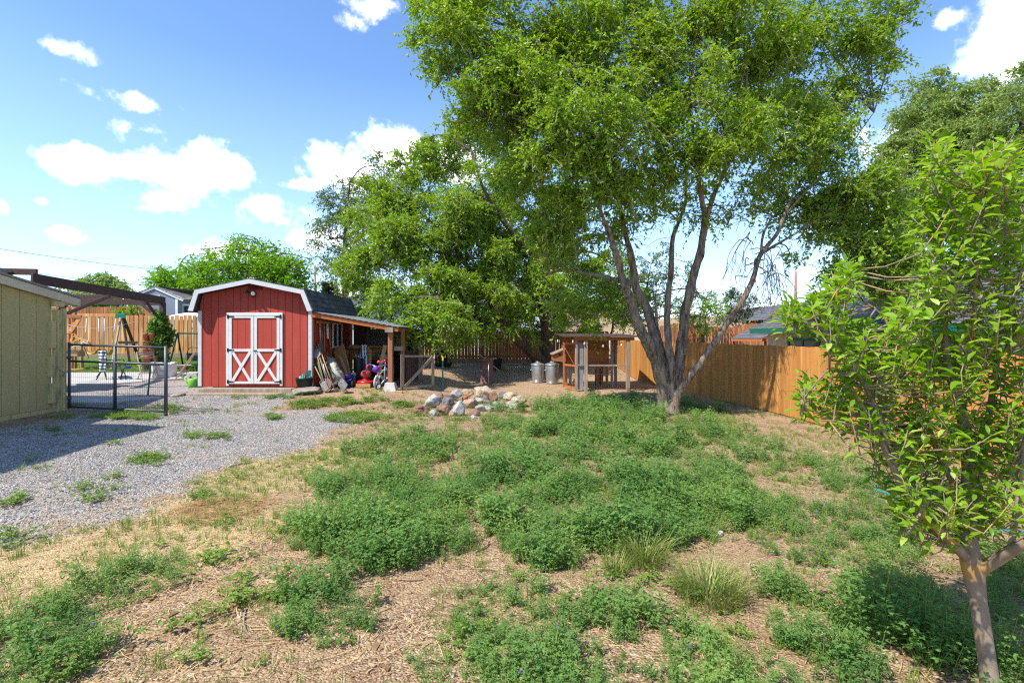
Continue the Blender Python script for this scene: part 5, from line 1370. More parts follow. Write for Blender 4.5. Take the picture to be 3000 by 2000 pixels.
fence('board_fence', 'dark gapped picket fence behind the black barrel and lean-to', (-3.35, 21.3), (-6.2, 20.9), lambda s: 1.75, Mt('dark_red_pickets', (.20, .05, .03), (.12, .03, .02), rough=.85, scale=2, stretch=(12, 12, .8), island=.25), w=.12, gap=.022, side=1, rails=(.3, 1.0), kick=True)
fence('board_fence', 'sun bleached board fence behind the swing set and patio', (-11.0, 21.0), (-19.2, 21.0), lambda s: 2.50 + .05 * s, M['fence_left'], w=.155, gap=.02, zjit=.02, side=1, rails=(.35, 1.2), kick=True)
fence('board_fence', 'stretch of pale picket fence with bright gaps next to the red shed', (-8.9, 20.9), (-10.95, 21.0), lambda s: 2.42 + .03 * s, M['fence_left'], w=.135, gap=.03, zjit=.012, side=1, rails=(.35, 1.2), kick=True)
fence('board_fence', 'second taller red fence seen over the weathered fence under the pergola', (-17.2, 24.6), (-22.5, 24.2), lambda s: 3.05, M['fence_old'], w=.15, side=1, rails=(.4,), cap=None)
fence('board_fence', 'rust red fence beyond the low porch roof and leaning elm stem', (8.2, 28.2), (14.4, 28), lambda s: 2.25 + .1 * math.sin(s * 9), M['fence_old'], w=.15, gap=.012, zjit=.05, side=-1, rails=(.4,))

# ------------------------------------------------------------------ chicken coop
def coop():
    root = thing('chicken_coop', 'timber chicken coop with raised plank house and wire run beneath the elm branches', 'chicken coop', (3.0, 16.5, 0))
    def c4(cx, cy, D): return P(1200 + cx * .2976, 850 + cy * .2976, D)
    zt = 1.56
    xs0, xs1, y0, y1 = 2.16, 3.62, 15.7, 17.9
    def post(n, x, y, w, z1, mt='oldwood', wy=None):
        b = MB(); b.bb(x - w / 2, x + w / 2, y - (wy or w) / 2, y + (wy or w) / 2, g(x, y) - .03, z1); b.build(n, M[mt], root, bevel=.004)
    post('post', 2.27, 15.72, .10, zt); post('post', 1.98, 15.74, .075, zt + .02); post('post', 3.56, 15.72, .11, zt - .0); post('post', 3.30, 16.9, .08, zt); post('post', 2.0, 17.6, .09, zt); post('post', 3.6, 17.8, .09, zt)
    wd = MB(); wd.bb(2.03, 2.20, 15.76, 15.78, .05, 1.5); wd.build('grey_panel', Mt('grey_sheet', (.25, .25, .26), (.2, .2, .21), rough=.6), root)
    r = MB(); r.bb(2.34, 3.49, 15.70, 15.745, .77, .82); r.bb(2.03, 2.21, 15.70, 15.735, .79, .83); r.build('mid_rail', M['oldwood'], root)
    t_ = MB(); t_.bb(1.9, 3.75, 15.68, 15.76, 1.565, 1.66); t_.bb(1.9, 1.98, 15.78, 17.8, 1.565, 1.64); t_.build('top_beam', M['orange'], root)
    rf = MB(); rf.prism([(15.6, 1.665), (18.2, 1.74), (18.2, 1.77), (15.6, 1.695)], (1.55, 0, 0), (0, 1, 0), (0, 0, 1), (2.4, 0, 0)); rf.build('roof', M['darkwood'], root)
    # house of planks
    h = MB(); hx0, hx1, hy0, hy1, hz0, hz1 = 1.75, 3.22, 17.0, 18.1, .80, 1.66
    n = 6
    for i in range(n):
        za, zb_ = hz0 + (hz1 - hz0) * i / n, hz0 + (hz1 - hz0) * (i + 1) / n - .006
        h.bb(hx0, hx1, hy0 + random.uniform(-.003, .003), hy0 + .02, za, zb_); h.bb(hx0, hx0 + .02, hy0 + .02, hy1, za, zb_); h.bb(hx1 - .02, hx1, hy0 + .02, hy1, za, zb_)
    h.bb(hx0, hx1, hy0, hy1, hz0 - .03, hz0 - .004)
    M['plankred'] = Mt('red_brown_planks', (.34, .15, .055), (.25, .10, .032), rough=.75, scale=3, stretch=(1.2, 9, 9), bump=.25, island=.2)
    h.build('house', M['plankred'], root)
    for x, y in ((2.85, 17.06), (3.16, 17.06), (1.8, 17.06), (3.16, 18.0)):
        b = MB(); b.bb(x - .04, x + .04, y - .04, y + .04, 0, .77); b.build('leg', M['plankred'], root)
    # nest box on the side
    nb = MB(); q0 = c4(1412, 700, 16.9); q1 = c4(1556, 590, 16.9)
    nx0, nx1 = q0.x, hx0 - .002
    nb.prism([(nx0, q0.z + .02), (nx1, q0.z), (nx1, q1.z + .02), (nx0, q1.z - .14)], (0, 16.7, 0), (1, 0, 0), (0, 0, 1), (0, .9, 0)); no = nb.build('nest_box', M['plankred'], root)
    nl = MB(); nl.prism([(nx0 - .05, q1.z - .15), (nx1, q1.z + .035), (nx1, q1.z + .06), (nx0 - .05, q1.z - .125)], (0, 16.64, 0), (1, 0, 0), (0, 0, 1), (0, 1.0, 0)); nl.build('nest_lid', M['oldwood'], no)
    lt = MB(); lt.bb((nx0 + nx1) / 2 - .03, (nx0 + nx1) / 2 + .03, 16.69, 16.698, q0.z + .2, q0.z + .26); lt.build('latch', M['iron'], no)
    # orange door frame standing ajar
    d0, d1 = Vector((1.96, 15.83, 0)), Vector((1.66, 16.4, 0))
    df = MB()
    df.bar(d0 + Vector((0, 0, .06)), d0 + Vector((0, 0, 1.5)), .05, .04, up=(1, 0, 0)); df.bar(d1 + Vector((0, 0, .06)), d1 + Vector((0, 0, 1.5)), .07, .05, up=(1, 0, 0))
    for z in (.1, .78, 1.46): df.bar(d0 + Vector((0, 0, z)), d1 + Vector((0, 0, z)), .03, .06)
    dr = df.build('door', M['orange'], root)
    wm = MB()
    def hexnet(A, B, z0, z1, st=.055):
        L = (B - A).length; d = (B - A) / L; nz_ = int((z1 - z0) / st)
        for i in range(int(L / st)):
            for s in (0, 1):
                pts = []
                for j in range(nz_ + 1):
                    u = (i + (.25 if (j + s) % 2 else .75)) * st
                    pts.append(A + d * min(u, L) + Vector((0, 0, z0 + j * st)))
                wm.tube(pts, .0011, 3)
    hexnet(Vector((2.34, 15.73, 0)), Vector((3.49, 15.73, 0)), .05, .77); hexnet(d0, d1, .1, .76); hexnet(Vector((3.6, 15.8, 0)), Vector((3.6, 17.7, 0)), .05, 1.5, .09)
    wm.build('wire_net', Mt('thin_net_wire', (.35, .34, .33), rough=.5, metal=.6, bump=0), root, fix=False)
    br = MB(); br.bar((2.45, 17.1, .78), (2.05, 17.3, .1), .03, .07); br.bar((2.4, 17.0, .45), (3.2, 17.0, .42), .05, .03); br.build('ramp', M['oldwood'], root)
    dk = MB(); dk.tube([(3.0, 17.9, g(3, 17.9) + .02), (3.0, 17.9, .55)], .10, 14); dk.build('feeder', M['black'], root)
    return root
coop()
# ------------------------------------------------------------------ things about the yard
def DG(px, py):
    D = 2.0
    while D < 40:
        p = P(px, py, D)
        if p.z <= g(p.x, D): return D
        D += .02
    return D
def c3(x, y, D): return P(850 + .2551 * x, 850 + .2551 * y, D)
def c4(x, y, D): return P(1200 + .2976 * x, 850 + .2976 * y, D)
def c7(x, y, D): return P(180 + .17857 * x, 900 + .17857 * y, D)
def on(px, py):
    D = DG(px, py); x = (px - 1500) / F * D
    return Vector((x, D, g(x, D)))

# pergola
def pergola():
    root = thing('pergola', 'dark brown timber pergola with sloping beams behind the olive building', 'pergola', (-12.5, 18, .5))
    A, B = Vector((-12.1, 12.9, 3.16)), Vector((-12.28, 18.1, 2.93))
    def beam(n, a, b, w, h): m = MB(); m.bar(a, b, w, h); m.build(n, M['darkwood'], root, bevel=.006)
    beam('beam', A, B, .07, .26)
    C = Vector((-17.5, 18.0, 2.93)); beam('beam', B + Vector((-.1, 0, -.06)), C, .06, .20)
    beam('beam', Vector((-12.15, 13.1, 3.34)), Vector((-15.0, 13.1, 3.40)), .06, .16)
    for i in range(1):
        y = 16.6; z = 3.13 - .044 * (y - 12.9); beam('rafter', Vector((-12.35, y, z)), Vector((-17.5, y, z)), .045, .13)
    for (x, y, n) in ((-12.28, 18.0, 'post'), (-17.4, 18.0, 'post'), (-12.55, 13.3, 'post')):
        m = MB(); m.bb(x - .075, x + .075, y - .075, y + .075, g(x, y) - .05, 2.86 if y > 15 else 3.1); m.build(n, M['darkwood'], root, bevel=.006)
    beam('brace', Vector((-12.3, 18.0, 2.2)), Vector((-13.1, 18.02, 2.86)), .06, .09); beam('brace', Vector((-12.27, 17.9, 2.15)), Vector((-12.24, 17.1, 2.88)), .06, .09)
    beam('brace', P(322, 867, 13.0) + Vector((-1.25, .3, 0)), P(199, 915, 13.0) + Vector((-.5, .3, 0)), .08, .10)
    beam('brace', P(322, 867, 13.6), P(196, 918, 13.3), .07, .08)
pergola()

def vine():
    x, y = -12.2, 17.75; root = thing('climbing_vine', 'leafy green vine climbing the pergola post beside the terracotta pots', 'vine', (x, y, g(x, y)))
    rr = random.Random(4); b = MB()
    for k in range(7):
        pts = []; z = g(x, y); a = rr.uniform(0, 6.28)
        for i in range(9): pts.append((x + .12 * math.cos(a + i * .7) + rr.uniform(-.05, .05), y + .12 * math.sin(a + i * .7), z + i * .24))
        b.tube(pts, .012, 5)
    b.build('stem', M['vinewood'], root, fix=False)
    cl_ = [(x + .06, y - .1, z, r) for z, r in ((.7, .22), (.95, .24), (1.2, .25), (1.5, .30), (1.75, .32), (2.0, .30), (2.2, .24), (2.4, .14))] + [(x + .24, y, 1.55, .2), (x + .24, y, 1.85, .2), (x - .2, y, 2.05, .16), (x + .2, y, .75, .15), (x - .1, y, 2.5, .1)]
    lv, st = twigs(cl_, 1500, .3, 6, .10, .85, .5, seed=44, stem_r=.004)
    np_mesh('foliage', lv[0], lv[1], M['l_vine'], root)
vine()

def swing_set():
    D = 18.6; root = thing('swing_set', 'wooden swing set with green brackets and yellow swings before the bleached fence', 'swing set', (P(360, 1050, D).x, D, .6))
    def bar(n, a, b, w, h, mt): m = MB(); m.bar(a, b, w, h); m.build(n, M[mt], root, bevel=.006)
    t0, t1 = c7(-150, 125, D), c7(1010, 135, D)
    bar('beam', t0, t1, .09, .11, 'fence_left')
    zz = lambda v: Vector((v.x, v.y, g(v.x, v.y)))
    k = t1 + Vector((-.05, 0, 0))
    f1 = c7(815, 850, D - 1.0); bar('leg', k + Vector((0, -.05, -.1)), Vector((f1.x, D - 1.0, g(f1.x, D - 1))), .05, .11, 'chairwood')
    f2 = c7(1300, 650, D + .9); bar('leg', k + Vector((.02, .06, -.06)), Vector((f2.x, D + .9, g(f2.x, D + .9))), .05, .11, 'darkwood')
    f3 = c7(1090, 700, D + .5); bar('leg', k + Vector((0, .05, -.1)), Vector((f3.x, D + .6, g(f3.x, D + .6))), .05, .10, 'oldwood')
    bar('cross_rail', c7(925, 575, D - .2), c7(1250, 578, D + .3), .05, .10, 'oldwood')
    for v, w in ((c7(180, 100, D - .07), .17), (c7(968, 140, D - .07), .36)):
        b = MB(); b.box(v, (w, .03, .16)); b.box(v + Vector((0, .09, .075)), (w, .18, .02)); b.build('bracket', M['greenbr'], root, bevel=.005)
    # tower posts at the hidden end
    for px in (115, 215): a = c7(px, 150, D - .6); m = MB(); m.bb(a.x - .05, a.x + .05, D - .65, D - .55, g(a.x, D - .6), a.z + .3); m.build('tower_post', M['fence_left'], root, bevel=.006)
    bar('tower_brace', c7(300, 180, D - .68), c7(150, 400, D - .68), .04, .14, 'fence_left'); bar('tower_rail', c7(90, 150, D - .7), c7(330, 152, D - .7), .04, .11, 'postwood')
    m = MB(); a, b = c7(90, 430, D - .62), c7(240, 320, D - .62); m.bb(a.x, b.x, D - .66, D - .63, a.z, b.z); m.build('tower_panel', M['fence_left'], root)
    bar('tower_brace', c7(160, 560, D - .7), c7(200, 440, D - .7), .04, .09, 'fence_left'); bar('tower_brace', c7(275, 520, D - .7), c7(205, 440, D - .7), .04, .09, 'fence_left'); bar('tower_brace', c7(350, 660, D - .6), c7(430, 840, D - .6), .05, .10, 'oldwood')
    for xa, xb, top, sy in ((385, 620, (415, 612), 760), (705, 830, (705, 895), 775)):
        b = MB(); n = 10; vs = []; fs = []
        for i in range(n + 1):
            s = i / n; x = xa + (xb - xa) * s; yv = 690 + (sy - 690) * (1 - (2 * s - 1) ** 2)
            v = c7(x, yv, D); vs += [v + Vector((0, -.09, 0)), v + Vector((0, .09, 0)), v + Vector((0, .09, -.02)), v + Vector((0, -.09, -.02))]
        for i in range(n):
            for j in range(4): fs.append((i * 4 + j, i * 4 + (j + 1) % 4, i * 4 + 4 + (j + 1) % 4, i * 4 + 4 + j))
        b.add(vs, fs, 0, True); so_ = b.build('swing_seat', M['yellow'], root)
        r = MB()
        for tx, ex in ((top[0], xa), (top[1], xb)): r.tube([c7(tx, 150, D), c7((tx + ex) / 2, 420, D), c7(ex, 690, D)], .014, 6)
        r.build('rope', M['canvas'], so_)
swing_set()
b = MB(); b.tube([c7(60, 275, 17.0), c7(250, 315, 17.2), c7(470, 345, 17.5), c7(680, 350, 17.8), c7(900, 315, 18.2), c7(1200, 240, 18.6)], .008, 5)
tag(b.build('clothes_line', M['canvas'], fix=False), 'sagging pale rope strung in front of the bleached fence', 'rope')

def horse():
    D = 15.9; b0 = on(225, 1085); D = b0.y
    root = thing('wooden_horse', 'tan wooden play horse with yellow rope mane behind the gate', 'play horse', b0)
    def h(x, y, d=0): return c7(x, y, D + d)
    M['horse'] = Mt('tan_horse_wood', (.42, .30, .15), (.34, .23, .11), rough=.8, scale=4, bump=.15)
    b = MB()
    pts = [h(125, 800), h(335, 805), h(330, 730), h(290, 690), h(160, 700), h(118, 740)]
    v0 = [(p.x, p.z) for p in pts]
    b.prism(v0, (0, D - .16, 0), (1, 0, 0), (0, 0, 1), (0, .32, 0)); b.build('body', M['horse'], root, bevel=.02)
    hd = MB(); pts = [h(240, 690), h(330, 790), h(345, 640), h(400, 590), h(470, 605), h(478, 580), h(430, 545), h(345, 515), h(290, 560)]
    hd.prism([(p.x, p.z) for p in pts], (0, D - .04, 0), (1, 0, 0), (0, 0, 1), (0, .08, 0)); ho = hd.build('head', M['horse'], root, bevel=.012)
    mn = MB(); rr = random.Random(2)
    for i in range(34):
        s = rr.random(); a = h(350 - 110 * s, 512 + 80 * s); e = a + Vector((-rr.uniform(.05, .28), rr.uniform(-.1, .05), -rr.uniform(.0, .2)))
        mn.tube([a, (a + e) / 2 + Vector((0, 0, .05)), e], [.014, .011, .005], 5)
    mn.build('mane', M['mane'], root, fix=False)
    br = MB(); br.tube([h(350, 560, -.06), h(395, 590, -.06), h(455, 600, -.06)], .009, 5); br.tube([h(430, 545, -.05), h(425, 600, -.05)], .009, 5); br.tube([h(350, 560, -.06), h(300, 640, -.1), h(200, 640, -.12), h(130, 690, -.1)], .012, 6); br.build('bridle', M['whitepl'], ho, fix=False)
    for x, lean, dy in ((165, -5, -.1), (180, -8, .1), (315, 10, -.1), (335, 22, .1)):
        l = MB(); a, e = h(x, 800, dy), h(x + lean, 1020, dy); e.z = g(e.x, D + dy); l.bar(a, e, .075, .05, up=(0, 1, 0)); l.build('leg', M['horse'], root, bevel=.01)
    rk = MB(); a, e = h(90, 1040), h(420, 1040)
    for dy in (-.12, .12): rk.bar(Vector((a.x, D + dy, g(a.x, D) + .03)), Vector((e.x, D + dy, g(e.x, D) + .04)), .06, .07)
    rk.build('runner', M['pine'], root, bevel=.01)
horse()

def camp_chair():
    b0 = on(345, 1113); D = b0.y
    root = thing('camp_chair', 'blue folding camp chair with a plaid blanket over its back on the patio', 'chair', b0)
    h = lambda x, y, d=0: c7(x, y, D + d)
    def low(v): return Vector((v.x, v.y, g(v.x, v.y) + .012))
    f = MB(); r = .014
    for d in (-.25, .25):
        f.tube([h(700, 760, d), h(690, 990, d), low(h(560, 1180, d))], r, 8); f.tube([h(690, 990, d), low(h(745, 1190, d))], r, 8)
        f.tube([h(690, 985, d), h(960, 965, d), h(1000, 1080, d), low(h(960, 1180, d))], r, 8); f.tube([h(960, 1150, d), low(h(1010, 1185, d)), low(h(1065, 1185, d)), h(1040, 1090, d), h(960, 965, d)], r, 8)
        f.tube([h(960, 860, d), h(1010, 850, d), h(1040, 900, d), h(1045, 980, d), h(985, 1090, d)], r, 8)
        f.tube([h(700, 870, d), h(860, 860, d), h(960, 860, d)], r, 8)
    for q in ((700, 765), (690, 990), (960, 965)): f.tube([h(*q, -.25), h(*q, .25)], r, 8)
    f.tube([low(h(560, 1180, -.25)), low(h(560, 1180, .25))], r, 8)
    f.build('frame', M['iron'], root, fix=False)
    s = MB(); vs = []
    prof = [(712, 740), (735, 860), (750, 960), (800, 985), (900, 975), (975, 955)]
    for x, y in prof: vs += [h(x, y, -.24), h(x, y, .24)]
    s.add(vs, [(2 * i, 2 * i + 1, 2 * i + 3, 2 * i + 2) for i in range(len(prof) - 1)], 0, True)
    so_ = s.build('seat_sling', M['bluecloth'], root); m = so_.modifiers.new('t', 'SOLIDIFY'); m.thickness = .02
    t_ = MB(); c = h(1095, 975, -.3); t_.lathe([(.0, -.05), (.06, -.05), (.085, 0), (.085, .012), (.05, .0)], c, 16); t_.tube([c + Vector((-.08, 0, 0)), h(1040, 975, -.25)], .01, 6); t_.build('side_tray', M['bluecloth'], root)
    # blanket
    m, t = newmat('plaid_cloth'); tc = t.n('ShaderNodeTexCoord').outputs['Object']
    w1 = t.n('ShaderNodeTexWave', {'Vector': tc, 'Scale': 3.2, 'Distortion': 0}, bands_direction='Z').outputs[0]; w2 = t.n('ShaderNodeTexWave', {'Vector': tc, 'Scale': 9, 'Distortion': 0}, bands_direction='X').outputs[0]
    c_ = t.mix(t.math('GREATER_THAN', w1, .52), (.74, .76, .78), (.07, .09, .13)); c_ = t.mix(t.math('MULTIPLY', t.math('GREATER_THAN', w2, .6), .5), c_, (.25, .30, .40))
    bs = t.n('ShaderNodeBsdfPrincipled', {'Base Color': c_, 'Roughness': .9}); t.n('ShaderNodeOutputMaterial', {0: bs.outputs[0]})
    bo = thing('blanket', 'black and white plaid blanket draped over the blue camp chair', 'blanket', (h(660, 900).x, D, b0.z + .3))
    b = MB(); vs = []; nx_, nz_ = 8, 12
    for j in range(nz_ + 1):
        s_ = j / nz_
        for i in range(nx_ + 1):
            u = i / nx_; x = 605 + (725 - 605) * u + (20 - 10 * u) * s_ * (1 - 2 * u) * .8; y = 712 + 345 * s_
            vs.append(h(x, y, -.30 + .03 * math.sin(u * 9 + s_ * 2) + .02 * math.sin(s_ * 14)))
    for i in range(nx_ + 1): vs.append(h(605 + 140 * i / nx_, 735, .22))
    fs = [(j * 9 + i, j * 9 + i + 1, j * 9 + i + 10, j * 9 + i + 9) for j in range(nz_) for i in range(nx_)] + [(i, 117 + i, 118 + i, i + 1) for i in range(8)]
    b.add(vs, fs, 0, True); o = b.build('cloth', m, bo); mm = o.modifiers.new('t', 'SOLIDIFY'); mm.thickness = .02
camp_chair()

def folding_chair():
    root = thing('folding_chair', 'x', 'chair', (0, 0, 0), 'wooden folding chairs on the patio')
    W = .21
    def leg(n, a, b, w=.045, h=.028): m = MB(); m.bar(a, b, w, h, up=(1, 0, 0)); m.build(n, M['chairwood'], root, bevel=.003)
    for s in (-1, 1):
        leg('back_leg', (s * W, .28, 0), (s * W, -.20, .84) if False else (s * W, -.24, .84), .04, .022)
    for s in (-1, 1):
        leg('front_leg', (s * (W - .03), -.26, 0), (s * (W - .03), .20, .47), .035, .02)
    b = MB()
    for i in range(5): b.bb(-W - .01, W + .01, -.14 + i * .08, -.14 + i * .08 + .068, .445, .465)
    b.build('seat', M['chairwood'], root, bevel=.003)
    b = MB()
    for z in (.82, .755, .665):
        y = .28 - .52 * z / .84 - .012; b.box((0, y, z), (2 * W, .014, .05), (R(-30), 0, 0))
    b.build('backrest', M['chairwood'], root, bevel=.003)
    b = MB(); b.tube([(-W, -.15, .2), (W, -.15, .2)], .01, 6); b.tube([(-W, .12, .25), (W, .12, .25)], .01, 6); b.build('stretcher', M['oldwood'], root)
    return root
fc = folding_chair()
q = on(432, 1113); fc.location = q; fc.rotation_euler = (0, 0, R(-128)); fc['label'] = 'grey wooden folding chair in front of the terracotta pot tower'
fc2 = copy_tree(fc); fc2.location = on(545, 1113); fc2.rotation_euler = (0, 0, R(116)); fc2['label'] = 'grey wooden folding chair seen side on beside the white shed trim'

def pot_tower():
    b0 = on(430, 1088); b0.y += .25; b0.z = g(b0.x, b0.y); D = b0.y
    root = thing('pot_tower', 'tower of stacked terracotta planters next to the leafy vine', 'planter', b0)
    k = (1.28) / 5.0
    pp = MB(); pp.lathe([(.05, 0), (.05, 1.25)], b0, 12); pp.build('core', M['terra'], root)
    for tier in range(5):
        z = b0.z + tier * k; n = 5
        for i in range(n):
            a = i * 2 * math.pi / n + tier * .63 + .3; r = .175
            p = MB(); p.lathe([(.062, 0), (.088, k * .80), (.102, k * .80), (.106, k * .98), (.092, k * .98), (.085, k * .85), (.0, k * .8)], (b0.x + r * math.cos(a), b0.y + r * math.sin(a), z), 14)
            p.build('pot', M['terra'], root)
pot_tower()

def tub():
    q = on(482, 1106); root = thing('storage_tub', 'white plastic tub with carrying handles between the wooden chairs', 'tub', q)
    b = MB(); b.lathe([(.27, 0), (.31, .03), (.335, .40), (.335, .46), (.32, .47), (.30, .44), (.29, .38), (0, .36)], q, 28, wob=lambda j, n: 1 + .06 * math.cos(4 * math.pi * j / n)); b.build('body', M['whitepl'], root)
    for s in (-1, 1):
        h = MB(); h.tube([(q.x + s * .30, q.y - .18, q.z + .42), (q.x + s * .36, q.y - .20, q.z + .45), (q.x + s * .36, q.y + .02, q.z + .47), (q.x + s * .31, q.y + .02, q.z + .44)], .022, 8); h.build('handle', M['whitepl'], root)
    l = MB(); l.bb(q.x + .1, q.x + .24, q.y - .345, q.y - .325, q.z + .22, q.z + .235); l.build('mark', M['black'], root)
tub()

def garden_swing():
    D = 17.6; root = thing('garden_swing', 'dark green steel frame of a garden swing beside the pale pickets', 'swing', (P(540, 1060, D).x, D, .55))
    f = MB(); r = .026
    def low(v): return Vector((v.x, v.y, g(v.x, v.y)))
    a = c7(1905, 425, D)
    for e, d in (((1740, 900), -.5), ((2000, 880), .7)):
        f.tube([a + Vector((.06, 0, .02)), a, a.lerp(low(c7(*e, D + d)), .06) , low(c7(*e, D + d))], r, 8)
    f.tube([a, c7(2260, 428, D), c7(2700, 432, D)], r, 8)
    f.tube([c7(2700, 432, D), low(c7(2560, 900, D - .5))], r, 8); f.tube([c7(2700, 432, D), low(c7(2850, 900, D + .7))], r, 8)
    f.build('frame', M['greenpaint'], root, fix=False)
    s = MB(); z = c7(2060, 900, D).z
    s.tube([c7(2055, 770, D - .2), c7(2075, 700, D - .2), c7(2120, 655, D - .2), c7(2320, 665, D - .2)], .014, 7); s.tube([c7(2080, 480, D), c7(2080, 700, D - .1)], .008, 5)
    for i in range(5): p = c7(2060, 930, D - .3 + i * .12); s.bar(p, p + Vector((1.25, 0, 0)), .09, .02)
    for i in range(3): p = c7(2060, 860 - i * 45, D + .33); s.bar(p, p + Vector((1.25, 0, 0)), .02, .09)
    s.build('bench', M['greenpaint'], root, fix=False)
garden_swing()

def table():
    q = on(560, 1095); q.x += .45; q.y += .6; q.z = g(q.x, q.y); root = thing('glass_table', 'glass topped patio table half hidden by the red shed', 'table', q)
    b = MB(); b.lathe([(.62, .55), (.62, .57)], q, 28); b.build('tabletop', Glass('greenish_glass', (.10, .17, .16), .08), root)
    r = MB(); r.tube([(q.x + .63 * math.cos(a * .3), q.y + .63 * math.sin(a * .3), q.z + .56) for a in range(21)], .016, 8, closed=True); r.build('rim', M['greenpaint'], root, fix=False)
    for k in range(4):
        l = MB(); a = k * 1.57 + .5; l.tube([(q.x + .5 * math.cos(a), q.y + .5 * math.sin(a), q.z + .55), (q.x + .55 * math.cos(a), q.y + .55 * math.sin(a), q.z)], .014, 8); l.build('leg', M['greenpaint'], root)
table()

q = on(568, 1123); b = MB(); b.bb(q.x - .17, q.x + .14, q.y - .08, q.y + .14, q.z - .02, q.z + .33); tag(b.build('concrete_block', M['concrete'], bevel=.015), 'upright grey concrete block behind the light green watering can', 'block')

def watering_can(px, py, mt, label, rot, s=1.0, spout=True):
    q = on(px, py); root = thing('watering_can', label, 'watering can', (0, 0, 0), 'watering cans by the shed corner')
    b = MB(); b.lathe([(.115, 0), (.125, .01), (.12, .20), (.105, .235), (.09, .24), (.085, .20), (0, .19)], (0, 0, 0), 20); b.build('body', M[mt], root)
    p = MB(); p.tube([(-.10, 0, .06), (-.18, 0, .15), (-.25, 0, .26)], [.03, .02, .015], 10); p.lathe([(.02, 0), (.045, .03), (.04, .04)], (-.26, 0, .27), 12, rot=(0, R(-50), 0)); p.build('spout', M[mt], root)
    h = MB(); h.tube([(.11, 0, .05), (.17, 0, .12), (.15, 0, .24), (.05, 0, .31), (-.05, 0, .30), (-.09, 0, .235)], .012, 8); h.build('handle', M[mt], root)
    root.location = q; root.rotation_euler = (0, 0, rot); root.scale = (s, s, s)
watering_can(566, 1134, 'greenpl', 'light green watering can with round loop handle, pointing away from the shed', 0, 1.05)
watering_can(591, 1133, 'tealpl', 'dark teal watering can tucked against the white corner of the shed', R(20), 1.0)

def tpost(px, pyb, pyt, label, tip=None, mt='greenpaint', r=.018, lean=0):
    q = on(px, pyb); zt = P(px, pyt, q.y).z
    root = thing('fence_post', label, 'fence post', q)
    b = MB(); w = .022; top = Vector((q.x + lean, q.y, zt)); bot = Vector((q.x, q.y, q.z - .1))
    b.bar(bot, top, .042, .006, up=(0, 1, 0)); b.bar(bot + Vector((0, .018, 0)), top + Vector((0, .018, 0)), .006, .03, up=(0, 1, 0))
    for k in range(9): p = bot.lerp(top, .15 + k * .09); b.box(p + Vector((0, -.007, 0)), (.018, .008, .012))
    b.build('stake', M[mt], root)
    if tip:
        c = MB(); c.bar(top - Vector((0, 0, tip * .8)), top + Vector((0, 0, .004)), .044, .012, up=(0, 1, 0)); c.build('tip', M['yellow'] if tip < .2 else M['yellow'], root)
    return root
tpost(432, 1158, 1068, 'dark green steel fence post standing behind the metal gate', lean=.08)
tpost(1297, 1146, 1044, 'green steel fence post with yellow tip behind the stone fire ring', tip=.15)
def stake(px, pyb, pyt, label):
    q = on(px, pyb); b = MB(); b.tube([(q.x, q.y, q.z - .1), (q.x + .005, q.y, P(px, pyt, q.y).z)], .010, 8)
    b.lathe([(.0, 0), (.013, .002), (.013, .02), (0, .026)], (q.x + .005, q.y, P(px, pyt, q.y).z), 8)
    tag(b.build('garden_stake', M['whitepl'], fix=False), label, 'stake', 'thin pale stakes of the netting')
stake(1431, 1128, 1066, 'thin white stake in front of the rusty drum'); stake(1574, 1122, 1064, 'thin white stake in front of the trash cans')
def netting():
    A, B = on(1297, 1146), on(1690, 1140); b = MB(); pts = [A, on(1431, 1128), on(1574, 1122), B]
    for p, q in zip(pts[:-1], pts[1:]):
        L = (q - p).length; d = (q - p) / L; st = .085; nz_ = 7
        for i in range(int(L / st)):
            for s in (0, 1):
                b.tube([p + d * min((i + (.25 if (j + s) % 2 else .75)) * st, L) + Vector((0, .02, .03 + j * st)) for j in range(nz_ + 1)], .0010, 3)
    tag(b.build('wire_netting', Mt('netting_wire', (.5, .5, .5), rough=.4, metal=.7, bump=0), fix=False), 'thin chicken wire netting stretched before the drum and trash cans', 'netting')
netting()

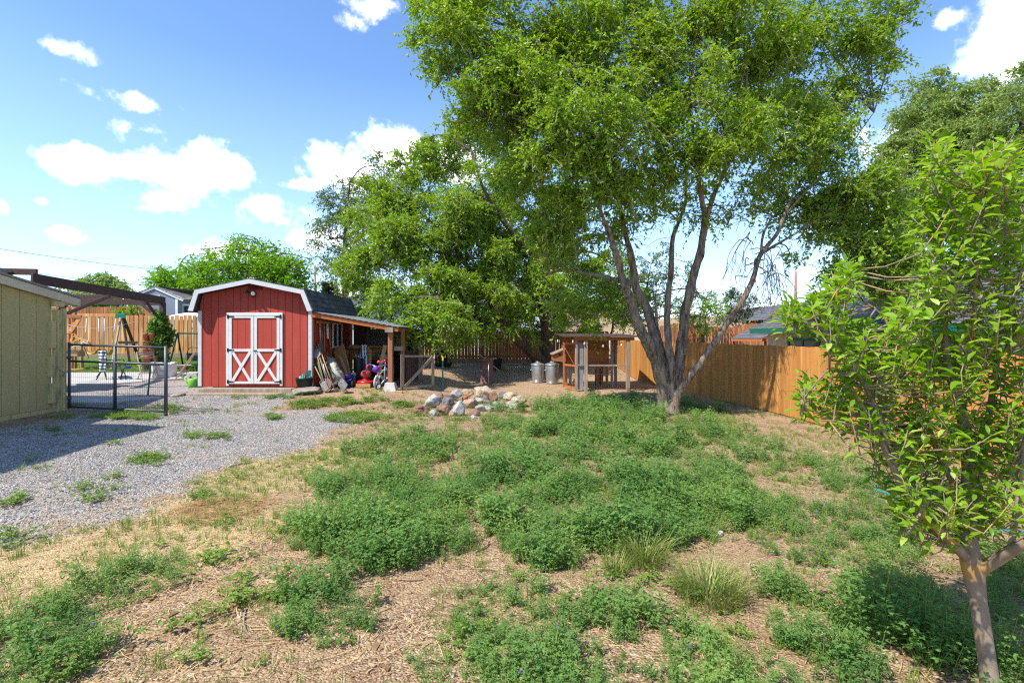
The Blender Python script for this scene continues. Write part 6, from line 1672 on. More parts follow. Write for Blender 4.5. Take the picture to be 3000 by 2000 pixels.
# ------------------------------------------------------------------ drum, barrels, cans
def drum():
    q = on(1425, 1126); q.y += .3; q.z = g(q.x, q.y); s = q.y
    R_ = .232; H = .88 * s / 18.4 * .98
    root = thing('steel_drum', 'rusty brown steel drum with two hoops standing on the mulch', 'drum', q)
    k = H / .88; pr = [(R_, 0)]
    for z in (.0, .28, .57, .86):
        pr += [(R_ + .012, (z + .012) * k), (R_, (z + .03) * k)] if z < .8 else [(R_, .84 * k), (R_ + .014, .855 * k), (R_ + .014, .88 * k), (R_ - .01, .88 * k), (R_ - .012, .84 * k), (0, .6 * k)]
        if z < .8: pr.append((R_, min(z + .26, .84) * k))
    pr = [(R_ + .012, 0), (R_ + .012, .02 * k), (R_, .03 * k), (R_, .28 * k), (R_ + .013, .295 * k), (R_, .31 * k), (R_, .57 * k), (R_ + .013, .585 * k), (R_, .60 * k), (R_, .86 * k), (R_ + .014, .865 * k), (R_ + .014, .885 * k), (R_ - .01, .885 * k), (R_ - .012, .5 * k), (0, .45 * k)]
    b = MB(); b.lathe(pr, q, 32); b.build('body', M['rust'], root)
    r = MB(); r.lathe([(R_ + .016, .862 * k), (R_ + .017, .886 * k), (R_ + .004, .889 * k)], q, 32); r.build('rim', Mt('orange_rust', (.30, .12, .05), rough=.9), root)
    a, e = c4(668, 617, q.y), c4(770, 700, q.y); st = MB(); st.bar(a, e + (e - a) * 1.2, .05, .03); tag(st.build('wooden_stick', M['oldwood'], bevel=.004), 'grey board poking out of the rusty drum', 'board')
    st = MB(); z = q.z + .905 * k
    st.bar((q.x - .05, q.y - .1, z), (q.x + .34, q.y + .1, z + .01), .12, .025); tag(st.build('plank', M['oldwood'], bevel=.004), 'short weathered plank lying across the drum mouth', 'plank')
drum()
q = on(1450, 1082); b = MB(); b.lathe([(.24, 0), (.27, .3), (.30, .42), (.31, .46), (.28, .45), (.25, .3), (0, .1)], q, 24); tag(b.build('plastic_tub', M['black']), 'black plastic tub half hidden behind the rusty drum', 'tub')
q = on(1293, 1072); root = thing('black_barrel', 'black plastic barrel against the dark picket fence', 'barrel', q)
b = MB(); b.lathe([(.24, 0), (.255, .02), (.26, .20), (.25, .22), (.26, .24), (.258, .50), (.25, .58), (.26, .60), (.26, .62), (.22, .625), (.0, .60)], q, 28); b.build('body', M['black'], root)
b = MB(); b.lathe([(.265, .605), (.27, .64), (.2, .655), (0, .66)], q, 28); b.build('lid', M['black'], root)
q = on(1312, 1072); b = MB(); rr = random.Random(9)
for k in range(26):
    a = rr.uniform(0, 6.28); r = rr.uniform(.05, .2); b.tube([(q.x + .1 + r * math.cos(a + i * .35), q.y - .3 + r * math.sin(a + i * .35), q.z + .03 + k * .004 + .02 * math.sin(i)) for i in range(9)], .012, 5)
tag(b.build('hose_coil', M['black'], fix=False), 'tangled black hose heaped at the foot of the black barrel', 'hose')

def trash_can(name_label, px, py, cap, fluted, s):
    q = on(px, py); root = thing('trash_can', name_label, 'trash can', q, 'galvanized trash cans on the mulch')
    H, n = .66 * s, 64
    b = MB(); f = .018 if fluted else .006
    prof = [(.185, 0), (.19, .02), (.19, .03), (.19, .10), (.205, .13), (.235, .60), (.232, .63), (.24, .66), (.228, .66), (.2, .3), (0, .1)]
    b.lathe([(r * s, z * s) for r, z in prof], q, n, wob=lambda j, m: 1 + (f if j % 2 else -f)); b.build('body', M['metal'], root)
    r = MB(); r.lathe([(.243 * s, .64 * s), (.25 * s, .655 * s), (.243 * s, .67 * s)], q, 32)
    for z in (.03, .07, .11): r.lathe([(.192 * s, (z - .008) * s), (.203 * s, z * s), (.192 * s, (z + .008) * s)], q, 32)
    r.build('band', M['alu'], root)
    l = MB(); l.lathe([(.252 * s, .655 * s), (.256 * s, .685 * s), (.24 * s, .695 * s), (.12 * s, .73 * s), (0, .74 * s)], q, 32); lo = l.build('lid', M['metal'], root)
    h = MB(); h.tube([(q.x - .07, q.y, q.z + .73 * s), (q.x - .06, q.y, q.z + .775 * s), (q.x + .06, q.y, q.z + .775 * s), (q.x + .07, q.y, q.z + .73 * s)], .009, 7); h.build('handle', M['alu'], lo)
    for e in (-1, 1):
        h = MB(); h.tube([(q.x + e * .225 * s, q.y - .06, q.z + .5 * s), (q.x + e * .265 * s, q.y - .05, q.z + .47 * s), (q.x + e * .265 * s, q.y + .05, q.z + .47 * s), (q.x + e * .225 * s, q.y + .06, q.z + .5 * s)], .008, 6); h.build('side_handle', M['alu'], root)
trash_can('galvanized trash can with smooth ribbed lid, the one closer to the rusty drum', 1575, 1121, 1, False, .97)
trash_can('fluted galvanized trash can with flat lid, the one closer to the coop', 1617, 1124, 0, True, 1.0)

# ------------------------------------------------------------------ stone fire ring
ROCKS = [  # crop x, foot y, width, height, colour, label, lift
    (118, 1205, 150, 75, 0, 'reddish brown porous rock at the outer end of the fire ring', 0), (232, 1150, 150, 115, 1, 'big white and grey pitted rock near the reddish end of the fire ring', .02), (272, 1085, 125, 55, 2, 'flat topped brown rock at the back of the fire ring by the green post', .05), (300, 1105, 60, 60, 0, 'small brown rock wedged under the flat topped brown one', .03),
    (372, 1120, 95, 70, 0, 'dull red rock between the pitted white and dark grey rocks', .05), (370, 1165, 115, 85, 3, 'dark grey angular rock in the middle of the fire ring front', .05), (462, 1090, 115, 85, 4, 'rounded light grey rock on the rear of the fire ring', .06), (335, 1228, 130, 95, 2, 'tan block shaped rock low at the front of the fire ring', 0),
    (480, 1235, 115, 145, 1, 'tall pale rock standing on end at the fire ring front', 0), (425, 1235, 70, 55, 5, 'small tan rock at the foot of the tall pale rock', 0), (575, 1070, 110, 70, 5, 'flat tan rock at the rear of the fire ring beside the largest boulder', .06), (548, 1095, 65, 45, 6, 'small orange red rock lying inside the fire ring', .04),
    (592, 1160, 140, 80, 5, 'smooth tan rock right behind the tall pale rock', .03), (690, 1115, 75, 50, 1, 'small chalky white rock inside the fire ring', .02), (735, 1085, 175, 120, 7, 'largest sand coloured boulder on the back of the fire ring', .03), (828, 1090, 85, 85, 2, 'dark brown block leaning on the largest sand coloured boulder', .03),
    (770, 1125, 80, 50, 3, 'grey ashy stone in the middle of the fire ring', 0), (850, 1135, 75, 42, 4, 'pale grey ash covered stone near the open side of the ring', 0), (925, 1075, 85, 65, 3, 'grey rock starting the far pale end of the fire ring', .02), (985, 1085, 115, 75, 7, 'cream rock beside the pale wedge shaped slab', .02),
    (1072, 1150, 150, 100, 7, 'pale wedge shaped slab at the far end of the fire ring', .02), (1005, 1165, 125, 70, 8, 'lichen green grey rock below the cream rock', 0), (640, 1235, 100, 60, 2, 'shadowed brown rock low in front behind weeds', 0), (705, 1190, 110, 65, 4, 'flat grey rock inside the front rim of the ring', 0),
    (240, 1232, 90, 55, 4, 'light grey chunk below the big pitted rock', 0), (628, 1262, 70, 34, 1, 'low whitish stone set forward of the ring', 0), (900, 1150, 90, 50, 4, 'greyish stone half covered by weeds near the ring opening', 0), (790, 1190, 110, 60, 8, 'greenish grey stone behind the tall weeds', 0)]
RC = [((.268, .140, .098), (.159, .079, .055)), ((.537, .512, .476), (.244, .226, .213)), ((.305, .189, .122), (.159, .098, .067)), ((.207, .201, .201), (.110, .104, .104)), ((.390, .378, .360), (.207, .195, .189)), ((.439, .317, .213), (.256, .177, .122)), ((.415, .146, .073), (.244, .085, .049)), ((.537, .415, .287), (.329, .244, .165)), ((.305, .299, .226), (.390, .366, .293))]
RM = [Mt('ring_stone_%d' % i, a, b_, rough=.95, scale=5, bump=1.0, bscale=11, dist=.05, c3=tuple(x * 1.35 for x in a), spread=.4) for i, (a, b_) in enumerate(RC)]
import bmesh
def rock(px, foot, w, h, mat, seed, lift=0, lab=None, grp='stones of the fire ring', name='ring_stone', cut=5):
    q = on(px, foot); sc = q.y / F
    bm = bmesh.new(); bmesh.ops.create_icosphere(bm, subdivisions=4, radius=1)
    rr = random.Random(seed)
    planes = [(Vector((rr.gauss(0, 1), rr.gauss(0, 1), rr.gauss(0, .8))).normalized(), rr.uniform(.52, .85)) for _ in range(cut + 4)]
    for v in bm.verts:
        p = v.co.copy()
        for n, d in planes:
            e = p.dot(n) - d
            if e > 0: p -= n * e * .93
        p *= 1 + .16 * mnoise.noise(p * 1.7 + Vector((seed, 0, 0))) + .10 * mnoise.noise(p * 4.5 + Vector((0, seed, 0)))
        p += p.normalized() * .05 * mnoise.noise(p * 11 + Vector((0, 0, seed)))
        v.co = p
    xs = [v.co.x for v in bm.verts]; zs = [v.co.z for v in bm.verts]; ys = [v.co.y for v in bm.verts]
    W, H = w * sc, h * sc; Dp = W * rr.uniform(.65, .95)
    for v in bm.verts:
        v.co.x = (v.co.x - (max(xs) + min(xs)) / 2) / (max(xs) - min(xs)) * W
        v.co.y = (v.co.y - (max(ys) + min(ys)) / 2) / (max(ys) - min(ys)) * Dp
        v.co.z = (v.co.z - min(zs)) / (max(zs) - min(zs)) * (H + .05) - .05
    me = bpy.data.meshes.new(name); bm.to_mesh(me); bm.free(); me.materials.append(mat)
    me.polygons.foreach_set('use_smooth', [True] * len(me.polygons))
    o = bpy.data.objects.new(name, me); col.objects.link(o); o.location = (q.x, q.y, q.z + lift); o.rotation_euler = (0, 0, rr.uniform(-.3, .3))
    return tag(o, lab, 'rock', grp)
for i, (cx, fy, w, h, c, lab, lift) in enumerate(ROCKS):
    rock(1200 + cx * .2976, 850 + fy * .2976, w * .2976 * 1.14, h * .2976 * 1.08, RM[c], i * 3 + 1, lift * 1.1, lab)
M['dirtcon'] = Mt('dirty_concrete', (.36, .31, .25), (.22, .18, .14), rough=.95, scale=7, bump=1.0, bscale=14, dist=.05, c3=(.42, .37, .31), spread=.4)
# ash heap in the ring and rubble beside the shed
rock(895, 1153, 88, 20, M['dirtcon'], 91, 0, 'broken concrete slab lying in front of the leaning tools', 'rubble by the shed', 'concrete_slab', 7)
rock(2112, 1570, 26, 14, RM[1], 92, 0, 'white stone lying among the alfalfa near the bunch grass', None, 'stone')
rock(306, 1940, 28, 20, RM[0], 93, 0, 'small reddish stone on bare soil close to the camera', None, 'stone')
rock(1342, 1612, 20, 12, RM[3], 94, 0, 'small grey stone on the bare path between alfalfa patches', None, 'stone')
rock(520, 1160, 40, 10, M['dirtcon'], 95, 0, 'low broken concrete lump by the timber steps', 'rubble by the shed', 'concrete_lump')
def stick(pts, r, label, name='fallen_stick', mt='oldwood', grp='sticks on the ground'):
    b = MB(); vs = [];
    for px, py, l in pts: v = on(px, py); vs.append((v.x, v.y, v.z + r + l))
    n = len(vs); b.tube([Vector(p[:3]) for p in smooth_line([(*v, 0) for v in vs], 4)], [r * (1 - .4 * i / (4 * n)) for i in range((n - 1) * 4 + 1)], 7)
    tag(b.build(name, M[mt], fix=False), label, 'stick', grp)
stick([(2386, 1738, 0), (2410, 1744, .01), (2434, 1742, 0)], .012, 'short dark stick on bare soil between alfalfa clumps', mt='barkdark')
stick([(720, 1788, 0), (714, 1830, .01), (728, 1860, 0), (760, 1872, 0)], .005, 'pale curved twig hooked on the wood chips')
stick([(1170, 1700, 0), (1205, 1704, .005), (1240, 1702, 0)], .006, 'pale straight twig on the bare soil amid alfalfa')
stick([(1390, 1622, 0), (1425, 1605, .01), (1432, 1588, 0)], .007, 'bent grey twig at the head of the bare path')
stick([(1872, 1710, 0), (1900, 1745, .01), (1965, 1768, 0)], .008, 'long reddish twig lying beside the large bunch grass')
stick([(670, 1370, 0), (705, 1362, .005), (740, 1356, 0)], .012, 'flat brown stick lying on the gravel edge')
def hose():
    b = MB(); pts = [(2560, 1440), (2620, 1462), (2680, 1490), (2740, 1500), (2820, 1530), (2900, 1560), (3020, 1570)]
    vs = [on(x, y) for x, y in pts]
    b.tube([Vector(p[:3]) for p in smooth_line([(v.x, v.y, v.z + .03, 0) for v in vs], 6)], .012, 8)
    tag(b.build('garden_hose', Mt('turquoise_hose', (.02, .30, .34), rough=.4), fix=False), 'turquoise garden hose on the ground behind the young apple tree', 'hose')
hose()

# ------------------------------------------------------------------ wooden mesh gate beside the lean-to
def mesh_gate():
    a, b = Vector((-3.02, 14.05, 0)), Vector((-2.28, 14.75, 0)); d = (b - a).normalized()
    root = thing('wooden_gate', 'weathered timber frame gate with wire and a diagonal brace beside the lean-to post', 'gate', (a.x, a.y, g(a.x, a.y)))
    za, zb = g(a.x, a.y), g(b.x, b.y)
    def bar(n, p, q, w=.09, h=.04): m = MB(); m.bar(p, q, h, w, up=(0, 0, 1)) if abs((q - p).normalized().z) < .9 else m.bar(p, q, w, h, up=(-d.y, d.x, 0)); m.build(n, M['oldwood'], root, bevel=.004)
    V_ = lambda p, z: Vector((p.x, p.y, z))
    zt = 1.10
    bar('stile', V_(a, za + .04), V_(a, zt + .10)); bar('stile', V_(b, zb + .1), V_(b, zt - .06))
    bar('rail', V_(a, zt + .05), V_(b, zt + .02), .05); bar('rail', V_(a, za + .08), V_(b, zb + .12), .06)
    m = MB(); o = Vector((-d.y, d.x, 0)) * -.03
    m.bar(V_(a, za + .1) + d * .08 + o, V_(b, zt) - d * .03 + o, .025, .085); m.build('brace', M['oldwood'], root, bevel=.004)
    w = MB(); L = (b - a).length; st = .06
    for i in range(int(L / st)):
        for s in (0, 1): w.tube([a + d * min((i + (.25 if (j + s) % 2 else .75)) * st, L) + Vector((0, 0, za + .1 + j * st)) for j in range(15)], .0011, 3)
    w.build('wire', Mt('gate_wire', (.3, .29, .28), rough=.5, metal=.6, bump=0), root, fix=False)
mesh_gate()
q = on(1170, 1151); b = MB(); b.bb(q.x - .08, q.x + .08, q.y - .05, q.y + .05, q.z - .02, q.z + .06); tag(b.build('wood_block', M['pine'], bevel=.004), 'small cut wood block by the pier block of the lean-to', 'wood block')
for cx, z1, lab in ((1495, 1.5, 'rough grey post standing between picket fence and wooden gate'), (1330, 1.75, 'dark rough board upright behind the wooden gate')):
    p = c3(cx, 800, 17.0); b = MB(); b.bb(p.x - .07, p.x + .07, 16.95, 17.05, g(p.x, 17) - .1, z1); tag(b.build('rough_post', M['barkdark'] if z1 > 1.6 else M['oldwood'], bevel=.01), lab, 'post')

# ------------------------------------------------------------------ tools and clutter in the lean-to
TG = 'tools leaning on the shed wall'
def tool(label, top, foot, kind, hm, r=.016, head=None, grip=None, group=TG):
    """long handled tool leaning from foot to top (world points)"""
    top, foot = Vector(top), Vector(foot); d = (foot - top).normalized(); s = d.cross(Vector((0, 1, .2))).normalized(); u = s.cross(d)
    root = thing(kind, label, kind.replace('_', ' '), foot, group)
    b = MB(); b.tube([top, top.lerp(foot, .5), top.lerp(foot, .80)], r, 8); b.build('handle', hm, root)
    k = top.lerp(foot, .78); L = (foot - top).length
    h = MB()
    if kind in ('shovel', 'spade', 'snow_shovel'):
        w = {'shovel': .11, 'spade': .085, 'snow_shovel': .115}[kind]; bl = {'shovel': .30, 'spade': .30, 'snow_shovel': .36}[kind]
        h.tube([k, foot - d * bl * .9], [r * 1.1, r * 1.3], 8)
        prof = [(-w * .35, 0), (-w, .05), (-w, bl * .65), (-w * .55, bl * .9), (0, bl)] if kind == 'shovel' else [(-w * .4, 0), (-w, .04), (-w, bl), (0, bl * 1.01)]
        full = prof + [(-x, y) for x, y in prof[::-1] if x]
        c = foot - d * bl; h.prism(full, c - u * .01, s, d, u * .016)
        hd = h.build('blade', head or M['steel'], root)
    elif kind == 'rake':
        h.tube([k, foot - d * .06], r, 8); h.bar(foot - s * .19 - d * .06, foot + s * .19 - d * .06, .02, .02)
        for i in range(10): p = foot - s * .19 + s * .042 * i - d * .06; h.tube([p, p + d * .05, p + d * .07 + u * .03], .004, 5)
        h.build('tines', head or M['steel'], root, fix=False)
    elif kind == 'garden_fork':
        h.tube([k, foot - d * .24], r, 8); h.bar(foot - s * .09 - d * .24, foot + s * .09 - d * .24, .02, .015)
        for i in range(4): p = foot - s * .09 + s * .06 * i - d * .24; h.tube([p, p + d * .12 + u * .015, p + d * .24], .007, 5)
        h.build('tines', head or M['steel'], root, fix=False)
    elif kind == 'hoe':
        h.tube([k, foot - d * .05, foot - d * .01 + u * .05], .008, 6); h.prism([(-.08, 0), (.08, 0), (.07, .1), (-.07, .1)], foot + u * .05, s, d * .4 + u * .9, d * .006); h.build('blade', head or M['steel'], root)
    else:
        h.tube([k, foot], r, 8); h.build('lower_handle', hm, root)
    if grip == 'D':
        e = MB(); e.tube([top, top - d * .05 + s * .05, top - d * .12 + s * .055, top - d * .13, top - d * .12 - s * .055, top - d * .05 - s * .05, top], .010, 7); e.build('grip', head if head and kind == 'snow_shovel' else M['steel'], root, fix=False)
    return root
W_, Gn, Wh, Bk = M['pine'], M['greenpaint'], M['whitepl'], M['black']
M['greenhandle'] = Mt('green_handle', (.01, .16, .06), rough=.4); M['greyh'] = Mt('worn_handle', (.34, .25, .16), (.25, .17, .10), rough=.8, stretch=(8, 8, 1))
def F3(x, y, D): p = c3(x, y, D); p.z = max(p.z, g(p.x, D) + .01); return p
tool('short grey handled spade leaning lowest on the shed wall', c3(255, 812, 14.05), F3(420, 1150, 13.55), 'spade', M['greyh'])
tool('garden fork with bright green handle leaning on the red wall', c3(292, 740, 14.1), F3(395, 1120, 13.6), 'garden_fork', M['greenhandle'], grip='D')
tool('wooden handled shovel leaning among the tools with rusty round blade', c3(300, 640, 14.15), F3(450, 1135, 13.6), 'shovel', M['greyh'], head=M['rust'])
tool('white handled rake between the wooden tool handles', c3(345, 760, 14.2), F3(470, 1120, 13.65), 'rake', Wh)
tool('long tan handled hoe leaning across the other tools', c3(318, 612, 14.2), F3(505, 1130, 13.6), 'hoe', W_)
tool('brown long handled rake behind the white handled one', c3(360, 720, 14.3), F3(490, 1100, 13.75), 'rake', M['greyh'])
tool('dark green handled snow shovel with broad pale blade lying lowest', c3(420, 860, 14.0), F3(640, 1125, 13.35), 'snow_shovel', Gn, head=M['steel'], grip='D')
# upside down shovel: blade up
o = tool('shovel turned upside down with its grey blade up by the white trim', F3(395, 1090, 13.65), c3(290, 665, 14.1), 'shovel', M['greyh'])
def hang(name, label, y, z0, z1, mt, cat, head=None, xw=-5.36, r=.014):
    root = thing(name, label, cat, (xw, y, z0), 'tools hung on the shed side wall')
    b = MB(); b.tube([(xw, y, z1), (xw + .01, y + .01, z0)], r, 8); b.build('handle', mt, root)
    if head:
        h = MB(); w, l, up = head
        zc = z1 if up else z0
        h.prism([(-w, 0), (w, 0), (w * .8, -l), (0, -l * 1.1), (-w * .8, -l)], (xw + .02, y, zc), (0, 1, 0), (0, 0, 1), (.012, 0, 0)); h.build('head', M['steel'], root)
hang('hung_spade', 'grey steel spade hung by its handle at the front of the shed side wall', 14.28, 1.55, 2.15, M['alu'], 'spade', (.07, .26, False))
hang('hung_broom', 'tan broom stick hanging upright on the shed side wall', 14.62, 1.1, 2.18, W_, 'broom', (.05, .12, False))
hang('hung_rope', 'pale bundle of rope hanging on the shed side wall', 14.86, 1.62, 2.08, M['canvas'], 'rope', None, r=.035)
hang('hung_loppers', 'red handled loppers hanging low on the shed side wall', 14.80, 1.25, 1.62, M['redpl'], 'loppers', (.03, .1, False))
hang('hung_hoe', 'brown handled hoe hanging beside the window of the shed', 15.12, 1.1, 2.1, M['greyh'], 'hoe', (.06, .06, True))
hang('hung_strap', 'orange strap hanging from a nail beside the brown hoe', 15.02, 1.45, 2.05, M['orange'], 'strap', None, r=.022)
hang('hung_saw', 'dull hand saw hanging behind the grey spade', 14.42, 1.5, 2.02, M['steel'], 'saw', (.04, .3, False))
b = MB(); b.bb(-5.40, -5.375, 14.15, 15.35, 2.06, 2.13); tag(b.build('tool_rack', M['pine']), 'tan wooden rail the hanging tools are hooked on', 'rail')

def tarp():
    p = F3(520, 1085, 14.15); root = thing('covered_wheelbarrow', 'grey plastic sheet draped over an upended wheelbarrow behind the shovels', 'tarp', p)
    O = [(395, 770), (450, 755), (505, 768), (545, 830), (580, 905), (620, 950), (640, 1075), (560, 1085), (490, 1060), (450, 950)]
    vs = []; n = len(O); cx, cy = 520, 930
    rings = 6; b = MB()
    for k in range(rings + 1):
        s = 1 - k / rings
        for i in range(n * 3):
            a = i / 3; i0 = int(a) % n; f = a - int(a); ox = O[i0][0] * (1 - f) + O[(i0 + 1) % n][0] * f; oy = O[i0][1] * (1 - f) + O[(i0 + 1) % n][1] * f
            x, y = cx + (ox - cx) * s, cy + (oy - cy) * s
            dep = 14.35 - .38 * math.cos(s * math.pi / 2) ** .8 + .04 * math.sin(i * 1.9 + k) * s - .2 * (y - 930) / 150
            v = c3(x, y, dep); v.z = max(v.z, g(v.x, dep) + .01); vs.append(v)
    m = n * 3; fs = [(k * m + i, k * m + (i + 1) % m, (k + 1) * m + (i + 1) % m, (k + 1) * m + i) for k in range(rings) for i in range(m)]
    b.add(vs, fs, 0, True); o = b.build('sheet', M['tarp'], root); mm = o.modifiers.new('t', 'SOLIDIFY'); mm.thickness = .01
    h = MB()
    for x in (410, 440): h.tube([c3(x, 790, 14.3), c3(x - 30, 740, 14.4)], .014, 7)
    h.build('handle', M['pine'], root)
tarp()
def lean_board(label, a, b_, w, t_, mt, name='board', cat='board', grp='boards leaning in the lean-to'):
    m = MB(); m.bar(a, b_, w, t_, up=(0, 1, .3)); tag(m.build(name, M[mt], bevel=.003), label, cat, grp)
lean_board('tan plywood sheet leaning behind the grey tarp', c3(560, 655, 15.5), F3(640, 1000, 14.9), .38, .018, 'osb', 'plywood_sheet', 'plywood')
lean_board('narrow pale board leaning nearest to the purple bucket', c3(570, 750, 15.0), F3(655, 975, 14.6), .07, .03, 'pine'); lean_board('narrow brown board leaning just behind the pale one', c3(590, 745, 15.1), F3(675, 965, 14.75), .06, .03, 'greyh')
lean_board('long tan plank leaning beside the purple bicycle', c3(1092, 632, 14.9), F3(1010, 1010, 14.4), .11, .03, 'pine'); lean_board('wide tan board standing behind the metal ladder', c3(915, 690, 15.6), F3(905, 1010, 15.4), .12, .03, 'osb')
def shelf():
    y = 16.2; root = thing('shelf_unit', 'strand board work shelf across the back of the lean-to', 'shelf', (-4.2, y, .4))
    a, b_ = c3(640, 800, y), c3(1140, 780, y); zt = c3(0, 640, y).z; zm = c3(0, 790, y).z
    m = MB(); m.bb(a.x, b_.x, y + .5, y + .52, zm, zt); m.build('back_panel', M['osb'], root)
    for z in (zm, zt - .02, .62):
        m = MB(); m.bb(a.x, b_.x, y, y + .5, z - .02, z); m.build('shelf_board', M['osb'], root)
    for x in (a.x + .04, c3(900, 0, y).x, b_.x - .02):
        m = MB(); m.bb(x - .045, x + .045, y - .02, y + .03, g(x, y), zt - .04); m.build('post', M['pine'], root)
shelf()
b = MB(); rr = random.Random(3)
for k in range(9): b.tube([c3(590 + rr.uniform(0, 30), 670 + rr.uniform(-20, 20), 15.9 + k * .03), c3(700, 625 + rr.uniform(0, 40), 15.9 + k * .03), c3(820 + rr.uniform(-20, 20), 650 + rr.uniform(-25, 30), 15.9 + k * .03)], .016, 6)
tag(b.build('stick_bundle', M['greyh'], fix=False), 'bundle of bent brown sticks on top of the shelf', 'sticks')
q = c3(1090, 770, 16.35); b = MB(); b.bb(q.x - .16, q.x + .2, 16.25, 16.5, q.z - .06, q.z + .08); b.bb(q.x - .18, q.x + .22, 16.23, 16.52, q.z + .06, q.z + .09); tag(b.build('storage_box', M['sidlight'], bevel=.01), 'pale grey box on the shelf beside the leaning plank', 'box')
for cx, lab in ((1050, 'dark green jar on the pale box closest to the plank'), (1105, 'dark green jar on the pale box closest to the post')):
    q = c3(cx, 738, 16.35); b = MB(); b.lathe([(.04, 0), (.045, .01), (.045, .09), (.03, .11), (.03, .13), (0, .13)], q, 14); tag(b.build('jar', M['greenpaint']), lab, 'jar', 'jars on the shelf box')
def ladder():
    root = thing('ladder', 'aluminium extension ladder standing upright in the lean-to', 'ladder', F3(860, 1030, 15.3))
    for x0, x1 in ((838, 858), (868, 892)):
        a, e = c3(x0, 640, 15.5), F3(x1, 1035, 15.2); m = MB(); m.bar(a, e, .05, .085, up=(0, 1, 0)); m.lathe([(.02, -.03), (.05, -.02), (.055, .02), (.02, .04)], a, 10, rot=(R(90), 0, 0)); m.build('rail', M['alu'], root)
    for k in range(9):
        s = .06 + k * .11; m = MB(); m.tube([c3(838, 640, 15.48).lerp(F3(858, 1035, 15.18), s), c3(868, 640, 15.52).lerp(F3(892, 1035, 15.22), s)], .015, 7); m.build('rung', M['alu'], root)
ladder()
def bucket(px, py, s, mt, label, y=None):
    q = F3(px, py, y); q.z = g(q.x, y); root = thing('bucket', label, 'bucket', q, 'plastic buckets in the lean-to')
    b = MB(); b.lathe([(.125 * s, 0), (.13 * s, .01), (.148 * s, .30 * s), (.158 * s, .30 * s), (.158 * s, .315 * s), (.149 * s, .32 * s), (.15 * s, .345 * s), (.158 * s, .35 * s), (.158 * s, .37 * s), (.145 * s, .37 * s), (.12 * s, .05), (0, .04)], q, 24); b.build('body', M[mt], root)
    h = MB(); h.tube([(q.x - .155 * s, q.y - .02, q.z + .31 * s), (q.x - .1 * s, q.y - .15 * s, q.z + .22 * s), (q.x, q.y - .165 * s, q.z + .18 * s), (q.x + .1 * s, q.y - .15 * s, q.z + .22 * s), (q.x + .155 * s, q.y - .02, q.z + .31 * s)], .005, 6); h.build('handle', M['alu'], root)
bucket(668, 1075, .95, 'bluepl', 'deep purple blue bucket in front of the white one', 14.55); bucket(698, 1005, 1.0, 'whitepl', 'white bucket behind the purple blue one', 15.1)
def mower():
    q = F3(872, 1088, 14.5); q.z = g(q.x, q.y); x, y, z = q
    root = thing('lawn_mower', 'red push lawn mower parked at the foot of the ladder', 'lawn mower', q)
    b = MB(); b.lathe([(.23, .09), (.25, .10), (.25, .16), (.21, .19), (.10, .21), (.10, .23)], q, 24); b.build('deck', M['redpl'], root)
    e = MB(); e.lathe([(.09, .21), (.09, .28), (.14, .31), (.15, .36), (.14, .42), (.10, .46), (.04, .48), (0, .48)], q, 20); e.build('engine', M['redfade'], root)
    c = MB(); c.bb(x - .04, x + .04, y - .20, y - .17, z + .38, z + .46); c.build('air_filter', M['black'], root)
    for sx, sy in ((-.31, -.2), (.31, -.2), (-.31, .22), (.31, .22)):
        w = MB(); w.lathe([(.04, -.025), (.095, -.025), (.1, -.015), (.1, .015), (.095, .025), (.04, .025)], (x + sx, y + sy, z + .1), 20, rot=(0, R(90), 0)); w.build('wheel', M['rubber'], root)
    h = MB(); h.tube([(x - .2, y + .2, z + .15), (x - .2, y + .75, z + .95), (x + .2, y + .75, z + .95), (x + .2, y + .2, z + .15)], .012, 8); h.build('handle', M['black'], root)
    p = MB(); p.bb(x - .2, x + .2, y - .295, y - .27, z + .03, z + .12); p.build('front_guard', M['pine'], root)
mower()
def wheel(root, c, r, tr, axis, tyre, rim, spokes=10, name='wheel'):
    c = Vector(c); ax = Vector(axis).normalized(); u = ax.orthogonal().normalized(); w = ax.cross(u)
    b = MB(); b.tube([c + (u * math.cos(a * .2618) + w * math.sin(a * .2618)) * r for a in range(24)], tr, 8, closed=True); wo = b.build(name, M[tyre], root, fix=False)
    s = MB(); s.tube([c + (u * math.cos(a * .2618) + w * math.sin(a * .2618)) * (r - tr) for a in range(24)], tr * .45, 6, closed=True)
    for k in range(spokes): a = k * 6.283 / spokes; s.tube([c, c + (u * math.cos(a) + w * math.sin(a)) * (r - tr)], .003 if spokes > 6 else .012, 4)
    s.tube([c - ax * .03, c + ax * .03], .018, 8); s.build('rim', M[rim], wo, fix=False)
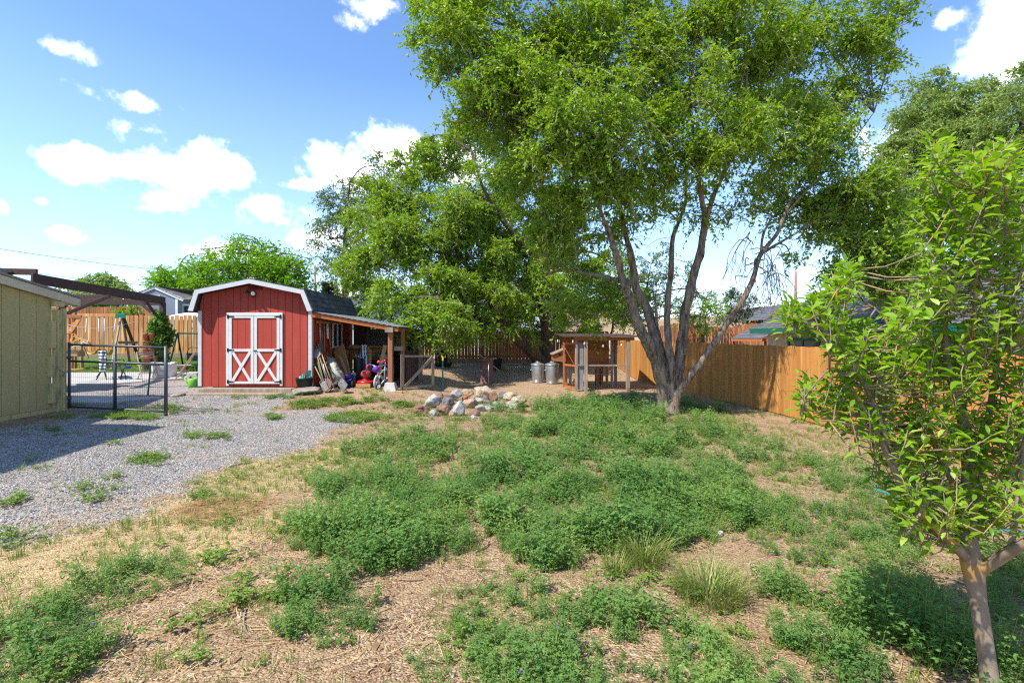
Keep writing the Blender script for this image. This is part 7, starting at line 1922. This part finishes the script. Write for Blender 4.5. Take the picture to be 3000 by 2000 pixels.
def kids_bike():
    q = F3(995, 1100, 14.15); q.z = g(q.x, q.y); x, y, z = q
    root = thing('kids_bicycle', "child's bicycle with purple bag, streamers and pale front tyre", 'bicycle', q)
    wheel(root, (x, y, z + .17), .165, .024, (1, -.15, 0), 'tyrewhite', 'alu', 14); wheel(root, (x + .16, y + .72, z + .17), .165, .024, (1, -.2, 0), 'rubber', 'alu', 14)
    f = MB(); hd = Vector((x, y + .12, z + .48))
    for s in (-.04, .04): f.tube([(x + s, y, z + .17), (x + s, y + .04, z + .34), (x + s * .5, y + .09, z + .40)], .012, 7)
    f.tube([(x, y + .09, z + .39), hd, (x, y + .13, z + .6)], .016, 8); f.tube([hd, (x + .08, y + .42, z + .24), (x + .16, y + .72, z + .17)], .017, 8); f.tube([(x + .08, y + .42, z + .24), (x + .10, y + .5, z + .52)], .014, 8); f.build('frame', M['alu'], root, fix=False)
    b = MB(); b.tube([(x - .24, y + .2, z + .66), (x - .1, y + .14, z + .62), (x, y + .13, z + .60), (x + .1, y + .14, z + .62), (x + .24, y + .2, z + .66)], .011, 7); b.build('handlebar', M['alu'], root, fix=False)
    g_ = MB(); g_.tube([(x - .27, y + .22, z + .665), (x - .17, y + .17, z + .64)], .018, 8); g_.tube([(x + .27, y + .22, z + .665), (x + .17, y + .17, z + .64)], .018, 8); g_.build('grip', M['purple'], root)
    c = MB(); c.lathe([(.02, -.09), (.06, -.08), (.085, 0), (.07, .06), (.03, .09), (0, .10)], (x - .03, y + .02, z + .54), 10, rot=(R(15), R(20), 0), wob=lambda j, n: 1 + .25 * math.sin(j * 2.4)); c.build('bag', M['purple'], root)
    h = MB(); h.lathe([(.0, -.02), (.045, -.02), (.052, .01), (.035, .05), (0, .06)], (x + .03, y + .1, z + .72), 14); h.build('bell', M['pink'], root)
    s = MB(); rr = random.Random(8)
    for sx in (-1, 1):
        for k in range(10):
            a = Vector((x + sx * .27, y + .22, z + .66)); s.tube([a, a + Vector((sx * .05 + rr.uniform(-.03, .03), -.04, -.03)), a + Vector((sx * .06 + rr.uniform(-.05, .05), -.05 + rr.uniform(-.04, .04), -.2))], .004, 4)
    s.build('streamers', M['pink'], root, fix=False)
    st = MB(); st.lathe([(.02, 0), (.07, .01), (.06, .05), (.0, .06)], (x + .10, y + .52, z + .52), 12); st.build('saddle', M['purple'], root)
kids_bike()
def trike():
    q = F3(1075, 1145, 14.05); q.z = g(q.x, q.y); x, y, z = q
    root = thing('push_tricycle', 'black and red push tricycle with white hubbed wheels behind the lean-to post', 'tricycle', q)
    wheel(root, (x - .12, y - .05, z + .085), .075, .022, (.35, 1, 0), 'rubber', 'alu', 5); wheel(root, (x + .13, y + .05, z + .12), .105, .026, (.35, 1, 0), 'rubber', 'white', 12); wheel(root, (x + .1, y + .5, z + .12), .105, .026, (.35, 1, 0), 'rubber', 'white', 12)
    d = MB(); d.lathe([(.0, -.012), (.08, -.012), (.08, .012), (0, .012)], (x + .13, y + .05, z + .12), 18, rot=(R(90), 0, R(-20))); d.build('hub_cap', M['white'], root)
    f = MB(); f.tube([(x - .12, y - .02, z + .09), (x, y + .05, z + .25), (x + .12, y + .2, z + .3), (x + .12, y + .3, z + .12)], .016, 8); f.tube([(x, y + .05, z + .25), (x + .02, y + .1, z + .75)], .014, 8); f.tube([(x + .1, y + .3, z + .3), (x + .14, y + .5, z + .85)], .012, 8); f.build('frame', M['alu'], root, fix=False)
    s = MB(); s.prism([(0, 0), (.26, 0), (.28, .35), (.18, .42), (.02, .38)], (x - .06, y + .28, z + .28), (1, 0, 0), (0, .15, 1), (0, .06, 0)); s.build('seat_back', M['black'], root, bevel=.015)
    k = MB(); k.prism([(0, 0), (.1, 0), (.1, .28), (0, .3)], (x + .12, y + .2, z + .2), (1, 0, 0), (0, .1, 1), (0, .04, 0)); k.build('side_panel', M['redpl'], root, bevel=.01)
    h = MB(); h.tube([(x - .14, y + .0, z + .74), (x, y + .05, z + .77), (x + .16, y + .06, z + .74)], .014, 8); h.lathe([(0, -.045), (.035, -.03), (.05, 0), (.035, .03), (0, .045)], (x + .03, y + .02, z + .78), 12); h.build('handlebar', M['redpl'], root, fix=False)
    rr = random.Random(12); t_ = MB()
    for i in range(7):
        a = Vector((x - .08 + rr.uniform(0, .16), y + .1 + rr.uniform(0, .1), z + rr.uniform(.3, .7))); t_.tube([a, a + Vector((rr.uniform(-.12, .12), -.05, rr.uniform(-.12, .12))), a + Vector((rr.uniform(-.15, .15), 0, rr.uniform(-.2, .1)))], .012, 6)
    t_.build('straps', M['sidlight'], root, fix=False)
trike()
def bag():
    q = F3(790, 1062, 15.2); q.z = g(q.x, q.y); x, y, z = q
    root = thing('golf_bag', 'black upright bag with chrome tubes standing by the ladder', 'bag', q)
    b = MB(); b.lathe([(.11, 0), (.12, .03), (.115, .5), (.125, .78), (.12, .8), (0, .76)], q, 16); b.build('body', M['black'], root)
    rr = random.Random(5); c = MB()
    for k in range(6): a = Vector((x + rr.uniform(-.07, .07), y + rr.uniform(-.05, .05), z + .75)); c.tube([a, a + Vector((rr.uniform(-.04, .04), 0, rr.uniform(.08, .2)))], .010, 6)
    c.build('clubs', M['alu'], root, fix=False)
    p = MB(); p.tube([(x - .17, y - .1, z + .02), (x - .18, y - .1, z + .75)], .02, 8); p.tube([(x + .17, y, z + .02), (x + .16, y, z + .65)], .022, 8); p.build('stand', M['black'], root)
bag()
b = MB(); a = F3(690, 1078, 14.6); b.bar(a + Vector((0, 0, .02)), a + Vector((.55, .05, .02)), .3, .03); tag(b.build('black_mat', M['black']), 'black flat mat on the ground between bucket and mower', 'mat')
def planter():
    q = Vector((c3(175, 1100, 13.72).x, 13.66, .20)); q.z = g(q.x, q.y) + .12
    root = thing('planter_tub', 'black tub full of torn teal plastic at the shed corner', 'tub', q)
    b = MB(); b.lathe([(.17, 0), (.18, .01), (.225, .24), (.235, .24), (.235, .26), (.215, .26), (.18, .08), (0, .08)], q, 24); b.build('body', M['black'], root)
    t_ = MB(); rr = random.Random(6)
    for k in range(16):
        a = rr.uniform(0, 6.28); r = rr.uniform(0, .16); w = rr.uniform(.05, .1); c = q + Vector((r * math.cos(a), r * math.sin(a), .22 + rr.uniform(0, .10)))
        t_.box(c, (w * 1.3, .012, w), (rr.uniform(-1, 1), rr.uniform(-.6, .6), rr.uniform(0, 3)))
    t_.box(q + Vector((.08, .05, .38)), (.14, .02, .16), (.1, .1, .2))
    t_.build('plastic_scraps', Mt('teal_scraps', (.16, .30, .28), (.04, .22, .18), rough=.6, island=.4), root)
planter()
# string of bulbs along the coop
b = MB(); pts = [c4(1450, 490, 16.5), c4(1555, 455, 15.9), c4(1720, 520, 15.66), c4(1900, 530, 15.66), c4(2085, 520, 15.66), c4(2200, 470, 15.8)]
root = thing('string_lights', 'string of small clear bulbs looped along the chicken coop front', 'string lights', pts[0])
b.tube([Vector(p[:3]) for p in smooth_line([(*p, 0) for p in pts], 6)], .004, 5); b.build('cord', M['iron'], root, fix=False)
for cx, cy in ((1608, 500), (1720, 520), (1905, 545), (2085, 535), (1458, 495)):
    v = c4(cx, cy, 15.64); m = MB(); m.lathe([(.0, -.06), (.02, -.045), (.024, -.02), (.012, .01), (.012, .03), (0, .03)], v, 10); m.build('bulb', M['whitepl'], root)
# ------------------------------------------------------------------ houses around
def lap_wall(b, A, B, z0, z1, step=.17, nrm=None, lip=.016):
    A, B = Vector(A), Vector(B); z = z0
    while z < z1:
        e = min(z + step, z1); n = Vector(nrm)
        b.add([(*(A + n * lip).xy, z), (*(B + n * lip).xy, z), (*B.xy, e), (*A.xy, e), (*A.xy, z), (*B.xy, z)], [(0, 1, 2, 3), (0, 4, 5, 1)]); z = e


def shingles(b, A, B, C, D, row=.14, w=.3, th=.02):
    """rows of shingles on the quad A B (eave) - C D (ridge, C above B)"""
    A, B, C, D = map(Vector, (A, B, C, D))
    n = ((B - A).cross(D - A)).normalized()
    if n.z < 0: n = -n
    nr = max(1, int(((D - A).length + (C - B).length) / 2 / row))
    for i in range(nr):
        s, e = i / nr, (i + 1) / nr
        p0, p1, q0, q1 = A.lerp(D, s), B.lerp(C, s), A.lerp(D, e), B.lerp(C, e)
        nc = max(1, int((p1 - p0).length / w)); o = random.uniform(0, 1) / nc
        us = [0] + [min(1, (k + .999) / nc - o + random.uniform(-.1, .1) / nc) for k in range(nc)] + [1]
        us = sorted(max(0, u) for u in us)
        for a, c in zip(us[:-1], us[1:]):
            if c - a < .002: continue
            t1 = th * random.uniform(.8, 1.3)
            b.add([p0.lerp(p1, a) + n * t1, p0.lerp(p1, c - .002) + n * t1, q0.lerp(q1, c - .002) + n * .003, q0.lerp(q1, a) + n * .003, p0.lerp(p1, a), p0.lerp(p1, c - .002)],
                  [(0, 1, 2, 3), (0, 4, 5, 1)])


def house_right():
    xe, xr, ze, zr_, ya, yb = 9.45, 13.5, 1.96, 3.93, 20.3, 3.0
    root = thing('neighbour_house', 'low house with dark shingle roof and green fascia behind the honey stained fence', 'house', (11, 16, -.6))
    w = MB(); lap_wall(w, (xe + .5, ya - .4, 0), (xe + .5, yb, 0), -.8, 1.95, nrm=(-1, 0, 0)); lap_wall(w, (xe + .5, ya - .4, 0), (xr * 2 - xe - .5, ya - .4, 0), -.8, 1.95, nrm=(0, 1, 0))
    w.add([(xe + .5, ya - .4, 1.95), (xr * 2 - xe - .5, ya - .4, 1.95), (xr, ya - .4, zr_ - .1)], [(0, 1, 2)])
    w.build('wall', M['sidcream'], root)
    r = MB(); shingles(r, (xe, ya, ze), (xe, yb, ze), (xr, yb, zr_), (xr, ya, zr_), .17, .32)
    r.add([(xe, ya, ze - .01), (xe, yb, ze - .01), (xr, yb, zr_ - .01), (xr, ya, zr_ - .01)], [(0, 1, 2, 3)])
    r.add([(xr, ya, zr_), (xr, yb, zr_), (2 * xr - xe, yb, ze), (2 * xr - xe, ya, ze)], [(0, 1, 2, 3)])
    r.build('roof', M['shingle_h'], root)
    f = MB(); f.bb(xe - .03, xe - .002, yb, ya, ze - .17, ze + .01); f.bar((xe, ya + .02, ze - .07), (xr, ya + .02, zr_ - .07), .03, .17); f.build('fascia', M['greentrim'], root)
    s = MB(); s.bb(xe, xe + .5, yb, ya - .05, ze - .19, ze - .172); s.build('soffit', M['sidcream'], root)
    for y0, y1 in ((16.5, 18.4), (11.8, 13.6)):
        fr = MB(); x = xe + .47
        for a, b, c, d in ((y0, y0 + .09, .5, 1.62), (y1 - .09, y1, .5, 1.62), (y0 + .09, y1 - .09, 1.53, 1.62), (y0 + .09, y1 - .09, .5, .59), ((y0 + y1) / 2 - .03, (y0 + y1) / 2 + .03, .59, 1.53)): fr.bb(x - .03, x + .02, a, b, c, d)
        wo = fr.build('window', M['greentrim'] if y0 > 15 else M['white'], root)
        p = MB(); p.bb(x - .005, x + .01, y0 + .09, y1 - .09, .59, 1.53); p.build('pane', M['glass'], wo)
    # low porch roof at the far corner
    pr = MB(); a, b, c, d = P(2142, 991, 21.6), P(2235, 991, 20.6), P(2282, 968, 20.8), P(2200, 962, 22.2)
    shingles(pr, a, b, c, d, .16, .3); pr.add([a - Vector((0, 0, .03)), b - Vector((0, 0, .03)), c - Vector((0, 0, .03)), d - Vector((0, 0, .03))], [(0, 1, 2, 3)])
    pr.build('porch_roof', M['shingle_h'], root)
    pf = MB(); pf.bar(a - Vector((0, 0, .07)), b - Vector((0, 0, .07)), .03, .08); pf.bar(b - Vector((0, 0, .07)), c - Vector((0, 0, .07)), .03, .1); pf.build('porch_beam', M['orange'], root)
    for v in (a, b):
        q = MB(); q.tube([v + Vector((.15, .1, -.1)), (v.x + .15, v.y + .1, -.6)], .05, 8); q.build('porch_post', M['orange'], root)
house_right()

def gable_behind():
    a = P(2237, 945, 30); root = thing('gabled_house', 'roof with raw wooden gable edge peeking over the dark house ridge', 'house', (16, 31, 0))
    p0, p1, p2 = P(2238, 942, 30), P(2304, 897, 30), P(2400, 935, 30)
    b = MB(); b.bar(p0, p1, .05, .22); b.bar(p1, p2, .05, .22); b.build('rake_board', Mt('raw_yellow_wood', (.62, .42, .18), (.5, .32, .12), rough=.8), root)
    w = MB(); w.add([p0 + Vector((.2, .15, -.1)), p1 + Vector((0, .15, -.1)), p2 + Vector((0, .15, -.1)), (p2.x, p2.y + .15, 0), (p0.x + .2, p0.y + .15, 0)], [(0, 1, 2, 3, 4)]); w.build('wall', M['sidcream'], root)
    r = MB(); e = Vector((1.5, 8, 0)); shingles(r, p0 + Vector((-.1, -.3, .1)), p0 + Vector((-.1, 8, .1)), p1 + Vector((0, 8, .12)), p1 + Vector((0, -.3, .12)), .2, .4); shingles(r, p2 + Vector((0, 8, .1)), p2 + Vector((0, -.3, .1)), p1 + Vector((0, -.3, .12)), p1 + Vector((0, 8, .12)), .2, .4); r.build('roof', M['shingle_h'], root)
gable_behind()

def house_back():
    D = 33; root = thing('grey_house', 'light grey lap sided house with white slider window seen through elm leaves', 'house', (-.5, 34, 0))
    x0, x1 = P(1310, 900, D).x, P(1618, 900, D).x; zt = 4.6
    w = MB(); lap_wall(w, (x0, D, 0), (x1, D, 0), .3, zt, .19, (0, -1, 0), .02); lap_wall(w, (x1, D, 0), (x1, D + 7, 0), .3, zt, .19, (1, 0, 0), .02); w.build('wall', M['sidlight'], root)
    c = MB(); c.bb(x1 - .06, x1 + .05, D - .06, D - .02, .3, zt); c.build('corner_trim', M['white'], root)
    a, b = P(1462, 941, D), P(1516, 902, D)
    f = MB()
    for (p, q, s, t_) in ((a.x, a.x + .07, a.z, b.z), (b.x - .07, b.x, a.z, b.z), (a.x + .07, b.x - .07, b.z - .07, b.z), (a.x + .07, b.x - .07, a.z, a.z + .07), ((a.x + b.x) / 2 - .035, (a.x + b.x) / 2 + .035, a.z + .07, b.z - .07)): f.bb(p, q, D - .08, D - .0, s, t_)
    wo = f.build('window', M['white'], root)
    p = MB(); p.bb(a.x + .07, b.x - .07, D - .045, D - .03, a.z + .07, b.z - .07); p.build('pane', M['glass'], wo)
    r = MB(); shingles(r, (x0 - .4, D - .5, zt - .1), (x1 + .4, D - .5, zt - .1), (x1 + .4, D + 3.5, zt + 1.2), (x0 - .4, D + 3.5, zt + 1.2), .2, .35)
    r.add([(x0 - .4, D + 3.5, zt + 1.2), (x1 + .4, D + 3.5, zt + 1.2), (x1 + .4, D + 7.5, zt - .1), (x0 - .4, D + 7.5, zt - .1)], [(0, 1, 2, 3)])
    r.build('roof', M['shingle_h'], root)
    lr = MB(); q0, q1 = P(1388, 962, 30), P(1600, 962, 30)
    shingles(lr, q0, q1, P(1600, 948, 32.8), P(1400, 948, 32.8), .2, .3); lr.build('low_roof', M['sidlight'], root)
house_back()

def house_behind_lean():
    D = 42; root = thing('distant_house', 'grey hipped roof and white gutter showing behind the shed roof', 'house', (-12, 44, 0))
    e0, e1, r0, r1 = P(968, 893, D), P(1260, 893, D), P(1040, 862, D + 6), P(1200, 862, D + 6)
    r = MB(); shingles(r, e0, e1, r1, r0, .3, .5); e2 = e0 + Vector((-.5, 9, 0)); r.add([e0, r0, e2], [(0, 1, 2)]); e3 = e1 + Vector((.5, 9, 0)); r.add([e1, e3, r1], [(0, 1, 2)]); r.add([e2, r0, r1, e3], [(0, 1, 2, 3)])
    r.build('roof', M['shingle_h'], root)
    f = MB(); f.bar(e0 - Vector((0, 0, .12)), e1 - Vector((0, 0, .12)), .05, .24); f.build('gutter', M['white'], root)
    w = MB(); w.bb(e0.x + .4, e1.x - .4, D + .4, D + 8, 0, e0.z - .2); w.build('wall', M['sidlight'], root)
house_behind_lean()

def brown_shed():
    D = 29; root = thing('brown_shed', 'low dusty pink roofed shed behind the back fence and coop', 'shed', (4, 30, 0))
    a, b, c, d = P(1622, 968, D), P(1770, 968, D), P(1755, 938, D + 3), P(1640, 938, D + 3)
    r = MB(); shingles(r, a, b, c, d, .2, .3); r.build('roof', Mt('pinkish_roof', (.36, .24, .20), (.28, .18, .15), rough=.9, island=.15), root)
    w = MB(); w.bb(a.x + .2, b.x - .2, D + .2, D + 2.8, 0, a.z - .05); w.build('wall', M['sidcream'], root)
brown_shed()

def grey_shed():
    D = 26; root = thing('grey_shed', 'blue grey gabled shed with white corner boards behind the left yard fence', 'shed', (-17, 27, .7))
    gx0, gx1, ga = P(394, 900, D), P(518, 900, D), P(454, 842, D)
    ze = P(394, 862, D).z
    w = MB(); z0 = .5
    xr0, xr1 = gx0.x, gx1.x
    w.add([(xr0, D, z0), (xr1, D, z0), (xr1, D, P(518, 874, D).z), (ga.x, D, ga.z - .1), (xr0, D, ze - .1)], [(0, 1, 2, 3, 4)])
    x2 = P(590, 890, 27.5).x
    w.add([(xr1, D, z0), (x2, 27.6, z0), (x2, 27.6, P(590, 884, 27.6).z), (xr1, D, P(518, 874, D).z)], [(0, 1, 2, 3)])
    w.build('wall', M['sidgrey'], root)
    t_ = MB(); t_.bb(xr1 - .06, xr1 + .06, D - .03, D - .005, z0, P(518, 876, D).z); t_.bb(xr0 - .02, xr0 + .08, D - .03, D - .005, z0, ze - .2); t_.build('corner_trim', M['white'], root)
    k = MB(); k.bar((xr0 - .15, D - .04, ze - .12), (ga.x, D - .04, ga.z), .04, .13); k.bar((ga.x, D - .04, ga.z), (xr1 + .35, D - .04, P(518, 879, D).z), .04, .13); k.build('rake_board', M['white'], root)
    r = MB(); e0 = Vector((xr1 + .35, D - .1, P(518, 877, D).z)); e1 = P(600, 880, 27.8); r1 = P(580, 862, 29.5)
    shingles(r, e0, e1, r1, Vector((ga.x, D - .1, ga.z + .07)), .2, .3); r.add([(xr0 - .15, D - .1, ze - .05), (ga.x, D - .1, ga.z + .06), (ga.x + 1.2, D + 4, ga.z + .06), (xr0 + 1, D + 4, ze - .05)], [(0, 1, 2, 3)])
    r.build('roof', M['shingle_br'], root)
    v = MB(); v.bb(ga.x - .12, ga.x + .28, D - .03, D - .01, ga.z - .62, ga.z - .38); v.build('vent', M['sidlight'], root)
    a, b = P(534, 912, 26.4), P(562, 893, 26.4)
    f = MB(); yq = 26.32
    f.bb(a.x, a.x + .07, yq, yq + .05, a.z - .4, b.z); f.bb(b.x - .07, b.x, yq + .2, yq + .25, a.z - .4, b.z); f.bar((a.x, yq + .02, b.z), (b.x, yq + .22, b.z), .05, .09)
    wo = f.build('window', M['white'], root)
    p = MB(); p.add([(a.x, yq + .1, a.z - .4), (b.x, yq + .3, a.z - .4), (b.x, yq + .3, b.z), (a.x, yq + .1, b.z)], [(0, 1, 2, 3)]); p.build('pane', M['glass'], wo)
    dr = MB(); dr.bb(b.x + .15, b.x + .2, 26.8, 26.85, a.z - .4, b.z); dr.build('trim', M['white'], root)
grey_shed()

def canopy():
    root = thing('canopy_tent', 'white canopy top showing above the pale pickets beside the red shed', 'canopy', (-14.5, 23.5, .9))
    c = P(560, 915, 23.6); b = MB()
    n = 20
    x0, x1 = P(462, 928, 23.4).x, P(640, 928, 23.4).x
    zt, zb = P(560, 913, 23.4).z, P(560, 931, 23.4).z
    vs = []
    for i in range(n + 1):
        s = i / n; x = x0 + (x1 - x0) * s
        h = zt - (zt - zb) * .75 * abs(2 * s - 1.1) ** 2.2
        vs += [(x, 23.2, zb - .10), (x, 23.2, zb + .02 + .25 * max(0, h - zb)), (x, 23.9, h), (x, 25.0, h - .02), (x, 25.9, zb)]
    fs = []
    for i in range(n):
        for k in range(4): fs.append((i * 5 + k, i * 5 + k + 1, i * 5 + k + 6, i * 5 + k + 5))
    b.add(vs, fs, 0, True); b.build('cover', M['canvas'], root)
    for x in (x0 + .1, x1 - .1):
        for y in (23.3, 25.8):
            p = MB(); p.tube([(x, y, .6), (x, y, zb)], .02, 8); p.build('pole', M['white'], root)
canopy()

# ------------------------------------------------------------------ utility poles and wires
def pole(px, py0, D, label, arm=True, r=.13):
    t_ = P(px, py0, D); root = thing('utility_pole', label, 'utility pole', (t_.x, D, 0))
    b = MB(); b.tube([(t_.x, D, -.5), (t_.x, D, t_.z)], [r * 1.2, r * .85], 10); b.build('pole', M['postwood'] if not arm else M['oldwood'], root)
    if arm:
        a = MB(); a.bb(t_.x - .15, t_.x + 2.2, D - .16, D - .05, t_.z - .35, t_.z - .22); a.build('cross_arm', M['oldwood'], root)
        for dx in (.05, 1.1, 2.1):
            i_ = MB(); i_.lathe([(.05, 0), (.07, .05), (.04, .1), (.06, .15)], (t_.x + dx, D - .1, t_.z - .22), 8); i_.build('insulator', M['whitepl'], root)
pole(923, 777, 68, 'wooden utility pole with cross arm behind the bright green trees', True, .16)
pole(2331, 795, 60, 'bare brown utility pole above the dark shingled house roof', False, .15)

def wire(pts, label, r=.018, group='overhead wires'):
    b = MB(); b.tube([(q.x, q.y, q.z) for q in pts], r, 5)
    tag(b.build('utility_wire', M['iron'], fix=False), label, 'wire', group)
def sag(a, b, s, n=14): return [a.lerp(b, i / n) - Vector((0, 0, s * 4 * (i / n) * (1 - i / n))) for i in range(n + 1)]
wire(sag(P(-200, 695, 40), P(575, 801, 46), .25), 'upper thin black wire crossing the sky toward the green trees')
wire(sag(P(-200, 750, 40), P(470, 838, 47), .3), 'lower thin black wire crossing the sky above the pergola')
wire(sag(P(923, 845, 68), P(1300, 872, 55), .15), 'wire running from the crossed pole behind the shed roof', .014)
